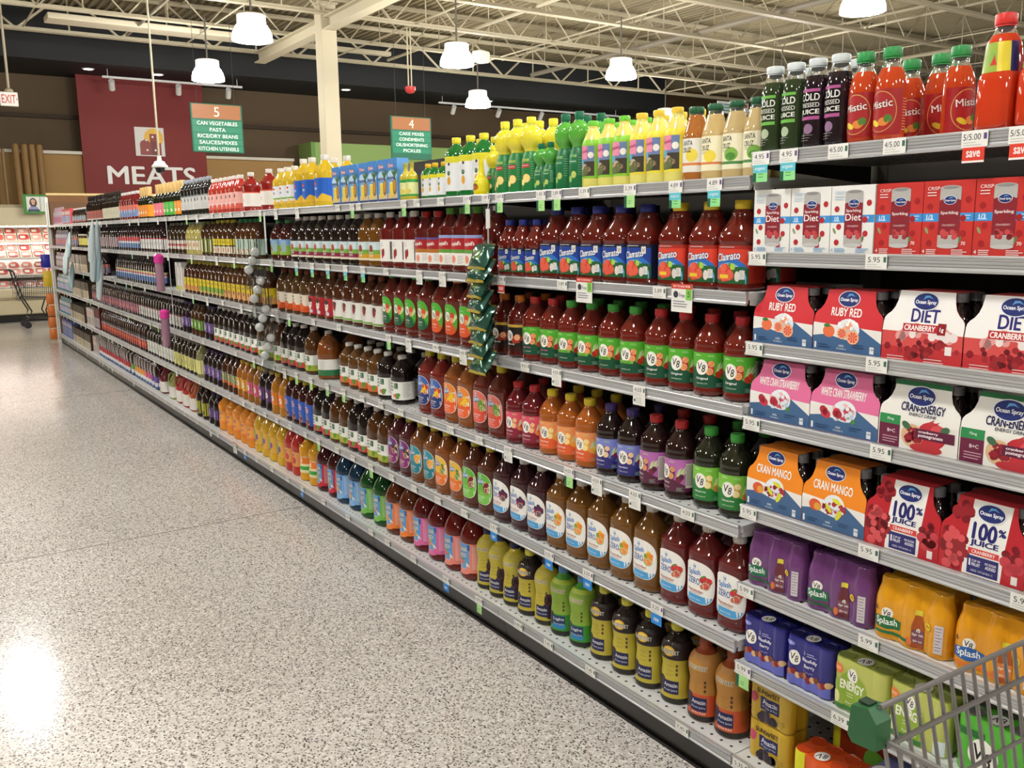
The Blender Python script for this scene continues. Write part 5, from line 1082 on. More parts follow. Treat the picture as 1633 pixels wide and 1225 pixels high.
def a_sun(P, w, h):
    P.text('SUNSWEET', -w * .02, h * .80, h * .12, '#4a3a14', w=w * .52, bold=.04); P.rect(-w * .20, h * .34, w * .24, h * .68, '#23295e'); P.text('Amazin', w * .02, h * .56, h * .13, '#e9e9f2', w=w * .34, bold=.02); P.text('Prune Juice', w * .02, h * .42, h * .07, '#d8daf0', w=w * .34)
    P.ell(-w * .34, h * .60, w * .08, h * .14, '#c8506a'); P.blobs(-w * .05, h * .18, w * .2, h * .12, 6, .012, ['#2a2430', '#3a2f3c'], 4); P.lines(w * .22, h * .25, w * .2, 3, .008, '#7a6420', .002)
def a_orange(P, w, h):
    P.rect(-w * .49, .004, -w * .30, h, '#dfdc2a'); P.text('8', -w * .39, h * .4, h * .2, '#b5402a', bold=.03); P.v8(-w * .02, h * .30, h * .22); P.ell(w * .28, h * .55, w * .18, h * .26, '#6aa83a')
film_pack('cp_bliss', 'juice_can_pack', 'dark blue six-can pack with white round emblem', 3, 2, .0485, CN, '#28287c', a_bliss, ('#20205c',))
film_pack('cp_energy', 'juice_can_pack', 'pale green six-can pack with darker green circle', 3, 2, .0505, CN, '#b9bf62', a_en, ('#8f9a4a',))
film_pack('cp_green', 'juice_can_pack', 'bright green can pack with large white emblem', 3, 2, .055, CN, '#4fb02f', a_green, ('#6a6a66',))
SN = [(0, .92), (.003, .98), (.008, 1), (.103, 1), (.110, .97), (.113, .93)]
film_pack('cp_sun', 'juice_can_pack', 'yellow prune juice can pack', 3, 2, .0485, SN, '#c9a52a', a_sun, ('#a8871f',))
film_pack('cp_orange', 'juice_can_pack', 'orange and yellow eight-can vegetable juice pack', 4, 2, .0525, [(0, .92), (.003, .98), (.008, 1), (.10, 1), (.106, .96), (.109, .9)], '#dd5a22', a_orange, ('#c8481f',))
film_pack('cp_red', 'juice_can_pack', 'red vegetable juice can pack standing deeper in', 3, 2, .06, [(0, .92), (.003, .98), (.008, 1), (.15, 1), (.158, .95)], '#9a3a1f', a_orange, ('#7a2f1a',))
film_pack('cp_lav', 'juice_can_pack', 'lavender can pack by the green cart corner', 1, 2, .066, [(0, .92), (.003, .98), (.008, 1), (.15, 1), (.158, .95)], '#7f7fb4', lambda P, w, h: P.rect(-w * .4, h * .3, w * .4, h * .7, '#9a9acc'), ('#6a6aa0',))
# cold pressed, red nectar and aloe bottles on the near bay's top shelf
for k, c, hi, d in (('cp_jg', '#2c3a22', '#6ab04a', 'green cold pressed juice bottle with white lid'), ('cp_jp', '#20141c', '#a8508a', 'purple-black cold pressed juice bottle with white lid')):
    def a_cold(P, C, hi=hi):
        P.text('COLD', 0, .118, .016, '#d9dcd4', w=.05, bold=.03); P.text('PRESSED', 0, .100, .010, '#c9ccc4', w=.05, bold=.02); P.text('JUICE', 0, .083, .014, '#d9dcd4', w=.05, bold=.03)
        P.rect(-.026, .066, .026, .074, hi); P.rect(-.026, .13, .026, .137, hi); P.ell(.0, .045, .012, .012, '#a8b89a' if hi == '#6ab04a' else '#8a6a8a'); P.lines(-.024, .03, .04, 3, .006, '#8f938a', .001); P.lines(.045, .15, .03, 16, .008, '#9a9c94', .0012)
    bottle(k, 'cold_pressed_juice_bottle', d, (Shape(smooth([(0, .026), (.003, .0285), (.01, .031), (.14, .031), (.158, .0285), (.172, .024), (.182, .021), (.19, .0195)], 2)), (.190, .208, .0215)), c, '#c9d2d4', a_cold, fill=.168)
def a_mistic(P, C):
    P.clip = None; P.rect(-.05, .014, .05, .112, '#9c1f22')
    P.ell(0, .064, .036, .044, '#c8a85a', n=36); P.ell(0, .064, .0345, .0425, '#a32426', n=36); P.text('Mistic', 0, .08, .016, '#efe3dc', w=.052, bold=.02, rot=.1, edge='#5a1216', ew=.04)
    P.ell(-.012, .040, .012, .006, '#e0c83a', rot=-.5); P.ell(.008, .042, .012, .009, '#d8843a'); P.ell(.018, .048, .009, .009, '#4f7a34'); P.lines(.05, .09, .025, 12, .006, '#d8a8a0', .0012)
bottle('mistic', 'fruit_drink_bottle', 'red-orange fruit drink bottle with green cap', (Shape(smooth([(0, .028), (.003, .030), (.010, .0325), (.024, .033), (.115, .033), (.132, .031), (.149, .0265), (.163, .020), (.170, .0175), (.183, .0165)], 2)), (.181, .202, .0205)), '#b8401a', '#2f8f4a', a_mistic, fill=.158)
def a_aloe(P, C):
    P.rect(-.055, .113, .055, .17, '#8fa83a'); P.rect(.012, .113, .05, .17, '#d8c42f'); P.ell(-.004, .14, .014, .014, '#7fb04a'); P.ngon([(-.012, .126), (.012, .126), (.002, .148)], '#c8382f')
    P.rect(-.055, .113, -.034, .17, '#2a2660'); P.text('Aloevine', -.044, .141, .012, '#e2e2ec', w=.05, rot=1.57, bold=.02); P.rect(.036, .113, .055, .17, '#2a2660')
bottle('aloe', 'aloe_drink_bottle', 'tall red aloe drink bottle with yellow and navy label', (Shape(smooth([(0, .032, .032, 3.), (.004, .036, .036, 3.2), (.012, .0385, .0385, 3.4), (.098, .0375, .0375, 3.4), (.108, .036, .036, 3), (.114, .0345, .0345, 2.6), (.168, .031, .031, 2.2), (.182, .025, .025, 2), (.196, .0185, .0185, 2), (.207, .017, .017, 2)], 2)), (.205, .226, .0205)), '#c23a1c', '#d2322f', a_aloe, fill=.186)
NEAR = [  # shelf, product, X centre(s), front offset, height above the deck
 ('T', 'cp_jg', [1.556, 1.4925], .014, 0), ('T', 'cp_jp', [1.429, 1.3655], .014, 0), ('T', 'mistic', [1.301, 1.2345], .014, 0),
 ('T', 'aloe', [.992, .912, .832], .014, 0),
 ('2', 'bx_diet', [1.529, 1.4125, 1.296], .018, 0), ('2', 'bx_spark', [1.1815, 1.068, .9545, .841, .7275], .022, 0),
 ('3', 'pk_ruby', [1.4865, 1.298], .022, 0), ('3', 'pk_diet', [1.109, .918, .727], .022, 0),
 ('4', 'pk_white', [1.487, 1.295], .022, 0), ('4', 'pk_energy', [1.103, .911, .719], .022, 0),
 ('5', 'pk_mango', [1.493, 1.311], .022, 0), ('5', 'pk_hundred', [1.127, .941], .022, 0), ('5', 'cp_green', [.755], .018, 0),
 ('6', 'fp_purple', [1.488, 1.292], .022, 0), ('6', 'fp_yellow', [1.094], .02, 0), ('6', 'fp_gold', [.897], .02, 0),
 ('7', 'cp_bliss', [1.511, 1.364], .022, 0), ('7', 'cp_energy', [1.211, 1.058], .022, 0), ('7', 'cp_green', [.885], .022, 0),
 ('B', 'cp_sun', [1.503], .05, 0), ('B', 'cp_sun', [1.503], .05, .1175), ('B', 'cp_orange', [1.300], .03, 0), ('B', 'cp_red', [1.30], .17, 0), ('B', 'cp_lav', [1.155], .022, 0),
]
cnt = {}; tot = {}
for s, k, xs, off, dz in NEAR: tot[(s, k)] = tot.get((s, k), 0) + len(xs)
for s, k, xs, off, dz in NEAR:
    for x in xs:
        i = cnt.get((s, k), 0); cnt[(s, k)] = i + 1
        d = PR[k][2]; rz = radians(random.uniform(-1.5, 1.5)) if PR[k][1] != 'bottle' or k == 'aloe' else radians(random.uniform(-10, 10))
        if k[:3] in ('pk_', 'bx_', 'fp_', 'cp_') and PR[k][1] != 'bottle': rz = radians(random.uniform(-.4, .4))
        if k == 'cp_sun': lab = d + (', lower of two stacked beside prune bottles' if dz == 0 else ', upper of two stacked beside prune bottles')
        elif tot[(s, k)] == 1: lab = d + ', near bay ' + SHR[s]
        else: lab = '%s, %s from far end, near bay' % (d, ordw(i))
        put(k, x, LIP - off - half(k), ZR[s] - .0026 + dz, rz, lab, d + 's, near bay')
for i, (k, x, dy) in enumerate((('cp_jp', 1.385, .074), ('cp_jg', 1.52, .074), ('mistic', 1.30, .16), ('mistic', 1.22, .15), ('mistic', 1.145, .10), ('aloe', .945, .09))):
    put(k, x, LIP - .03 - half(k) - dy, ZR['T'] - .0033, .3 * i, 'back-row ' + PR[k][2] + ', %s along, near bay' % ordw(i), 'back row of the near bay top shelf')
# ------------------------------------------------------------------ gondola shelving
def nodes(m): return m.node_tree.nodes, m.node_tree.links, m.node_tree.nodes['Principled BSDF']
def deck_mat():
    m = mat('#d9dbd9', .35).copy(); N, L, b = nodes(m)
    tc = N.new('ShaderNodeTexCoord'); vo = N.new('ShaderNodeTexVoronoi'); vo.voronoi_dimensions = '2D'; vo.inputs['Scale'].default_value = 26; vo.inputs['Randomness'].default_value = 0
    lt = N.new('ShaderNodeMath'); lt.operation = 'LESS_THAN'; lt.inputs[1].default_value = .13
    mx = N.new('ShaderNodeMix'); mx.data_type = 'RGBA'; mx.inputs['A'].default_value = lin('#d6d8d7'); mx.inputs['B'].default_value = lin('#1a1a1a')
    L.new(tc.outputs['Object'], vo.inputs['Vector']); L.new(vo.outputs['Distance'], lt.inputs[0]); L.new(lt.outputs[0], mx.inputs['Factor']); L.new(mx.outputs['Result'], b.inputs['Base Color'])
    return m
DECK = deck_mat()
ALU = mat('#c6c8ca', .28, metal=.45); ALU2 = mat('#97999c', .36, metal=.5); BRK = mat('#d2d3d0', .4); DARK = mat('#161514', .5); GREYM = mat('#8e8f8f', .45)
SHADED_BACK = mat('#2a2521', .7); WOODP = mat('#6a4a30', .6)  # back panel, likely beige: the shelf shadow is put into its dark colour
def channel_profile(y, z, h):
    """cross-section (y, z) of a price channel whose top edge is at z"""
    return [(y - .012, z), (y - .001, z), (y, z - .002), (y, z - .005), (y - .002, z - .007), (y - .003, z - h * .30), (y - .0035, z - h * .7), (y - .002, z - h + .007), (y, z - h + .005), (y, z - h + .002), (y - .001, z - h), (y - .007, z - h), (y - .012, z - h * .8)]
SHM = {}
def shelf_parts(depth, h):
    k = (depth, h)
    if k in SHM: return SHM[k]
    g = .0015; w = BAY / 2 - g
    d = MB(); d.box(-w, w, -depth, -.011, -.022, -.004, DECK)
    c = MB(); c.prism(channel_profile(0, 0, h), 'x', -w, w, ALU)
    for zz in (.30, .5, .68): c.box(-w + .001, w - .001, -.0034, -.0024, -h * zz - .0005, -h * zz + .0005, ALU2)
    bs = []
    for sx in (-1, 1):
        b = MB(); x0, x1 = (w - .003, w) if sx > 0 else (-w, -w + .003)
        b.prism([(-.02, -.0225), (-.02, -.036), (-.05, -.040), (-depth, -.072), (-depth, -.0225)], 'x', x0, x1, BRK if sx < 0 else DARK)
        b.lathe([(0, .004), (.0012, .004)], DARK, n=10)
        o = len(b.v) - 20
        b.v[o:] = [((x0 - .0005 if sx < 0 else x1 - .0007) + p[2], -.10 + p[0], -.034 + p[1]) for p in b.v[o:]]
        bs.append(b.mesh('bracket'))
    SHM[k] = (d.mesh('deck'), c.mesh('price_channel'), bs); return SHM[k]
BAYN = ['near bay'] + ['second bay', 'third bay', 'fourth bay', 'fifth bay', 'sixth bay', 'seventh bay', 'eighth bay', 'ninth bay', 'tenth bay', 'eleventh bay', 'twelfth bay']
def shelf(xc, z, lab, h=.036, depth=.50):
    r = thing('gondola_shelf', lab, 'shelf', (xc, LIP, z), 0, 'gondola shelves')
    d, c, bs = shelf_parts(depth, h)
    obj('deck', d, r); obj('price_channel', c, r)
    for b in bs: obj('bracket', b, r)
BASEM = None
def base(xc, lab):
    global BASEM
    r = thing('bottom_shelf', lab, 'shelf', (xc, LIP, 0), 0, 'bottom shelves')
    if BASEM is None:
        w = BAY / 2 - .0015; d = MB(); d.box(-w, w, -.52, -.011, .125, .145, DECK)
        c = MB(); c.prism(channel_profile(0, .149, .036), 'x', -w, w, ALU)
        for zz in (.30, .5, .68): c.box(-w + .001, w - .001, -.0034, -.0024, .149 - .036 * zz - .0005, .149 - .036 * zz + .0005, ALU2)
        k = MB(); k.prism([(-.020, .113), (-.052, .004), (-.052, 0), (-.075, 0), (-.075, .1245), (-.02, .1245)], 'x', -w, w, mat('#24211f', .35))
        k.box(-w, w, -.0518, -.040, 0.0005, .012, mat('#0d0c0c', .4))
        BASEM = (d.mesh('deck'), c.mesh('price_channel'), k.mesh('kick_plate'))
    for n_, m in zip(('deck', 'price_channel', 'kick_plate'), BASEM): obj(n_, m, r)
bp = MB(); bp.box(-BAY / 2 + .001, BAY / 2 - .001, -.02, 0, 0, 2.0, SHADED_BACK); BPM = bp.mesh('back_panel')
for i in range(-1, NB):
    xc = X0 + BAY * (i + .5); nm = BAYN[i + 1]
    base(xc, 'gondola base deck with black kick plate, %s' % nm)
    t = thing('back_panel', 'gondola back panel coloured dark for the shade behind the bottles, %s' % nm, 'panel', (xc, LIP - .558, 0), 0, 'gondola back panels', BPM)
    for s, z in (ZR if i < 0 else Z).items():
        if s == 'B': continue
        zz = z
        shelf(xc, zz, 'metal gondola shelf with aluminium price channel, %s, %s' % (nm, (SHR if i < 0 else SH)[s]))
up = MB()
def upright(x, lab, cream=False, front=False):
    r = thing('gondola_upright', lab, 'upright', (x, LIP, 0), 0, 'gondola uprights')
    m = MB(); col = mat('#e4e2da', .4) if cream else mat('#4a4845', .5)
    y1 = 0.01 if front else -.51
    hw = .027 if front else .02; m.box(-hw, hw, y1 - .045, y1, 0, 2.17 if front else 1.98, col, .002); obj('post', m.mesh('post'), r)
    s = MB()
    for k in range(80 if front else 0): s.box(-.028, -.0268, y1 - .028, y1 - .018, .06 + k * .0255, .072 + k * .0255, DARK)
    if front: obj('slot_strip', s.mesh('slot_strip'), r)
for i in range(0, NB): upright(X0 + BAY * i, 'dark slotted upright behind the shelves, joint %s from near end' % ordw(i))
upright(X0 + BAY * NB + .056, 'cream slotted upright closing the far end of the shelves', True, True)
e = MB(); e.box(-.010, .010, -.6, 0, 0, 2.10, WOODP); thing('wooden_partition', 'brown wooden panel closing the far end of the juice shelves', 'panel', (X0 + BAY * NB + .014, LIP - .05, 0), 0, None, e.mesh('wooden_partition'))
e = MB(); e.box(0, .03, -1.75, 0, 1.70, 2.20, mat('#7c542c', .55)); e2 = MB(); e2.box(-.012, .042, -1.76, .01, 2.20, 2.235, mat('#d9bb82', .5), .004)
t = thing('end_display_header', 'brown wooden display header with cream top rail above far shelf end', 'header', (15.085, LIP - .03, 0)); obj('header_board', e.mesh('header_board'), t); obj('top_rail', e2.mesh('top_rail'), t)
e = MB(); e.box(0, .5, -1.2, -.06, 0, 1.70, mat('#8a8378', .6)); thing('end_display', 'grey end display standing beyond the cream upright', 'display', (15.085, LIP, 0), 0, None, e.mesh('end_display'))
def bag(name, label, x, y, z, w, h, c, group, d=.05):
    m = MB(); m.rings([[(d / 2 * q * cos(2 * pi * j / 12), w / 2 * p * sin(2 * pi * j / 12), zz) for j in range(12)] for zz, p, q in ((0, .9, .1), (.02, 1, .6), (h * .5, .98, 1), (h * .85, 1, .5), (h, .92, .08))], mat(c, .3))
    thing(name, label, 'bag', (x, y, z), 0, group, m.mesh(name))
bag('hanging_snack_bag', 'dark blue bag hanging beyond the cream upright', 15.3, LIP + .035, 1.13, .15, .20, '#2c2c9a', 'end display bags')
bag('hanging_snack_bag', 'yellow bag hanging beyond the cream upright', 15.3, LIP + .035, .84, .14, .24, '#d8b82f', 'end display bags')
for i in range(4): bag('hanging_snack_bag', 'orange bag at far end display, %s from floor' % ordw(i), 15.3, LIP + .03, .03 + i * .18, .12, .165, '#d8793a', 'end display bags')

# ------------------------------------------------------------------ price tags and hanging strips
TAGM_CACHE = {}
def tag_meshes(txt, kind):
    k = (txt, kind)
    if k in TAGM_CACHE: return TAGM_CACHE[k]
    w, h = .054, .033
    if kind == 'sign': w, h = .082, .080
    if kind == 'long': h = .060
    c = MB(); c.box(-w / 2, w / 2, 0, .0008, -h, 0, mat('#e9e9e4', .4))
    P = Paint(lambda u, v, off: (-u, .0008 + off, v), 1., .0002)
    if kind == 'sign':
        P.rect(-w / 2, -h * .18, w / 2, 0, '#c8402f'); P.text('BUY TO SAVE MORE', 0, -h * .09, h * .07, '#f6ecea', w=w * .8, bold=.03); P.ell(-w * .28, -h * .38, w * .12, w * .12, '#3a3f4a'); P.text('Free', w * .02, -h * .40, h * .15, '#3a3a3a', w=w * .26)
        P.rect(w * .2, -h * .56, w * .48, -h * .18, '#7fc053'); P.text('5', w * .34, -h * .36, h * .2, '#24401c'); P.lines(-w * .4, -h * .64, w * .7, 3, h * .09, '#8a8a94', .003)
    else:
        P.text(txt, -w * .10, -.0125, .0120, '#1c1c1c', w=.030 if len(txt) < 6 else .036, bold=.0); P.rect(w * .34, -.018, w * .46, -.006, '#3f6a58' if kind in ('', 'long') else '#6a4a8a'); P.lines(-w * .42, -.024, w * .7, 2, .005, '#b4b4ae', .0012)
        if kind == 'long': P.lines(-w * .3, -.038, w * .6, 4, .005, '#9a9aa0', .0012); P.rect(-w * .42, -.05, -w * .28, -.042, '#2f6a54')
    parts = [('tag_card', c.mesh('tag_card')), ('tag_print', P.mb.mesh('tag_print'))]
    fl = {'green': [('#a6dd8c', 0, .036)], 'teal': [('#5fbfcf', 0, .020), ('#8fdc90', .020, .042)], 'blue': [('#1f86d8', 0, .034)], 'red': [('#d8402f', 0, .030)]}.get(kind)
    if fl:
        f = MB(); a = h + fl[-1][2]
        for col, z0, z1 in fl: f.box(-w * .42, w * .42, .0012, .0020, -h - z1, -h - z0, mat(col, .4))
        fp = Paint(lambda u, v, off: (-u, .0021 + off, v), 1., .0002)
        if kind == 'blue': fp.text('new', 0, -h - .018, .011, '#eaf4fb', w=.022, bold=.04)
        elif kind == 'red': fp.text('save', 0, -h - .013, .012, '#f8eae6', w=.028, bold=.05); fp.rect(-w * .42, -h - .030, w * .42, -h - .026, '#efe6e2')
        else:
            fp.rect(-w * .42, -h - fl[-1][2], -w * .22, -h - fl[-1][1], '#1f5a40'); fp.lines(-w * .1, -h - fl[-1][2] + .018, w * .3, 2, .007, '#3f7a4a', .0016)
            if kind == 'teal': fp.text('organic', .0, -h - .010, .010, '#e6f6f8', w=.032, bold=.01)
        parts += [('tag_flag', f.mesh('tag_flag')), ('flag_print', fp.mb.mesh('flag_print'))]
    TAGM_CACHE[k] = parts; return parts
KN = {'': 'white price tag', 'green': 'white price tag with green flag', 'teal': 'white price tag with teal flag', 'blue': 'price tag with blue new flag', 'red': 'price tag with red save flag', 'long': 'long white price tag', 'sign': 'square red-topped sale sign'}
def tag(x, z, txt, kind, label, grp):
    r = thing('shelf_price_tag' if kind != 'sign' else 'sale_sign', label, 'price tag' if kind != 'sign' else 'sign', (x, LIP + .0012, z - .0005 + (.012 if kind == 'sign' else 0)), 0, grp)
    for i, (n_, m) in enumerate(tag_meshes(txt, kind)): obj(n_, m, r)
taken = {}
for TG, ZZ, SN_, pre in ((TAGR, ZR, SHR, 'near bay '), (TAGM, Z, SH, '')):
    for s, l in TG.items():
        c = {}
        for x, txt, kind in sorted(l):
            taken.setdefault((pre, s), []).append(x); n_ = c.get(kind, 0); c[kind] = n_ + 1
            tag(x, ZZ[s], txt, kind, '%s, %s such from near end, %s%s' % (KN[kind], ordw(n_), pre, SN_[s]), 'price tags')
rr = random.Random(5)
for s in Z:
    x = max(taken[('', s)]) + .2; c = 0
    while x < 14.9:
        kind = rr.choice(['', '', '', 'long', 'long', 'green', 'teal' if s in 'T23' else ''])
        tag(x, Z[s], rr.choice(['3.49', '2.99', '4.15', '5.25']), kind, '%s, far half, %s towards far end, %s' % (KN[kind], ordw(c), SH[s]), 'price tags')
        c += 1; x += rr.uniform(.26, .42) if x < 9 else rr.uniform(.2, .36)
# strip of foil snack packets at the third bay
st = thing('packet_strip', 'hanging strip of green and gold foil packets before the tomato juice', 'hanging strip', (2.80, LIP + .02, 1.74), 0, 'hanging strips')
m = MB(); m.box(-.012, .012, -.002, .002, -.10, -.03, mat('#dcdcd8', .4)); m.tube([(0, 0, .03), (0, -.010, .015), (0, 0, -.03)], .002, ALU); obj('hanger_clip', m.mesh('hanger_clip'), st)
m = MB(); m.box(-.004, .004, -.001, .001, -.62, -.1005, mat('#a9a9a4', .4)); obj('strip_backing', m.mesh('strip_backing'), st)
foil = [mat('#7f7a3a', .22, metal=.4), mat('#2f5548', .16, metal=.3), mat('#b8a53a', .22, metal=.4), mat('#262c58', .2, metal=.3), mat('#5f7a4a', .2, metal=.35)]
def packet(i, cols, w, h, dz, n_=14):
    rr = random.Random(i * 17 + 3)
    m = MB()
    a = radians(38 + rr.uniform(-6, 6)); yaw = radians(rr.uniform(-18, 6))
    def fn(u, v, side):
        x = (u - .5) * w; t = v * h; bul = .022 * (max(0, 1 - (2 * u - 1) ** 4) * max(0, 1 - (2 * v - 1) ** 4)) * side + .004 * sin(9 * u + i) * sin(7 * v + 2 * i) * side
        y = t * sin(a) * .75 + bul * cos(a) + .006; z = -t * cos(a) + bul * sin(a) + dz
        return (x * cos(yaw) + y * sin(-yaw), y * cos(yaw) + x * sin(yaw) * .6, z)
    for side in (1, -1):
        vs = [fn(p / n_, q / n_, side) for q in range(n_ + 1) for p in range(n_ + 1)]
        for q in range(n_):
            for p in range(n_):
                f = (q * (n_ + 1) + p, q * (n_ + 1) + p + 1, (q + 1) * (n_ + 1) + p + 1, (q + 1) * (n_ + 1) + p)
                edge = q < 1 or q > n_ - 2
                ci = 2 if edge and q > 2 else (0 if edge else (3 if p > n_ * .72 else (4 if (p - 6) ** 2 + (q - 7) ** 2 < 9 else 1)))
                m.f.append(tuple(len(m.v) + k for k in f)); m.m.append(m.mi(cols[ci])); m.sm.append(True)
        m.v += vs
    return m.mesh('packet')
for i in range(8): obj('packet', packet(i, foil, .13, .115, -.155 - .056 * i), st)
# strip of clear ball ornaments at the fifth bay, blue bags and pink bottles further on
glass = mat('#bcc0c0', .1, spec=.6, coat=.4); clearp = mat('#e6e8e8', .08, trans=.8, ior=1.15)
st = thing('ball_strip', 'hanging strip of grey clear balls in tilted packs, mid shelf', 'hanging strip', (5.26, LIP + .02, 1.73), 0, 'hanging strips')
m = MB(); m.box(-.012, .012, -.001, .001, -.22, .02, mat('#cfd2d0', .4)); obj('hanger_clip', m.mesh('hanger_clip'), st)
for i in range(4):
    p = MB(); oz = -.16 - .17 * i; ox = -.02 - .012 * i
    for k in range(3):
        c = (ox, .075 + .022 * k - .018 * i, oz - .052 * k - .05); p.lathe([(c[2] + .027 * sin(-pi / 2 + pi * t / 8), max(.0005, .027 * cos(-pi / 2 + pi * t / 8))) for t in range(9)], glass, (c[0], c[1]), 16)
    obj('ball_pack', p.mesh('ball_pack'), st)
    t_ = MB(); t_.prism([(.012 - .016 * i, oz + .03), (.055 - .016 * i, oz + .02), (.135 - .016 * i, oz - .27), (.06 - .016 * i, oz - .27)], 'x', ox + .036, ox + .04, mat('#c9cfcd', .06, trans=.93, ior=1.08)); obj('tray', t_.mesh('tray'), st)
for n_, (x, lab) in enumerate(((12.6, 'hanging strip of pale blue bags before the far pink-labelled bottles'), (10.6, 'hanging strip of pale blue tubes nearer than the blue bags'))):
    st = thing('bag_strip', lab, 'hanging strip', (x, LIP + .03, 1.74), 0, 'hanging strips'); m = MB(); m.box(-.01, .01, -.001, .001, -.12, .02, mat('#cfd2d0', .4)); obj('hanger_clip', m.mesh('hanger_clip'), st)
    rr = random.Random(n_)
    for i in range(3 if n_ == 0 else 5):
        b = MB(); z0 = -.42 - (.19 if n_ == 0 else .2) * (i // 2 if n_ else i); y0 = .02 + .05 * (i % 2); w = .10 if n_ == 0 else .045; h = .34 if n_ == 0 else .46
        b.rings([[(w * 1.1 * p * cos(2 * pi * j / 14) - .02 * (i % 2), y0 + .035 * q * sin(2 * pi * j / 14) + .05 * (1 - (z / h)) , z0 + z) for j in range(14)] for z, p, q in ((0, .8, .3), (.03, 1, .9), (h * .55, .9, 1), (h * .88, .55, .5), (h, .3, .12))], mat(['#b9ccd2', '#c9d8dc', '#a3bec8'][i % 3], .25))
        obj('bag', b.mesh('bag'), st)
st = thing('bottle_strip', 'hanging strip of clear packs with bright pink tops', 'hanging strip', (7.62, LIP + .03, 1.74), 0, 'hanging strips')
m = MB(); m.box(-.008, .008, -.001, .001, -1.0, .02, mat('#b4b6b8', .35)); obj('hanger_clip', m.mesh('hanger_clip'), st)
for i in range(2):
    b = MB(); zc = -.62 - .45 * i; b.lathe([(zc + .04, .030), (zc + .06, .034), (zc + .18, .034), (zc + .27, .031)], mat('#9a7488', .15, coat=.3), (.09 - .05 * i, .06), 16); k = obj('clear_pack', b.mesh('clear_pack'), st)
    b = MB(); b.lathe([(zc + .2705, .034), (zc + .28, .040), (zc + .33, .038), (zc + .345, .02)], mat('#d8389a', .25), (.09 - .05 * i, .06), 16); obj('pink_top', b.mesh('pink_top'), k)

# ------------------------------------------------------------------ shell of the building
def floor_mat():
    m = bpy.data.materials.new('polished_terrazzo'); m.use_nodes = True; N, L, b = nodes(m)
    tc = N.new('ShaderNodeTexCoord')
    def vor(scale, thr, soft):
        nz = N.new('ShaderNodeTexNoise'); nz.inputs['Scale'].default_value = scale * 1.3; nz.inputs['Detail'].default_value = 2
        ad = N.new('ShaderNodeVectorMath'); ad.operation = 'MULTIPLY_ADD'; ad.inputs[1].default_value = (.9 / scale,) * 3
        L.new(tc.outputs['Object'], nz.inputs['Vector']); L.new(nz.outputs['Color'], ad.inputs[0]); L.new(tc.outputs['Object'], ad.inputs[2])
        v = N.new('ShaderNodeTexVoronoi'); v.inputs['Scale'].default_value = scale; v.voronoi_dimensions = '2D'; L.new(ad.outputs[0], v.inputs['Vector'])
        s = N.new('ShaderNodeSeparateColor'); L.new(v.outputs['Color'], s.inputs[0])
        r = N.new('ShaderNodeMapRange'); r.inputs['From Min'].default_value = thr; r.inputs['From Max'].default_value = thr + soft; L.new(s.outputs[0], r.inputs['Value'])
        d = N.new('ShaderNodeMath'); d.operation = 'LESS_THAN'; d.inputs[1].default_value = .46; L.new(v.outputs['Distance'], d.inputs[0])
        mu = N.new('ShaderNodeMath'); mu.operation = 'MULTIPLY'; L.new(r.outputs[0], mu.inputs[0]); L.new(d.outputs[0], mu.inputs[1])
        return mu.outputs[0], s.outputs[1]
    col = None
    def mix(fac, a, c):
        x = N.new('ShaderNodeMix'); x.data_type = 'RGBA'
        L.new(fac, x.inputs['Factor'])
        if isinstance(a, str): x.inputs['A'].default_value = lin(a)
        else: L.new(a, x.inputs['A'])
        x.inputs['B'].default_value = lin(c); return x.outputs['Result']
    nl = N.new('ShaderNodeTexNoise'); nl.inputs['Scale'].default_value = .8; nl.inputs['Detail'].default_value = 3; L.new(tc.outputs['Object'], nl.inputs['Vector'])
    rl = N.new('ShaderNodeMapRange'); rl.inputs['From Min'].default_value = .35; rl.inputs['From Max'].default_value = .7; L.new(nl.outputs['Fac'], rl.inputs['Value'])
    base_ = mix(rl.outputs[0], '#d6d1cc', '#c8c2bd')
    f1, h1 = vor(85, .60, .03); c = mix(f1, base_, '#e6e2de')
    f2, h2 = vor(115, .78, .03); c = mix(f2, c, '#938c88')
    f3, h3 = vor(145, .85, .02); c = mix(f3, c, '#3d3835')
    f4, h4 = vor(180, .90, .02); c = mix(f4, c, '#9c8678')
    sx = N.new('ShaderNodeSeparateXYZ'); L.new(tc.outputs['Object'], sx.inputs[0])
    for xj in (5.0, 9.93):
        a = N.new('ShaderNodeMath'); a.operation = 'SUBTRACT'; a.inputs[1].default_value = xj; L.new(sx.outputs[0], a.inputs[0])
        ab = N.new('ShaderNodeMath'); ab.operation = 'ABSOLUTE'; L.new(a.outputs[0], ab.inputs[0]); lt = N.new('ShaderNodeMath'); lt.operation = 'LESS_THAN'; lt.inputs[1].default_value = .004; L.new(ab.outputs[0], lt.inputs[0])
        c = mix(lt.outputs[0], c, '#6a635c')
    L.new(c, b.inputs['Base Color']); b.inputs['Roughness'].default_value = .22; b.inputs['Specular IOR Level'].default_value = .18
    nr = N.new('ShaderNodeTexNoise'); nr.inputs['Scale'].default_value = 2.5; nr.inputs['Detail'].default_value = 4; L.new(tc.outputs['Object'], nr.inputs['Vector'])
    rg = N.new('ShaderNodeMapRange'); rg.inputs['To Min'].default_value = .13; rg.inputs['To Max'].default_value = .18; L.new(nr.outputs['Fac'], rg.inputs['Value']); L.new(rg.outputs[0], b.inputs['Roughness'])
    return m
m = MB(); m.box(-8, 21, -36, 12, -.1, 0, floor_mat()); struct('floor', m.mesh('floor'))
CREAM = mat('#b9af95', .6); DECKC = mat('#95896c', .7); SOFF = mat('#17191b', .65); BROWN = mat('#5c4a33', .7); TAN = mat('#a3804c', .7)
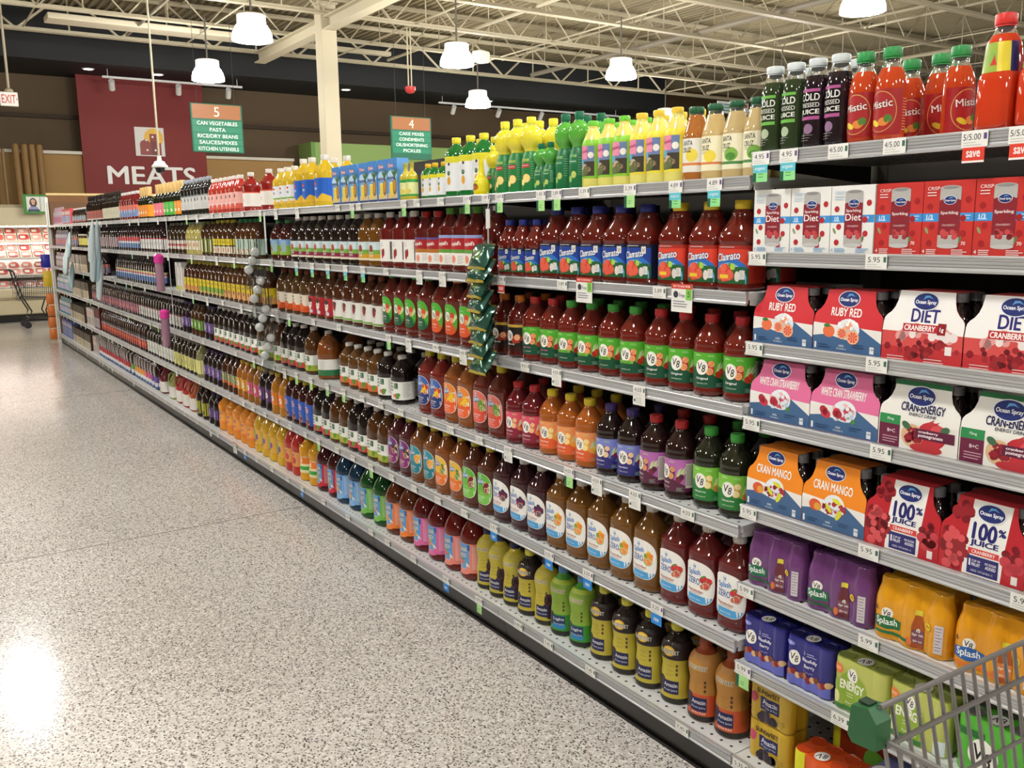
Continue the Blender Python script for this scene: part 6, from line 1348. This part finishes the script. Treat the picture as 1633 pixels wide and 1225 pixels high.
# corrugated roof deck, flutes running along the aisle
m = MB(); vs = []; fs = []; y = -36.; k = 0; zr = 5.72
while y < 12:
    for dy, dz in ((0, 0), (.045, 0), (.06, .045), (.135, .045)): vs += [(-8, y + dy, zr + dz), (23, y + dy, zr + dz)]
    y += .15
fs = [(2 * i, 2 * i + 1, 2 * i + 3, 2 * i + 2) for i in range(len(vs) // 2 - 1)]
m.add(vs, fs, DECKC); m.box(-8, 23, -36, 12, zr + .06, zr + .1, DECKC); struct('ceiling', m.mesh('ceiling'))
def joist(x, lab_i, zb=4.95, zt=5.66, y0=-35.5, y1=11.5, big=False):
    m = MB(); w = .055 if not big else .08; y = y0
    for z in (zb, zt):
        m.box(x - w, x - .008, y0, y1, z, z + .012, CREAM); m.box(x + .008, x + w, y0, y1, z, z + .012, CREAM)
        for sx in (-1, 1): m.box(x + sx * .009 - .004, x + sx * .009 + .004, y0, y1, z + (.012 if z == zb else -.05), z + (.062 if z == zb else 0), CREAM)
    p = .62 if not big else .8; k = 0
    while y < y1 - p:
        m.tube([(x, y, zb + .02), (x, y + p, zt - .02)] if k % 2 == 0 else [(x, y, zt - .02), (x, y + p, zb + .02)], .013 if not big else .022, CREAM, 5)
        if k % 2 == 0: m.tube([(x, y + p, zb + .02), (x, y + p, zt - .02)], .010 if not big else .016, CREAM, 5)
        y += p; k += 1
    struct('ceiling_beam', m.mesh('ceiling_beam'))
for i, x in enumerate((-3.9, -2.1, -.3, 1.5, 3.3, 5.0, 6.7, 8.45, 10.2, 12.0, 13.75, 15.5)): joist(x, i)
joist(17.3, 12, 4.95, 5.66, big=True)
m = MB()   # girder along the aisle over the column, wide flange
for y in (-5.92,):
    for xa, xb in ((-8, 13.868), (14.132, 17.2)): m.box(xa, xb, y - .10, y + .10, 4.75, 4.77, CREAM); m.box(xa, xb, y - .10, y + .10, 4.93, 4.945, CREAM); m.box(xa, xb, y - .012, y + .012, 4.77, 4.93, CREAM)
struct('ceiling_beam', m.mesh('ceiling_beam'))
m = MB(); m.box(13.87, 14.13, -6.05, -5.79, 0, 5.15, CREAM, .006); m.box(13.84, 14.16, -6.08, -5.76, 5.15, 5.17, CREAM); struct('column_1', m.mesh('column_1'))
for i, (y, z, r_) in enumerate(((-3.6, 5.02, .025), (-8.6, 5.05, .03), (-11.4, 5.3, .02), (-12.2, 5.05, .05), (-15.3, 5.25, .025), (-17.8, 5.05, .04), (-21, 5.2, .03), (1.2, 5.1, .03))):
    m = MB(); m.tube([(-6, y, z), (17.2, y, z)], r_, CREAM if i % 3 else mat('#8a8272', .6), 8); thing('ceiling_pipe', 'cream pipe along the aisle under the roof deck, %s from left' % ordw([1, 2, 3, 4, 5, 6, 7, 0][i]), 'pipe', (0, 0, 0), 0, 'ceiling pipes', m.mesh('ceiling_pipe'))
for y in (-4.6, -7.4, -10.2, -13.6, -16.4, -19.4, -2.0):
    m = MB(); m.tube([(-6, y, 4.985), (17.2, y, 4.985)], .014, CREAM, 5); m.tube([(-6, y + .05, 5.64), (17.2, y + .05, 5.64)], .014, CREAM, 5); struct('ceiling_beam', m.mesh('ceiling_beam'))
m = MB(); m.box(16.3, 16.75, -5.7, -2.25, 4.985, 5.075, mat('#d2c8ae', .5), .01); m.box(16.45, 16.6, -8.3, -5.7, 4.99, 5.06, CREAM); thing('ceiling_duct', 'long cream box duct under the roof in front of the soffit', 'duct', (0, 0, 0), 0, None, m.mesh('ceiling_duct'))
m = MB(); m.box(-.1, .1, -.13, .13, -.09, .09, mat('#d6cfbc', .5), .02); thing('ceiling_speaker', 'cream loudspeaker box under the roof trusses, middle', 'speaker', (13.0, -8.2, 4.42), .4, 'ceiling speakers', m.mesh('ceiling_speaker'))
m = MB(); m.lathe([(-.12, .11), (.12, .13)], mat('#d6cfbc', .5), n=20); o = thing('ceiling_speaker', 'round cream loudspeaker under the roof, above the red drinks', 'speaker', (7.2, -11.2, 4.8), 0, 'ceiling speakers', m.mesh('ceiling_speaker'))
# back wall, soffit, red panel
m = MB(); m.box(20.6, 20.8, -36, 12, 0, 5.8, BROWN); struct('wall_back', m.mesh('wall_back'))
m = MB(); m.box(18.7, 20.598, -17.8, 12, 4.75, 5.70, SOFF); struct('ceiling_soffit', m.mesh('ceiling_soffit'))
m = MB(); m.box(20.2, 20.595, -7.6, 8, 2.0, 3.22, TAN); m.box(20.12, 20.2, -7.6, 8, 3.2, 3.26, mat('#cfc8b8', .4)); struct('trim_1', m.mesh('trim_1'))
m = MB(); m.box(20.5, 20.598, -17, 12, 3.92, 4.0, mat('#3a2c1c', .7)); struct('trim_2', m.mesh('trim_2'))
m = MB(); m.box(19.85, 20.595, -17, -7.9, 2.0, 3.62, mat('#8fae62', .6)); m.box(19.83, 19.85, -8.0, -7.9, 2.0, 3.62, mat('#6f9a4a', .6)); struct('wall_green', m.mesh('wall_green'))
m = MB(); m.box(-8.2, -8, -36, 12, 0, 5.8, mat('#a89a80', .8)); struct('wall_rear', m.mesh('wall_rear'))
m = MB(); m.box(-8, 21, 12, 12.2, 0, 5.8, mat('#a89a80', .8)); struct('wall_left', m.mesh('wall_left'))
m = MB(); m.box(-8, 21, -36.2, -36, 0, 5.8, mat('#8a7a60', .8)); struct('wall_right', m.mesh('wall_right'))
m = MB(); m.box(20.101, 20.19, -5.62, -3.17, 2.2, 4.748, mat('#7c2522', .6)); t = thing('meats_panel', 'dark red wall panel lettered MEATS above the meat case', 'sign panel', (0, 0, 0)); obj('panel_board', m.mesh('panel_board'), t)
P = Paint(lambda u, v, off: (20.1 - off - .02, -u, v), 9., .0005, .002); P.text('MEATS', 4.485, 2.81, .36, '#eeeeea', w=1.74, bold=.025)
lm = P.mb; lb = MB(); 
for f, mi in zip(lm.f, lm.m): pass
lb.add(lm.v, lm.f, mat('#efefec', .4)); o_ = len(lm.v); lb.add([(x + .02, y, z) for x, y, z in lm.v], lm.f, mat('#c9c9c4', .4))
obj('raised_lettering', lb.mesh('raised_lettering'), t)
P = Paint(lambda u, v, off: (20.08 - off, -u, v), 9., .0005, .0006); cy, cz = 4.475, 3.5
lg = MB(); lg.box(20.08, 20.099, -cy - .29, -cy + .29, cz - .29, cz + .29, mat('#dcdad6', .4))
P.ell(cy + .08, cz + .08, .19, .19, '#e9b63a', n=32); P.ngon([(cy - .20, cz - .27), (cy + .22, cz - .27), (cy + .22, cz - .02), (cy + .14, cz - .02), (cy + .14, cz + .16), (cy + .0, cz + .16), (cy + .0, cz - .02), (cy - .07, cz + .06), (cy - .18, cz + .0), (cy - .2, cz - .05)], '#8a2f22'); P.rect(cy + .02, cz - .27, cy + .12, cz + .02, '#6a1f1a')
for u, v in ((-.07, .03), (.06, .1), (-.06, -.17), (.1, -.17)): P.ell(cy + u, cz + v, .02, .02, '#f2efe8', n=12)
k = obj('barn_emblem', lg.mesh('barn_emblem'), t); obj('emblem_print', P.mb.mesh('emblem_print'), k)
for i, y in enumerate((-1.97, -2.12, -2.25, -2.38)):
    m = MB(); m.lathe([(2.2, .062), (3.30, .062), (3.345, .05), (3.36, .02)], mat('#8f6f42', .6), (19.95, y), 16); thing('vertical_tube', 'tan vertical tube on the back wall, %s from the left' % ordw(i), 'tube', (0, 0, 0), 0, 'vertical tubes', m.mesh('vertical_tube'))
for i, (y, c) in enumerate(((-1.6, '#7c6040'), (-1.75, '#8f7550'))):
    m = MB(); m.lathe([(2.2, .03), (3.25, .03)], mat(c, .6), (19.95, y), 10); thing('vertical_tube', 'thin tan vertical tube by the frame edge, %s' % ordw(i), 'tube', (0, 0, 0), 0, 'vertical tubes', m.mesh('vertical_tube'))
for i, y in enumerate((-3.29, -4.57, -8.6, -12.4)):
    m = MB(); m.lathe([(4.738, .10), (4.7495, .12)], mat('#d8d8d4', .4), (19.35, y), 20); d_ = MB(); d_.lathe([(4.7375, .085), (4.739, .085)], mat('#fff4e2', .5, emit=9), (19.35, y), 20)
    t = thing('recessed_downlight', 'round recessed downlight in dark soffit, %s from the left' % ordw(i), 'downlight', (0, 0, 0), 0, 'soffit downlights'); obj('trim_ring', m.mesh('trim_ring'), t); obj('diffuser', d_.mesh('diffuser'), t)
def track(y0, y1, ys, lab):
    t = thing('track_light', lab, 'track light', (19.2, 0, 4.6), 0, 'track lights'); W_ = mat('#d9d9d6', .4)
    m = MB(); m.box(-.02, .02, y1, y0, -.02, .02, W_); obj('track_rail', m.mesh('track_rail'), t); m = MB()
    for y in (y0 - .1, y1 + .1): m.tube([(0, y, .02), (0, y, .15)], .006, W_, 6)
    obj('rod', m.mesh('rod'), t)
    for y in ys:
        m = MB(); m.tube([(0, y, -.02), (0, y, -.09)], .012, W_, 8); m.tube([(-.05, y, -.07), (.10, y - .03, -.21)], .055, W_, 12); obj('spot_head', m.mesh('spot_head'), t)
track(-3.5, -6.2, (-3.65, -4.9, -5.9), 'white track light with three spots before MEATS panel'); track(-10.9, -16.5, (-11.3, -12.6, -13.9, -15.1, -16.1), 'long white track light with five spots under soffit')
# meat case
MC = mat('#d2c6a4', .5); MW = mat('#e9e4da', .5)
t = thing('meat_case', 'long cream open meat cooler along the back wall', 'refrigerated case', (19.1, 0, 0))
m = MB(); m.box(.0, 1.0, -9, 6, .14, .62, MC, .02); m.box(-.02, .03, -9, 6, .42, .47, mat('#a89a78', .5)); obj('case_base', m.mesh('case_base'), t)
m = MB(); m.box(.05, 1.0, -9, 6, 0, .14, mat('#1a1817', .4)); obj('kick_plate', m.mesh('kick_plate'), t)
m = MB(); m.box(.9, 1.0, -9, 6, .62, 1.82, MW); obj('case_back', m.mesh('case_back'), t)
m = MB(); m.prism([(.0, 1.80), (.0, 2.12), (.08, 2.18), (1.0, 2.18), (1.0, 1.80)], 'y', -9, 6, MC); obj('canopy', m.mesh('canopy'), t)
LT = mat('#fff6ea', .5, emit=26)
for i, z in enumerate((1.78, 1.46, 1.14)):
    m = MB(); m.tube([(.16 + .16 * i, -8.9, z), (.16 + .16 * i, 5.9, z)], .008, LT, 8); obj('light_tube', m.mesh('light_tube'), t)
for i, (z, x0) in enumerate(((1.50, .30), (1.18, .22), (.86, .14))):
    m = MB(); m.box(x0, .9, -9, 6, z - .02, z, MW); m.box(x0 - .012, x0, -9, 6, z - .03, z + .02, mat('#e4dcd0', .4)); obj('case_shelf', m.mesh('case_shelf'), t)
m = MB(); m.box(.04, .9, -9, 6, .60, .635, MW); obj('case_shelf', m.mesh('case_shelf'), t)
tr = []
for c in ('#c8605a', '#d88a80', '#b8453f', '#e2a79c'):
    a = MB(); a.box(-.09, .09, -.10, .10, 0, .025, mat('#efece6', .4), .006); b_ = MB(); b_.rings([[tuple(v * p for v in sec(2 * pi * j / 20, .080, .090, 4.)) + (z,) for j in reversed(range(20))] for z, p in ((.0255, .95), (.034, 1), (.043, .9), (.045, .5))], mat(c, .25, coat=.3)); a.box(-.05, .02, -.02, .06, .0452, .046, mat('#f2f0ea', .4)); tr.append((a.mesh('tray'), b_.mesh('meat')))
n_ = 0
for i, (z, x0) in enumerate(((1.50, .30), (1.18, .22), (.86, .14), (.635, .08))):
    for k in range(11):
        for row in range(2 if i < 3 else 1):
            y = -.62 - .215 * k; a, b_ = tr[(k * 5 + i * 3 + row) % 4]
            r = thing('meat_tray', 'wrapped tray of pink meat in the cooler, %s row, %s along, level %s' % (ordw(row), ordw(k), ordw(i)), 'meat tray', (19.1 + x0 + .10 + .148 * row, y, z + .0575 + .116 * row), 0, 'meat trays in the cooler'); obj('tray', a, r); obj('meat', b_, r); r.rotation_euler = (0, radians(-38), 0)
# poster over the case
t = thing('staff_poster', 'small green-framed portrait poster over the meat case', 'poster', (18.95, -2.09, 2.19)); m = MB(); m.box(-.012, .0, -.21, .19, -.18, .17, mat('#3f8a3a', .5)); obj('poster_frame', m.mesh('poster_frame'), t)
P = Paint(lambda u, v, off: (-.0125 - off, -u, v), 9., .0004, .0003); P.rect(-.13, -.14, .09, .13, '#e6e2dc'); P.ell(-.02, .02, .062, .085, '#4a3226'); P.ell(-.02, .03, .04, .052, '#d8a98c'); P.rect(-.06, -.08, -.045, .03, '#4a3226'); P.rect(.005, -.08, .02, .03, '#4a3226'); P.ell(-.02, -.10, .085, .05, '#8a9ac4'); P.rect(-.12, -.14, .08, -.105, '#3a3f4a'); P.rect(.10, -.14, .2, .13, '#dfe2dc'); obj('poster_print', P.mb.mesh('poster_print'), t)
# hanging aisle signs, exit sign, pendant
def aisle_sign(y, no, lines, lab):
    t = thing('aisle_sign', lab, 'sign', (14.0, y, 3.18), 0, 'aisle signs'); m = MB(); m.box(0, .04, -.385, .385, -.36, .35, mat('#1f5f48', .5), .006); obj('sign_board', m.mesh('sign_board'), t)
    P = Paint(lambda u, v, off: (-off, -u, v), 9., .0006, .0004); P.rect(-.36, .13, .36, .335, '#9a6238'); P.text(no, 0, .232, .14, '#f2e2c4', bold=.0)
    for i, s_ in enumerate(lines): v = .065 - .093 * i; P.rect(-.365, v - .043, .365, v + .043, '#1f7a5a'); P.text(s_, 0, v, .052, '#e6f0e6', w=min(.60, .047 * len(s_)), bold=.01)
    obj('sign_print', P.mb.mesh('sign_print'), t); m = MB()
    for dy in (-.28, .28): m.tube([(.02, dy, .35), (.02, dy, 1.77)], .003, mat('#3a3a38', .5), 5)
    obj('hanging_wire', m.mesh('hanging_wire'), t)
aisle_sign(-4.11, '5', ['CAN VEGETABLES', 'PASTA', 'RICE/DRY BEANS', 'SAUCES/MIXES', 'KITCHEN UTENSILS'], 'green and brown hanging aisle sign numbered 5')
aisle_sign(-7.40, '4', ['CAKE MIXES', 'CONDIMENTS', 'OIL/SHORTENING', 'PICKLES'], 'green and brown hanging aisle sign numbered 4')
t = thing('exit_sign', 'white EXIT sign with red letters hanging from a pole', 'sign', (17, -1.665, 3.80)); m = MB(); m.box(0, .05, -.13, .13, -.11, .11, mat('#e6e2da', .4, emit=.12), .008); obj('sign_box', m.mesh('sign_box'), t)
P = Paint(lambda u, v, off: (-off, -u, v), 9., .0006, .0004); P.text('EXIT', -.005, 0, .13, '#c8342f', w=.20, bold=.01); P.ngon([(.105, .02), (.122, 0), (.105, -.02)], '#c8342f'); obj('sign_print', P.mb.mesh('sign_print'), t)
m = MB(); m.lathe([(.1105, .07), (.15, .06), (.17, .03)], CREAM, (.025, -.01), 16); m.tube([(.025, -.01, .17), (.025, -.01, 1.86)], .02, CREAM, 8); obj('pole', m.mesh('pole'), t)
t = thing('hanging_camera', 'white pendant camera with dark lens on a long rod', 'camera', (12, -2.77, 2.44)); m = MB(); m.lathe([(0, .095), (.02, .098), (.05, .07), (.075, .06), (.085, .03), (.14, .022)], mat('#dcdad4', .4), n=24); obj('housing', m.mesh('housing'), t)
m = MB(); m.lathe([(-.07, .01), (-.055, .045), (-.0005, .06)], mat('#1c1c22', .15), n=20); obj('lens', m.mesh('lens'), t); m = MB(); m.tube([(0, 0, .14), (0, 0, 2.5)], .012, CREAM, 8); obj('rod', m.mesh('rod'), t)
t = thing('fire_alarm', 'red and white fire alarm hanging near the column', 'alarm', (14, -7.4, 3.97)); m = MB(); m.lathe([(-.06, .03), (-.04, .07), (.0, .09), (.05, .09)], mat('#b8342f', .4), n=18); obj('strobe', m.mesh('strobe'), t); m = MB(); m.tube([(0, -.03, .05), (0, -.03, 1.0)], .012, CREAM, 6); m.tube([(0, .03, .05), (0, .03, 1.0)], .012, CREAM, 6); obj('conduit', m.mesh('conduit'), t)
m = MB(); m.box(0, .03, -.55, .55, -.14, .14, mat('#e2e4e4', .4)); t = thing('hanging_banner', 'white and red hanging banner far behind the glass lemonade bottles', 'banner', (16, -17.5, 4.52)); obj('banner_board', m.mesh('banner_board'), t)
P = Paint(lambda u, v, off: (-off, -u, v), 9., .0006, .0004); P.rect(.1, .03, .5, .11, '#c8504a'); P.lines(-.5, .05, .5, 3, .07, '#5fa89a', .03); obj('banner_print', P.mb.mesh('banner_print'), t)
# lamps
LAMP = mat('#fffdf9', .4, emit=104.0)
HOUS = mat('#d9d3c6', .4, emit=.25)
sh = MB(); sh.lathe([(-.005, .01), (-.005, .236), (0, .25), (.05, .246), (.12, .225), (.18, .19), (.205, .165)], LAMP, n=28, cap0=True, cap1=False); SHADE = sh.mesh('lamp_shade')
ho = MB(); ho.lathe([(.206, .165), (.215, .18), (.30, .18), (.31, .165), (.33, .05)], HOUS, n=24); HOUSE = ho.mesh('lamp_housing')
co = MB(); co.tube([(0, 0, .33), (0, 0, .95)], .014, mat('#6e6a62', .5), 8); CORD = co.mesh('lamp_cord')
LPOS = [(11.67, -3.94), (11.88, -7.07), (11.55, -9.97), (15.6, -9.75), (15.0, -4.31), (6.65, -9.35), (11.8, -14.2), (15.8, -15.0), (12.16, -.72), (11.9, 2.7), (6.65, -6.3), (6.65, -3.3), (6.65, -.3), (6.65, 2.7), (1.4, -6.3), (1.4, -3.2), (1.4, -.2), (1.4, 2.8), (-3.8, -6.3), (-3.8, -3.2), (-3.8, -.2), (-3.8, 2.8), (-3.8, -10), (1.4, -9.6), (3.9, -12.6)]
WH = ['above aisle sign five', 'to the right of the cream column', 'above the lemon bottles', 'behind the lemon juice, under the truss', 'before MEATS panel', 'cut by the top of the frame', 'above the cold pressed juices', 'behind the glass lemonade bottles']
for i, (x, y) in enumerate(LPOS):
    t = thing('high_bay_lamp', 'glowing white high bay lamp, ' + WH[i] if i < 8 else 'glowing white high bay lamp out of view, %s of the rest' % ordw(i - 8), 'lamp', (x, y, 4.02), 0, 'high bay lamps'); obj('lamp_shade', SHADE, t); obj('lamp_housing', HOUSE, t); obj('lamp_cord', CORD, t)

# ------------------------------------------------------------------ shopping carts
def cart(name, lab, loc, rz, wire, plastic, bumper, loaded=False, wr=.0032):
    """nose towards +X; origin on the floor under the front corner on the +Y side; the basket spans y = -.50 .. 0"""
    t = thing(name, lab, 'shopping cart', loc, rz); W = .50; zt, zs = .95, .90; zb = .50; Lb = .80
    def nose(v): return (-.10 * (1 - v), v)          # x offset of the nose at height fraction
    m = MB()     # nose panel
    hs = [zt - .005, zt - .10 + .045, zt - .175, zt - .26, zt - .34, zb]
    for z in [zt, .893, .80, .70, .60, zb]:
        f = (z - zb) / (zt - zb); x = -.09 * (1 - f); ins = .03 * (1 - f); r = wr * (1.35 if z in (zt, .893, zb) else 1.05); m.tube([(x, -ins, z), (x, -W + ins, z)], r, wire, 8)
    n = 17
    for k in range(n + 1):
        a = k / n; m.tube([(-.09 + .003, -.03 - a * (W - .06), zb), (.003, -a * W, zt)], wr, wire, 6)
    obj('nose_panel', m.mesh('nose_panel'), t)
    for sy in (0, -1):
        m = MB()
        for z in (zs, .80, .70, .60, zb):
            f = (z - zb) / (zt - zb); y = sy * W + (-.03 if sy == 0 else .03) * (1 - f); m.tube([(-.09 * (1 - f), y, z), (-Lb + .02, y, z + .05 * (z - zb))], wr * (1.35 if z in (zs, zb) else 1.05), wire, 8)
        for k in range(1, 24):
            x = -k * Lb / 24; y0 = sy * W + (-.03 if sy == 0 else .03); m.tube([(x - .03, y0, zb), (x, sy * W - .004 * (1 if sy == 0 else -1), zs + .02 * k / 24)], wr, wire, 6)
        obj('side_panel', m.mesh('side_panel'), t)
    m = MB()
    for k in range(12): y = -.04 - k * (W - .08) / 11; m.tube([(-.09, y, zb), (-Lb + .06, y, zb + .06)], wr, wire, 6)
    for k in range(1, 8): x = -.09 - k * .09; m.tube([(x, -.03, zb + .008 * k), (x, -W + .03, zb + .008 * k)], wr, wire, 6)
    obj('basket_floor', m.mesh('basket_floor'), t)
    for sy in (0, -1):
        m = MB(); yo = sy * W
        yy = (yo - .012, yo + .022) if sy == 0 else (yo - .022, yo + .012)
        m.prism([(-.012, .892), (-.011, .934), (.004, .952), (.032, .946), (.036, .898), (.028, .888)], 'y', yy[0], yy[1], bumper); m.box(.008, .026, yy[0] + .008, yy[1] - .008, .9505, .954, mat('#12301c', .5))
        obj('corner_bumper', m.mesh('corner_bumper'), t)
    m = MB(); m.tube([(-Lb, -.02, 1.0), (-Lb - .06, -.02, 1.03), (-Lb - .06, -W + .02, 1.03), (-Lb, -W + .02, 1.0)], .016, plastic, 10); obj('handle', m.mesh('handle'), t)
    m = MB()
    for y in (-.03, -W + .03):
        m.tube([(-Lb, y, 1.0), (-Lb + .10, y, .55), (-Lb + .22, y, .30), (-.62, y, .18), (-.05, y + (.0 if y > -.2 else .0), .15)], .013, wire if not loaded else plastic, 8)
        m.tube([(-.28, y, .52), (-.36, y, .30), (-.30, y, .16)], .012, wire if not loaded else plastic, 8)
    m.tube([(-.62, -.03, .18), (-.62, -W + .03, .18)], .012, wire if not loaded else plastic, 8); m.tube([(-.05, -.03, .15), (-.05, -W + .03, .15)], .012, wire if not loaded else plastic, 8)
    obj('frame', m.mesh('frame'), t)
    for x in (-.10, -.66):
        for y in (-.05, -W + .05):
            m = MB(); m.lathe([(-.014, .05), (-.012, .06), (.012, .06), (.014, .05)], mat('#26252a', .4), n=20); m.v = [(x + p[0], y + p[2], .061 + p[1]) for p in m.v]; w_ = obj('wheel', m.mesh('wheel'), t); m = MB(); m.box(x - .02, x + .02, y - .02, y + .02, .1215, .17, plastic, .004); obj('caster_fork', m.mesh('caster_fork'), w_)
    return t
cart('shopping_cart', 'grey wire shopping cart with green corner bumper in front of drink packs', (.692, -1.100, 0), radians(-2.2), mat('#8a8988', .36, metal=.55), mat('#2f6a3f', .45), mat('#235c35', .42))
cart('shopping_cart', 'dark empty shopping cart standing by the meat cooler', (18.15, -2.30, 0), radians(-88), mat('#55504c', .45), mat('#2a2825', .5), mat('#2a2825', .5), True, .004)

# ------------------------------------------------------------------ world, camera, view
w = bpy.data.worlds.new('store_ambient'); scene.world = w; w.use_nodes = True
w.node_tree.nodes['Background'].inputs[0].default_value = (.97, .985, 1, 1); w.node_tree.nodes['Background'].inputs[1].default_value = .16
F = 1420.; yaw, pitch, roll = radians(33.897), radians(9.94), radians(-.70)
fw = Vector((cos(yaw) * cos(pitch), -sin(yaw) * cos(pitch), -sin(pitch)))
r0 = fw.cross(Vector((0, 0, 1))).normalized(); u0 = r0.cross(fw)
R_ = r0 * cos(roll) + u0 * sin(roll); U_ = -r0 * sin(roll) + u0 * cos(roll)
cd = bpy.data.cameras.new('camera'); cd.sensor_fit = 'HORIZONTAL'; cd.sensor_width = 36; cd.lens = F / 1633 * 36; cd.clip_start = .05; cd.clip_end = 200
co_ = bpy.data.objects.new('camera', cd); COL.objects.link(co_); scene.camera = co_
M = Matrix.Identity(4)
for i in range(3): M[i][0], M[i][1], M[i][2] = R_[i], U_[i], -fw[i]
M[2][3] = H; co_.matrix_world = M
vs_ = scene.view_settings; vs_.view_transform = 'Standard'; vs_.look = 'None'; vs_.gamma = 1; vs_.use_curve_mapping = False; vs_.exposure = 0.0
scene.cycles.max_bounces = 7; scene.cycles.diffuse_bounces = 3; scene.cycles.glossy_bounces = 3; scene.cycles.transmission_bounces = 5; scene.cycles.sample_clamp_indirect = 6; scene.cycles.caustics_reflective = False; scene.cycles.caustics_refractive = False
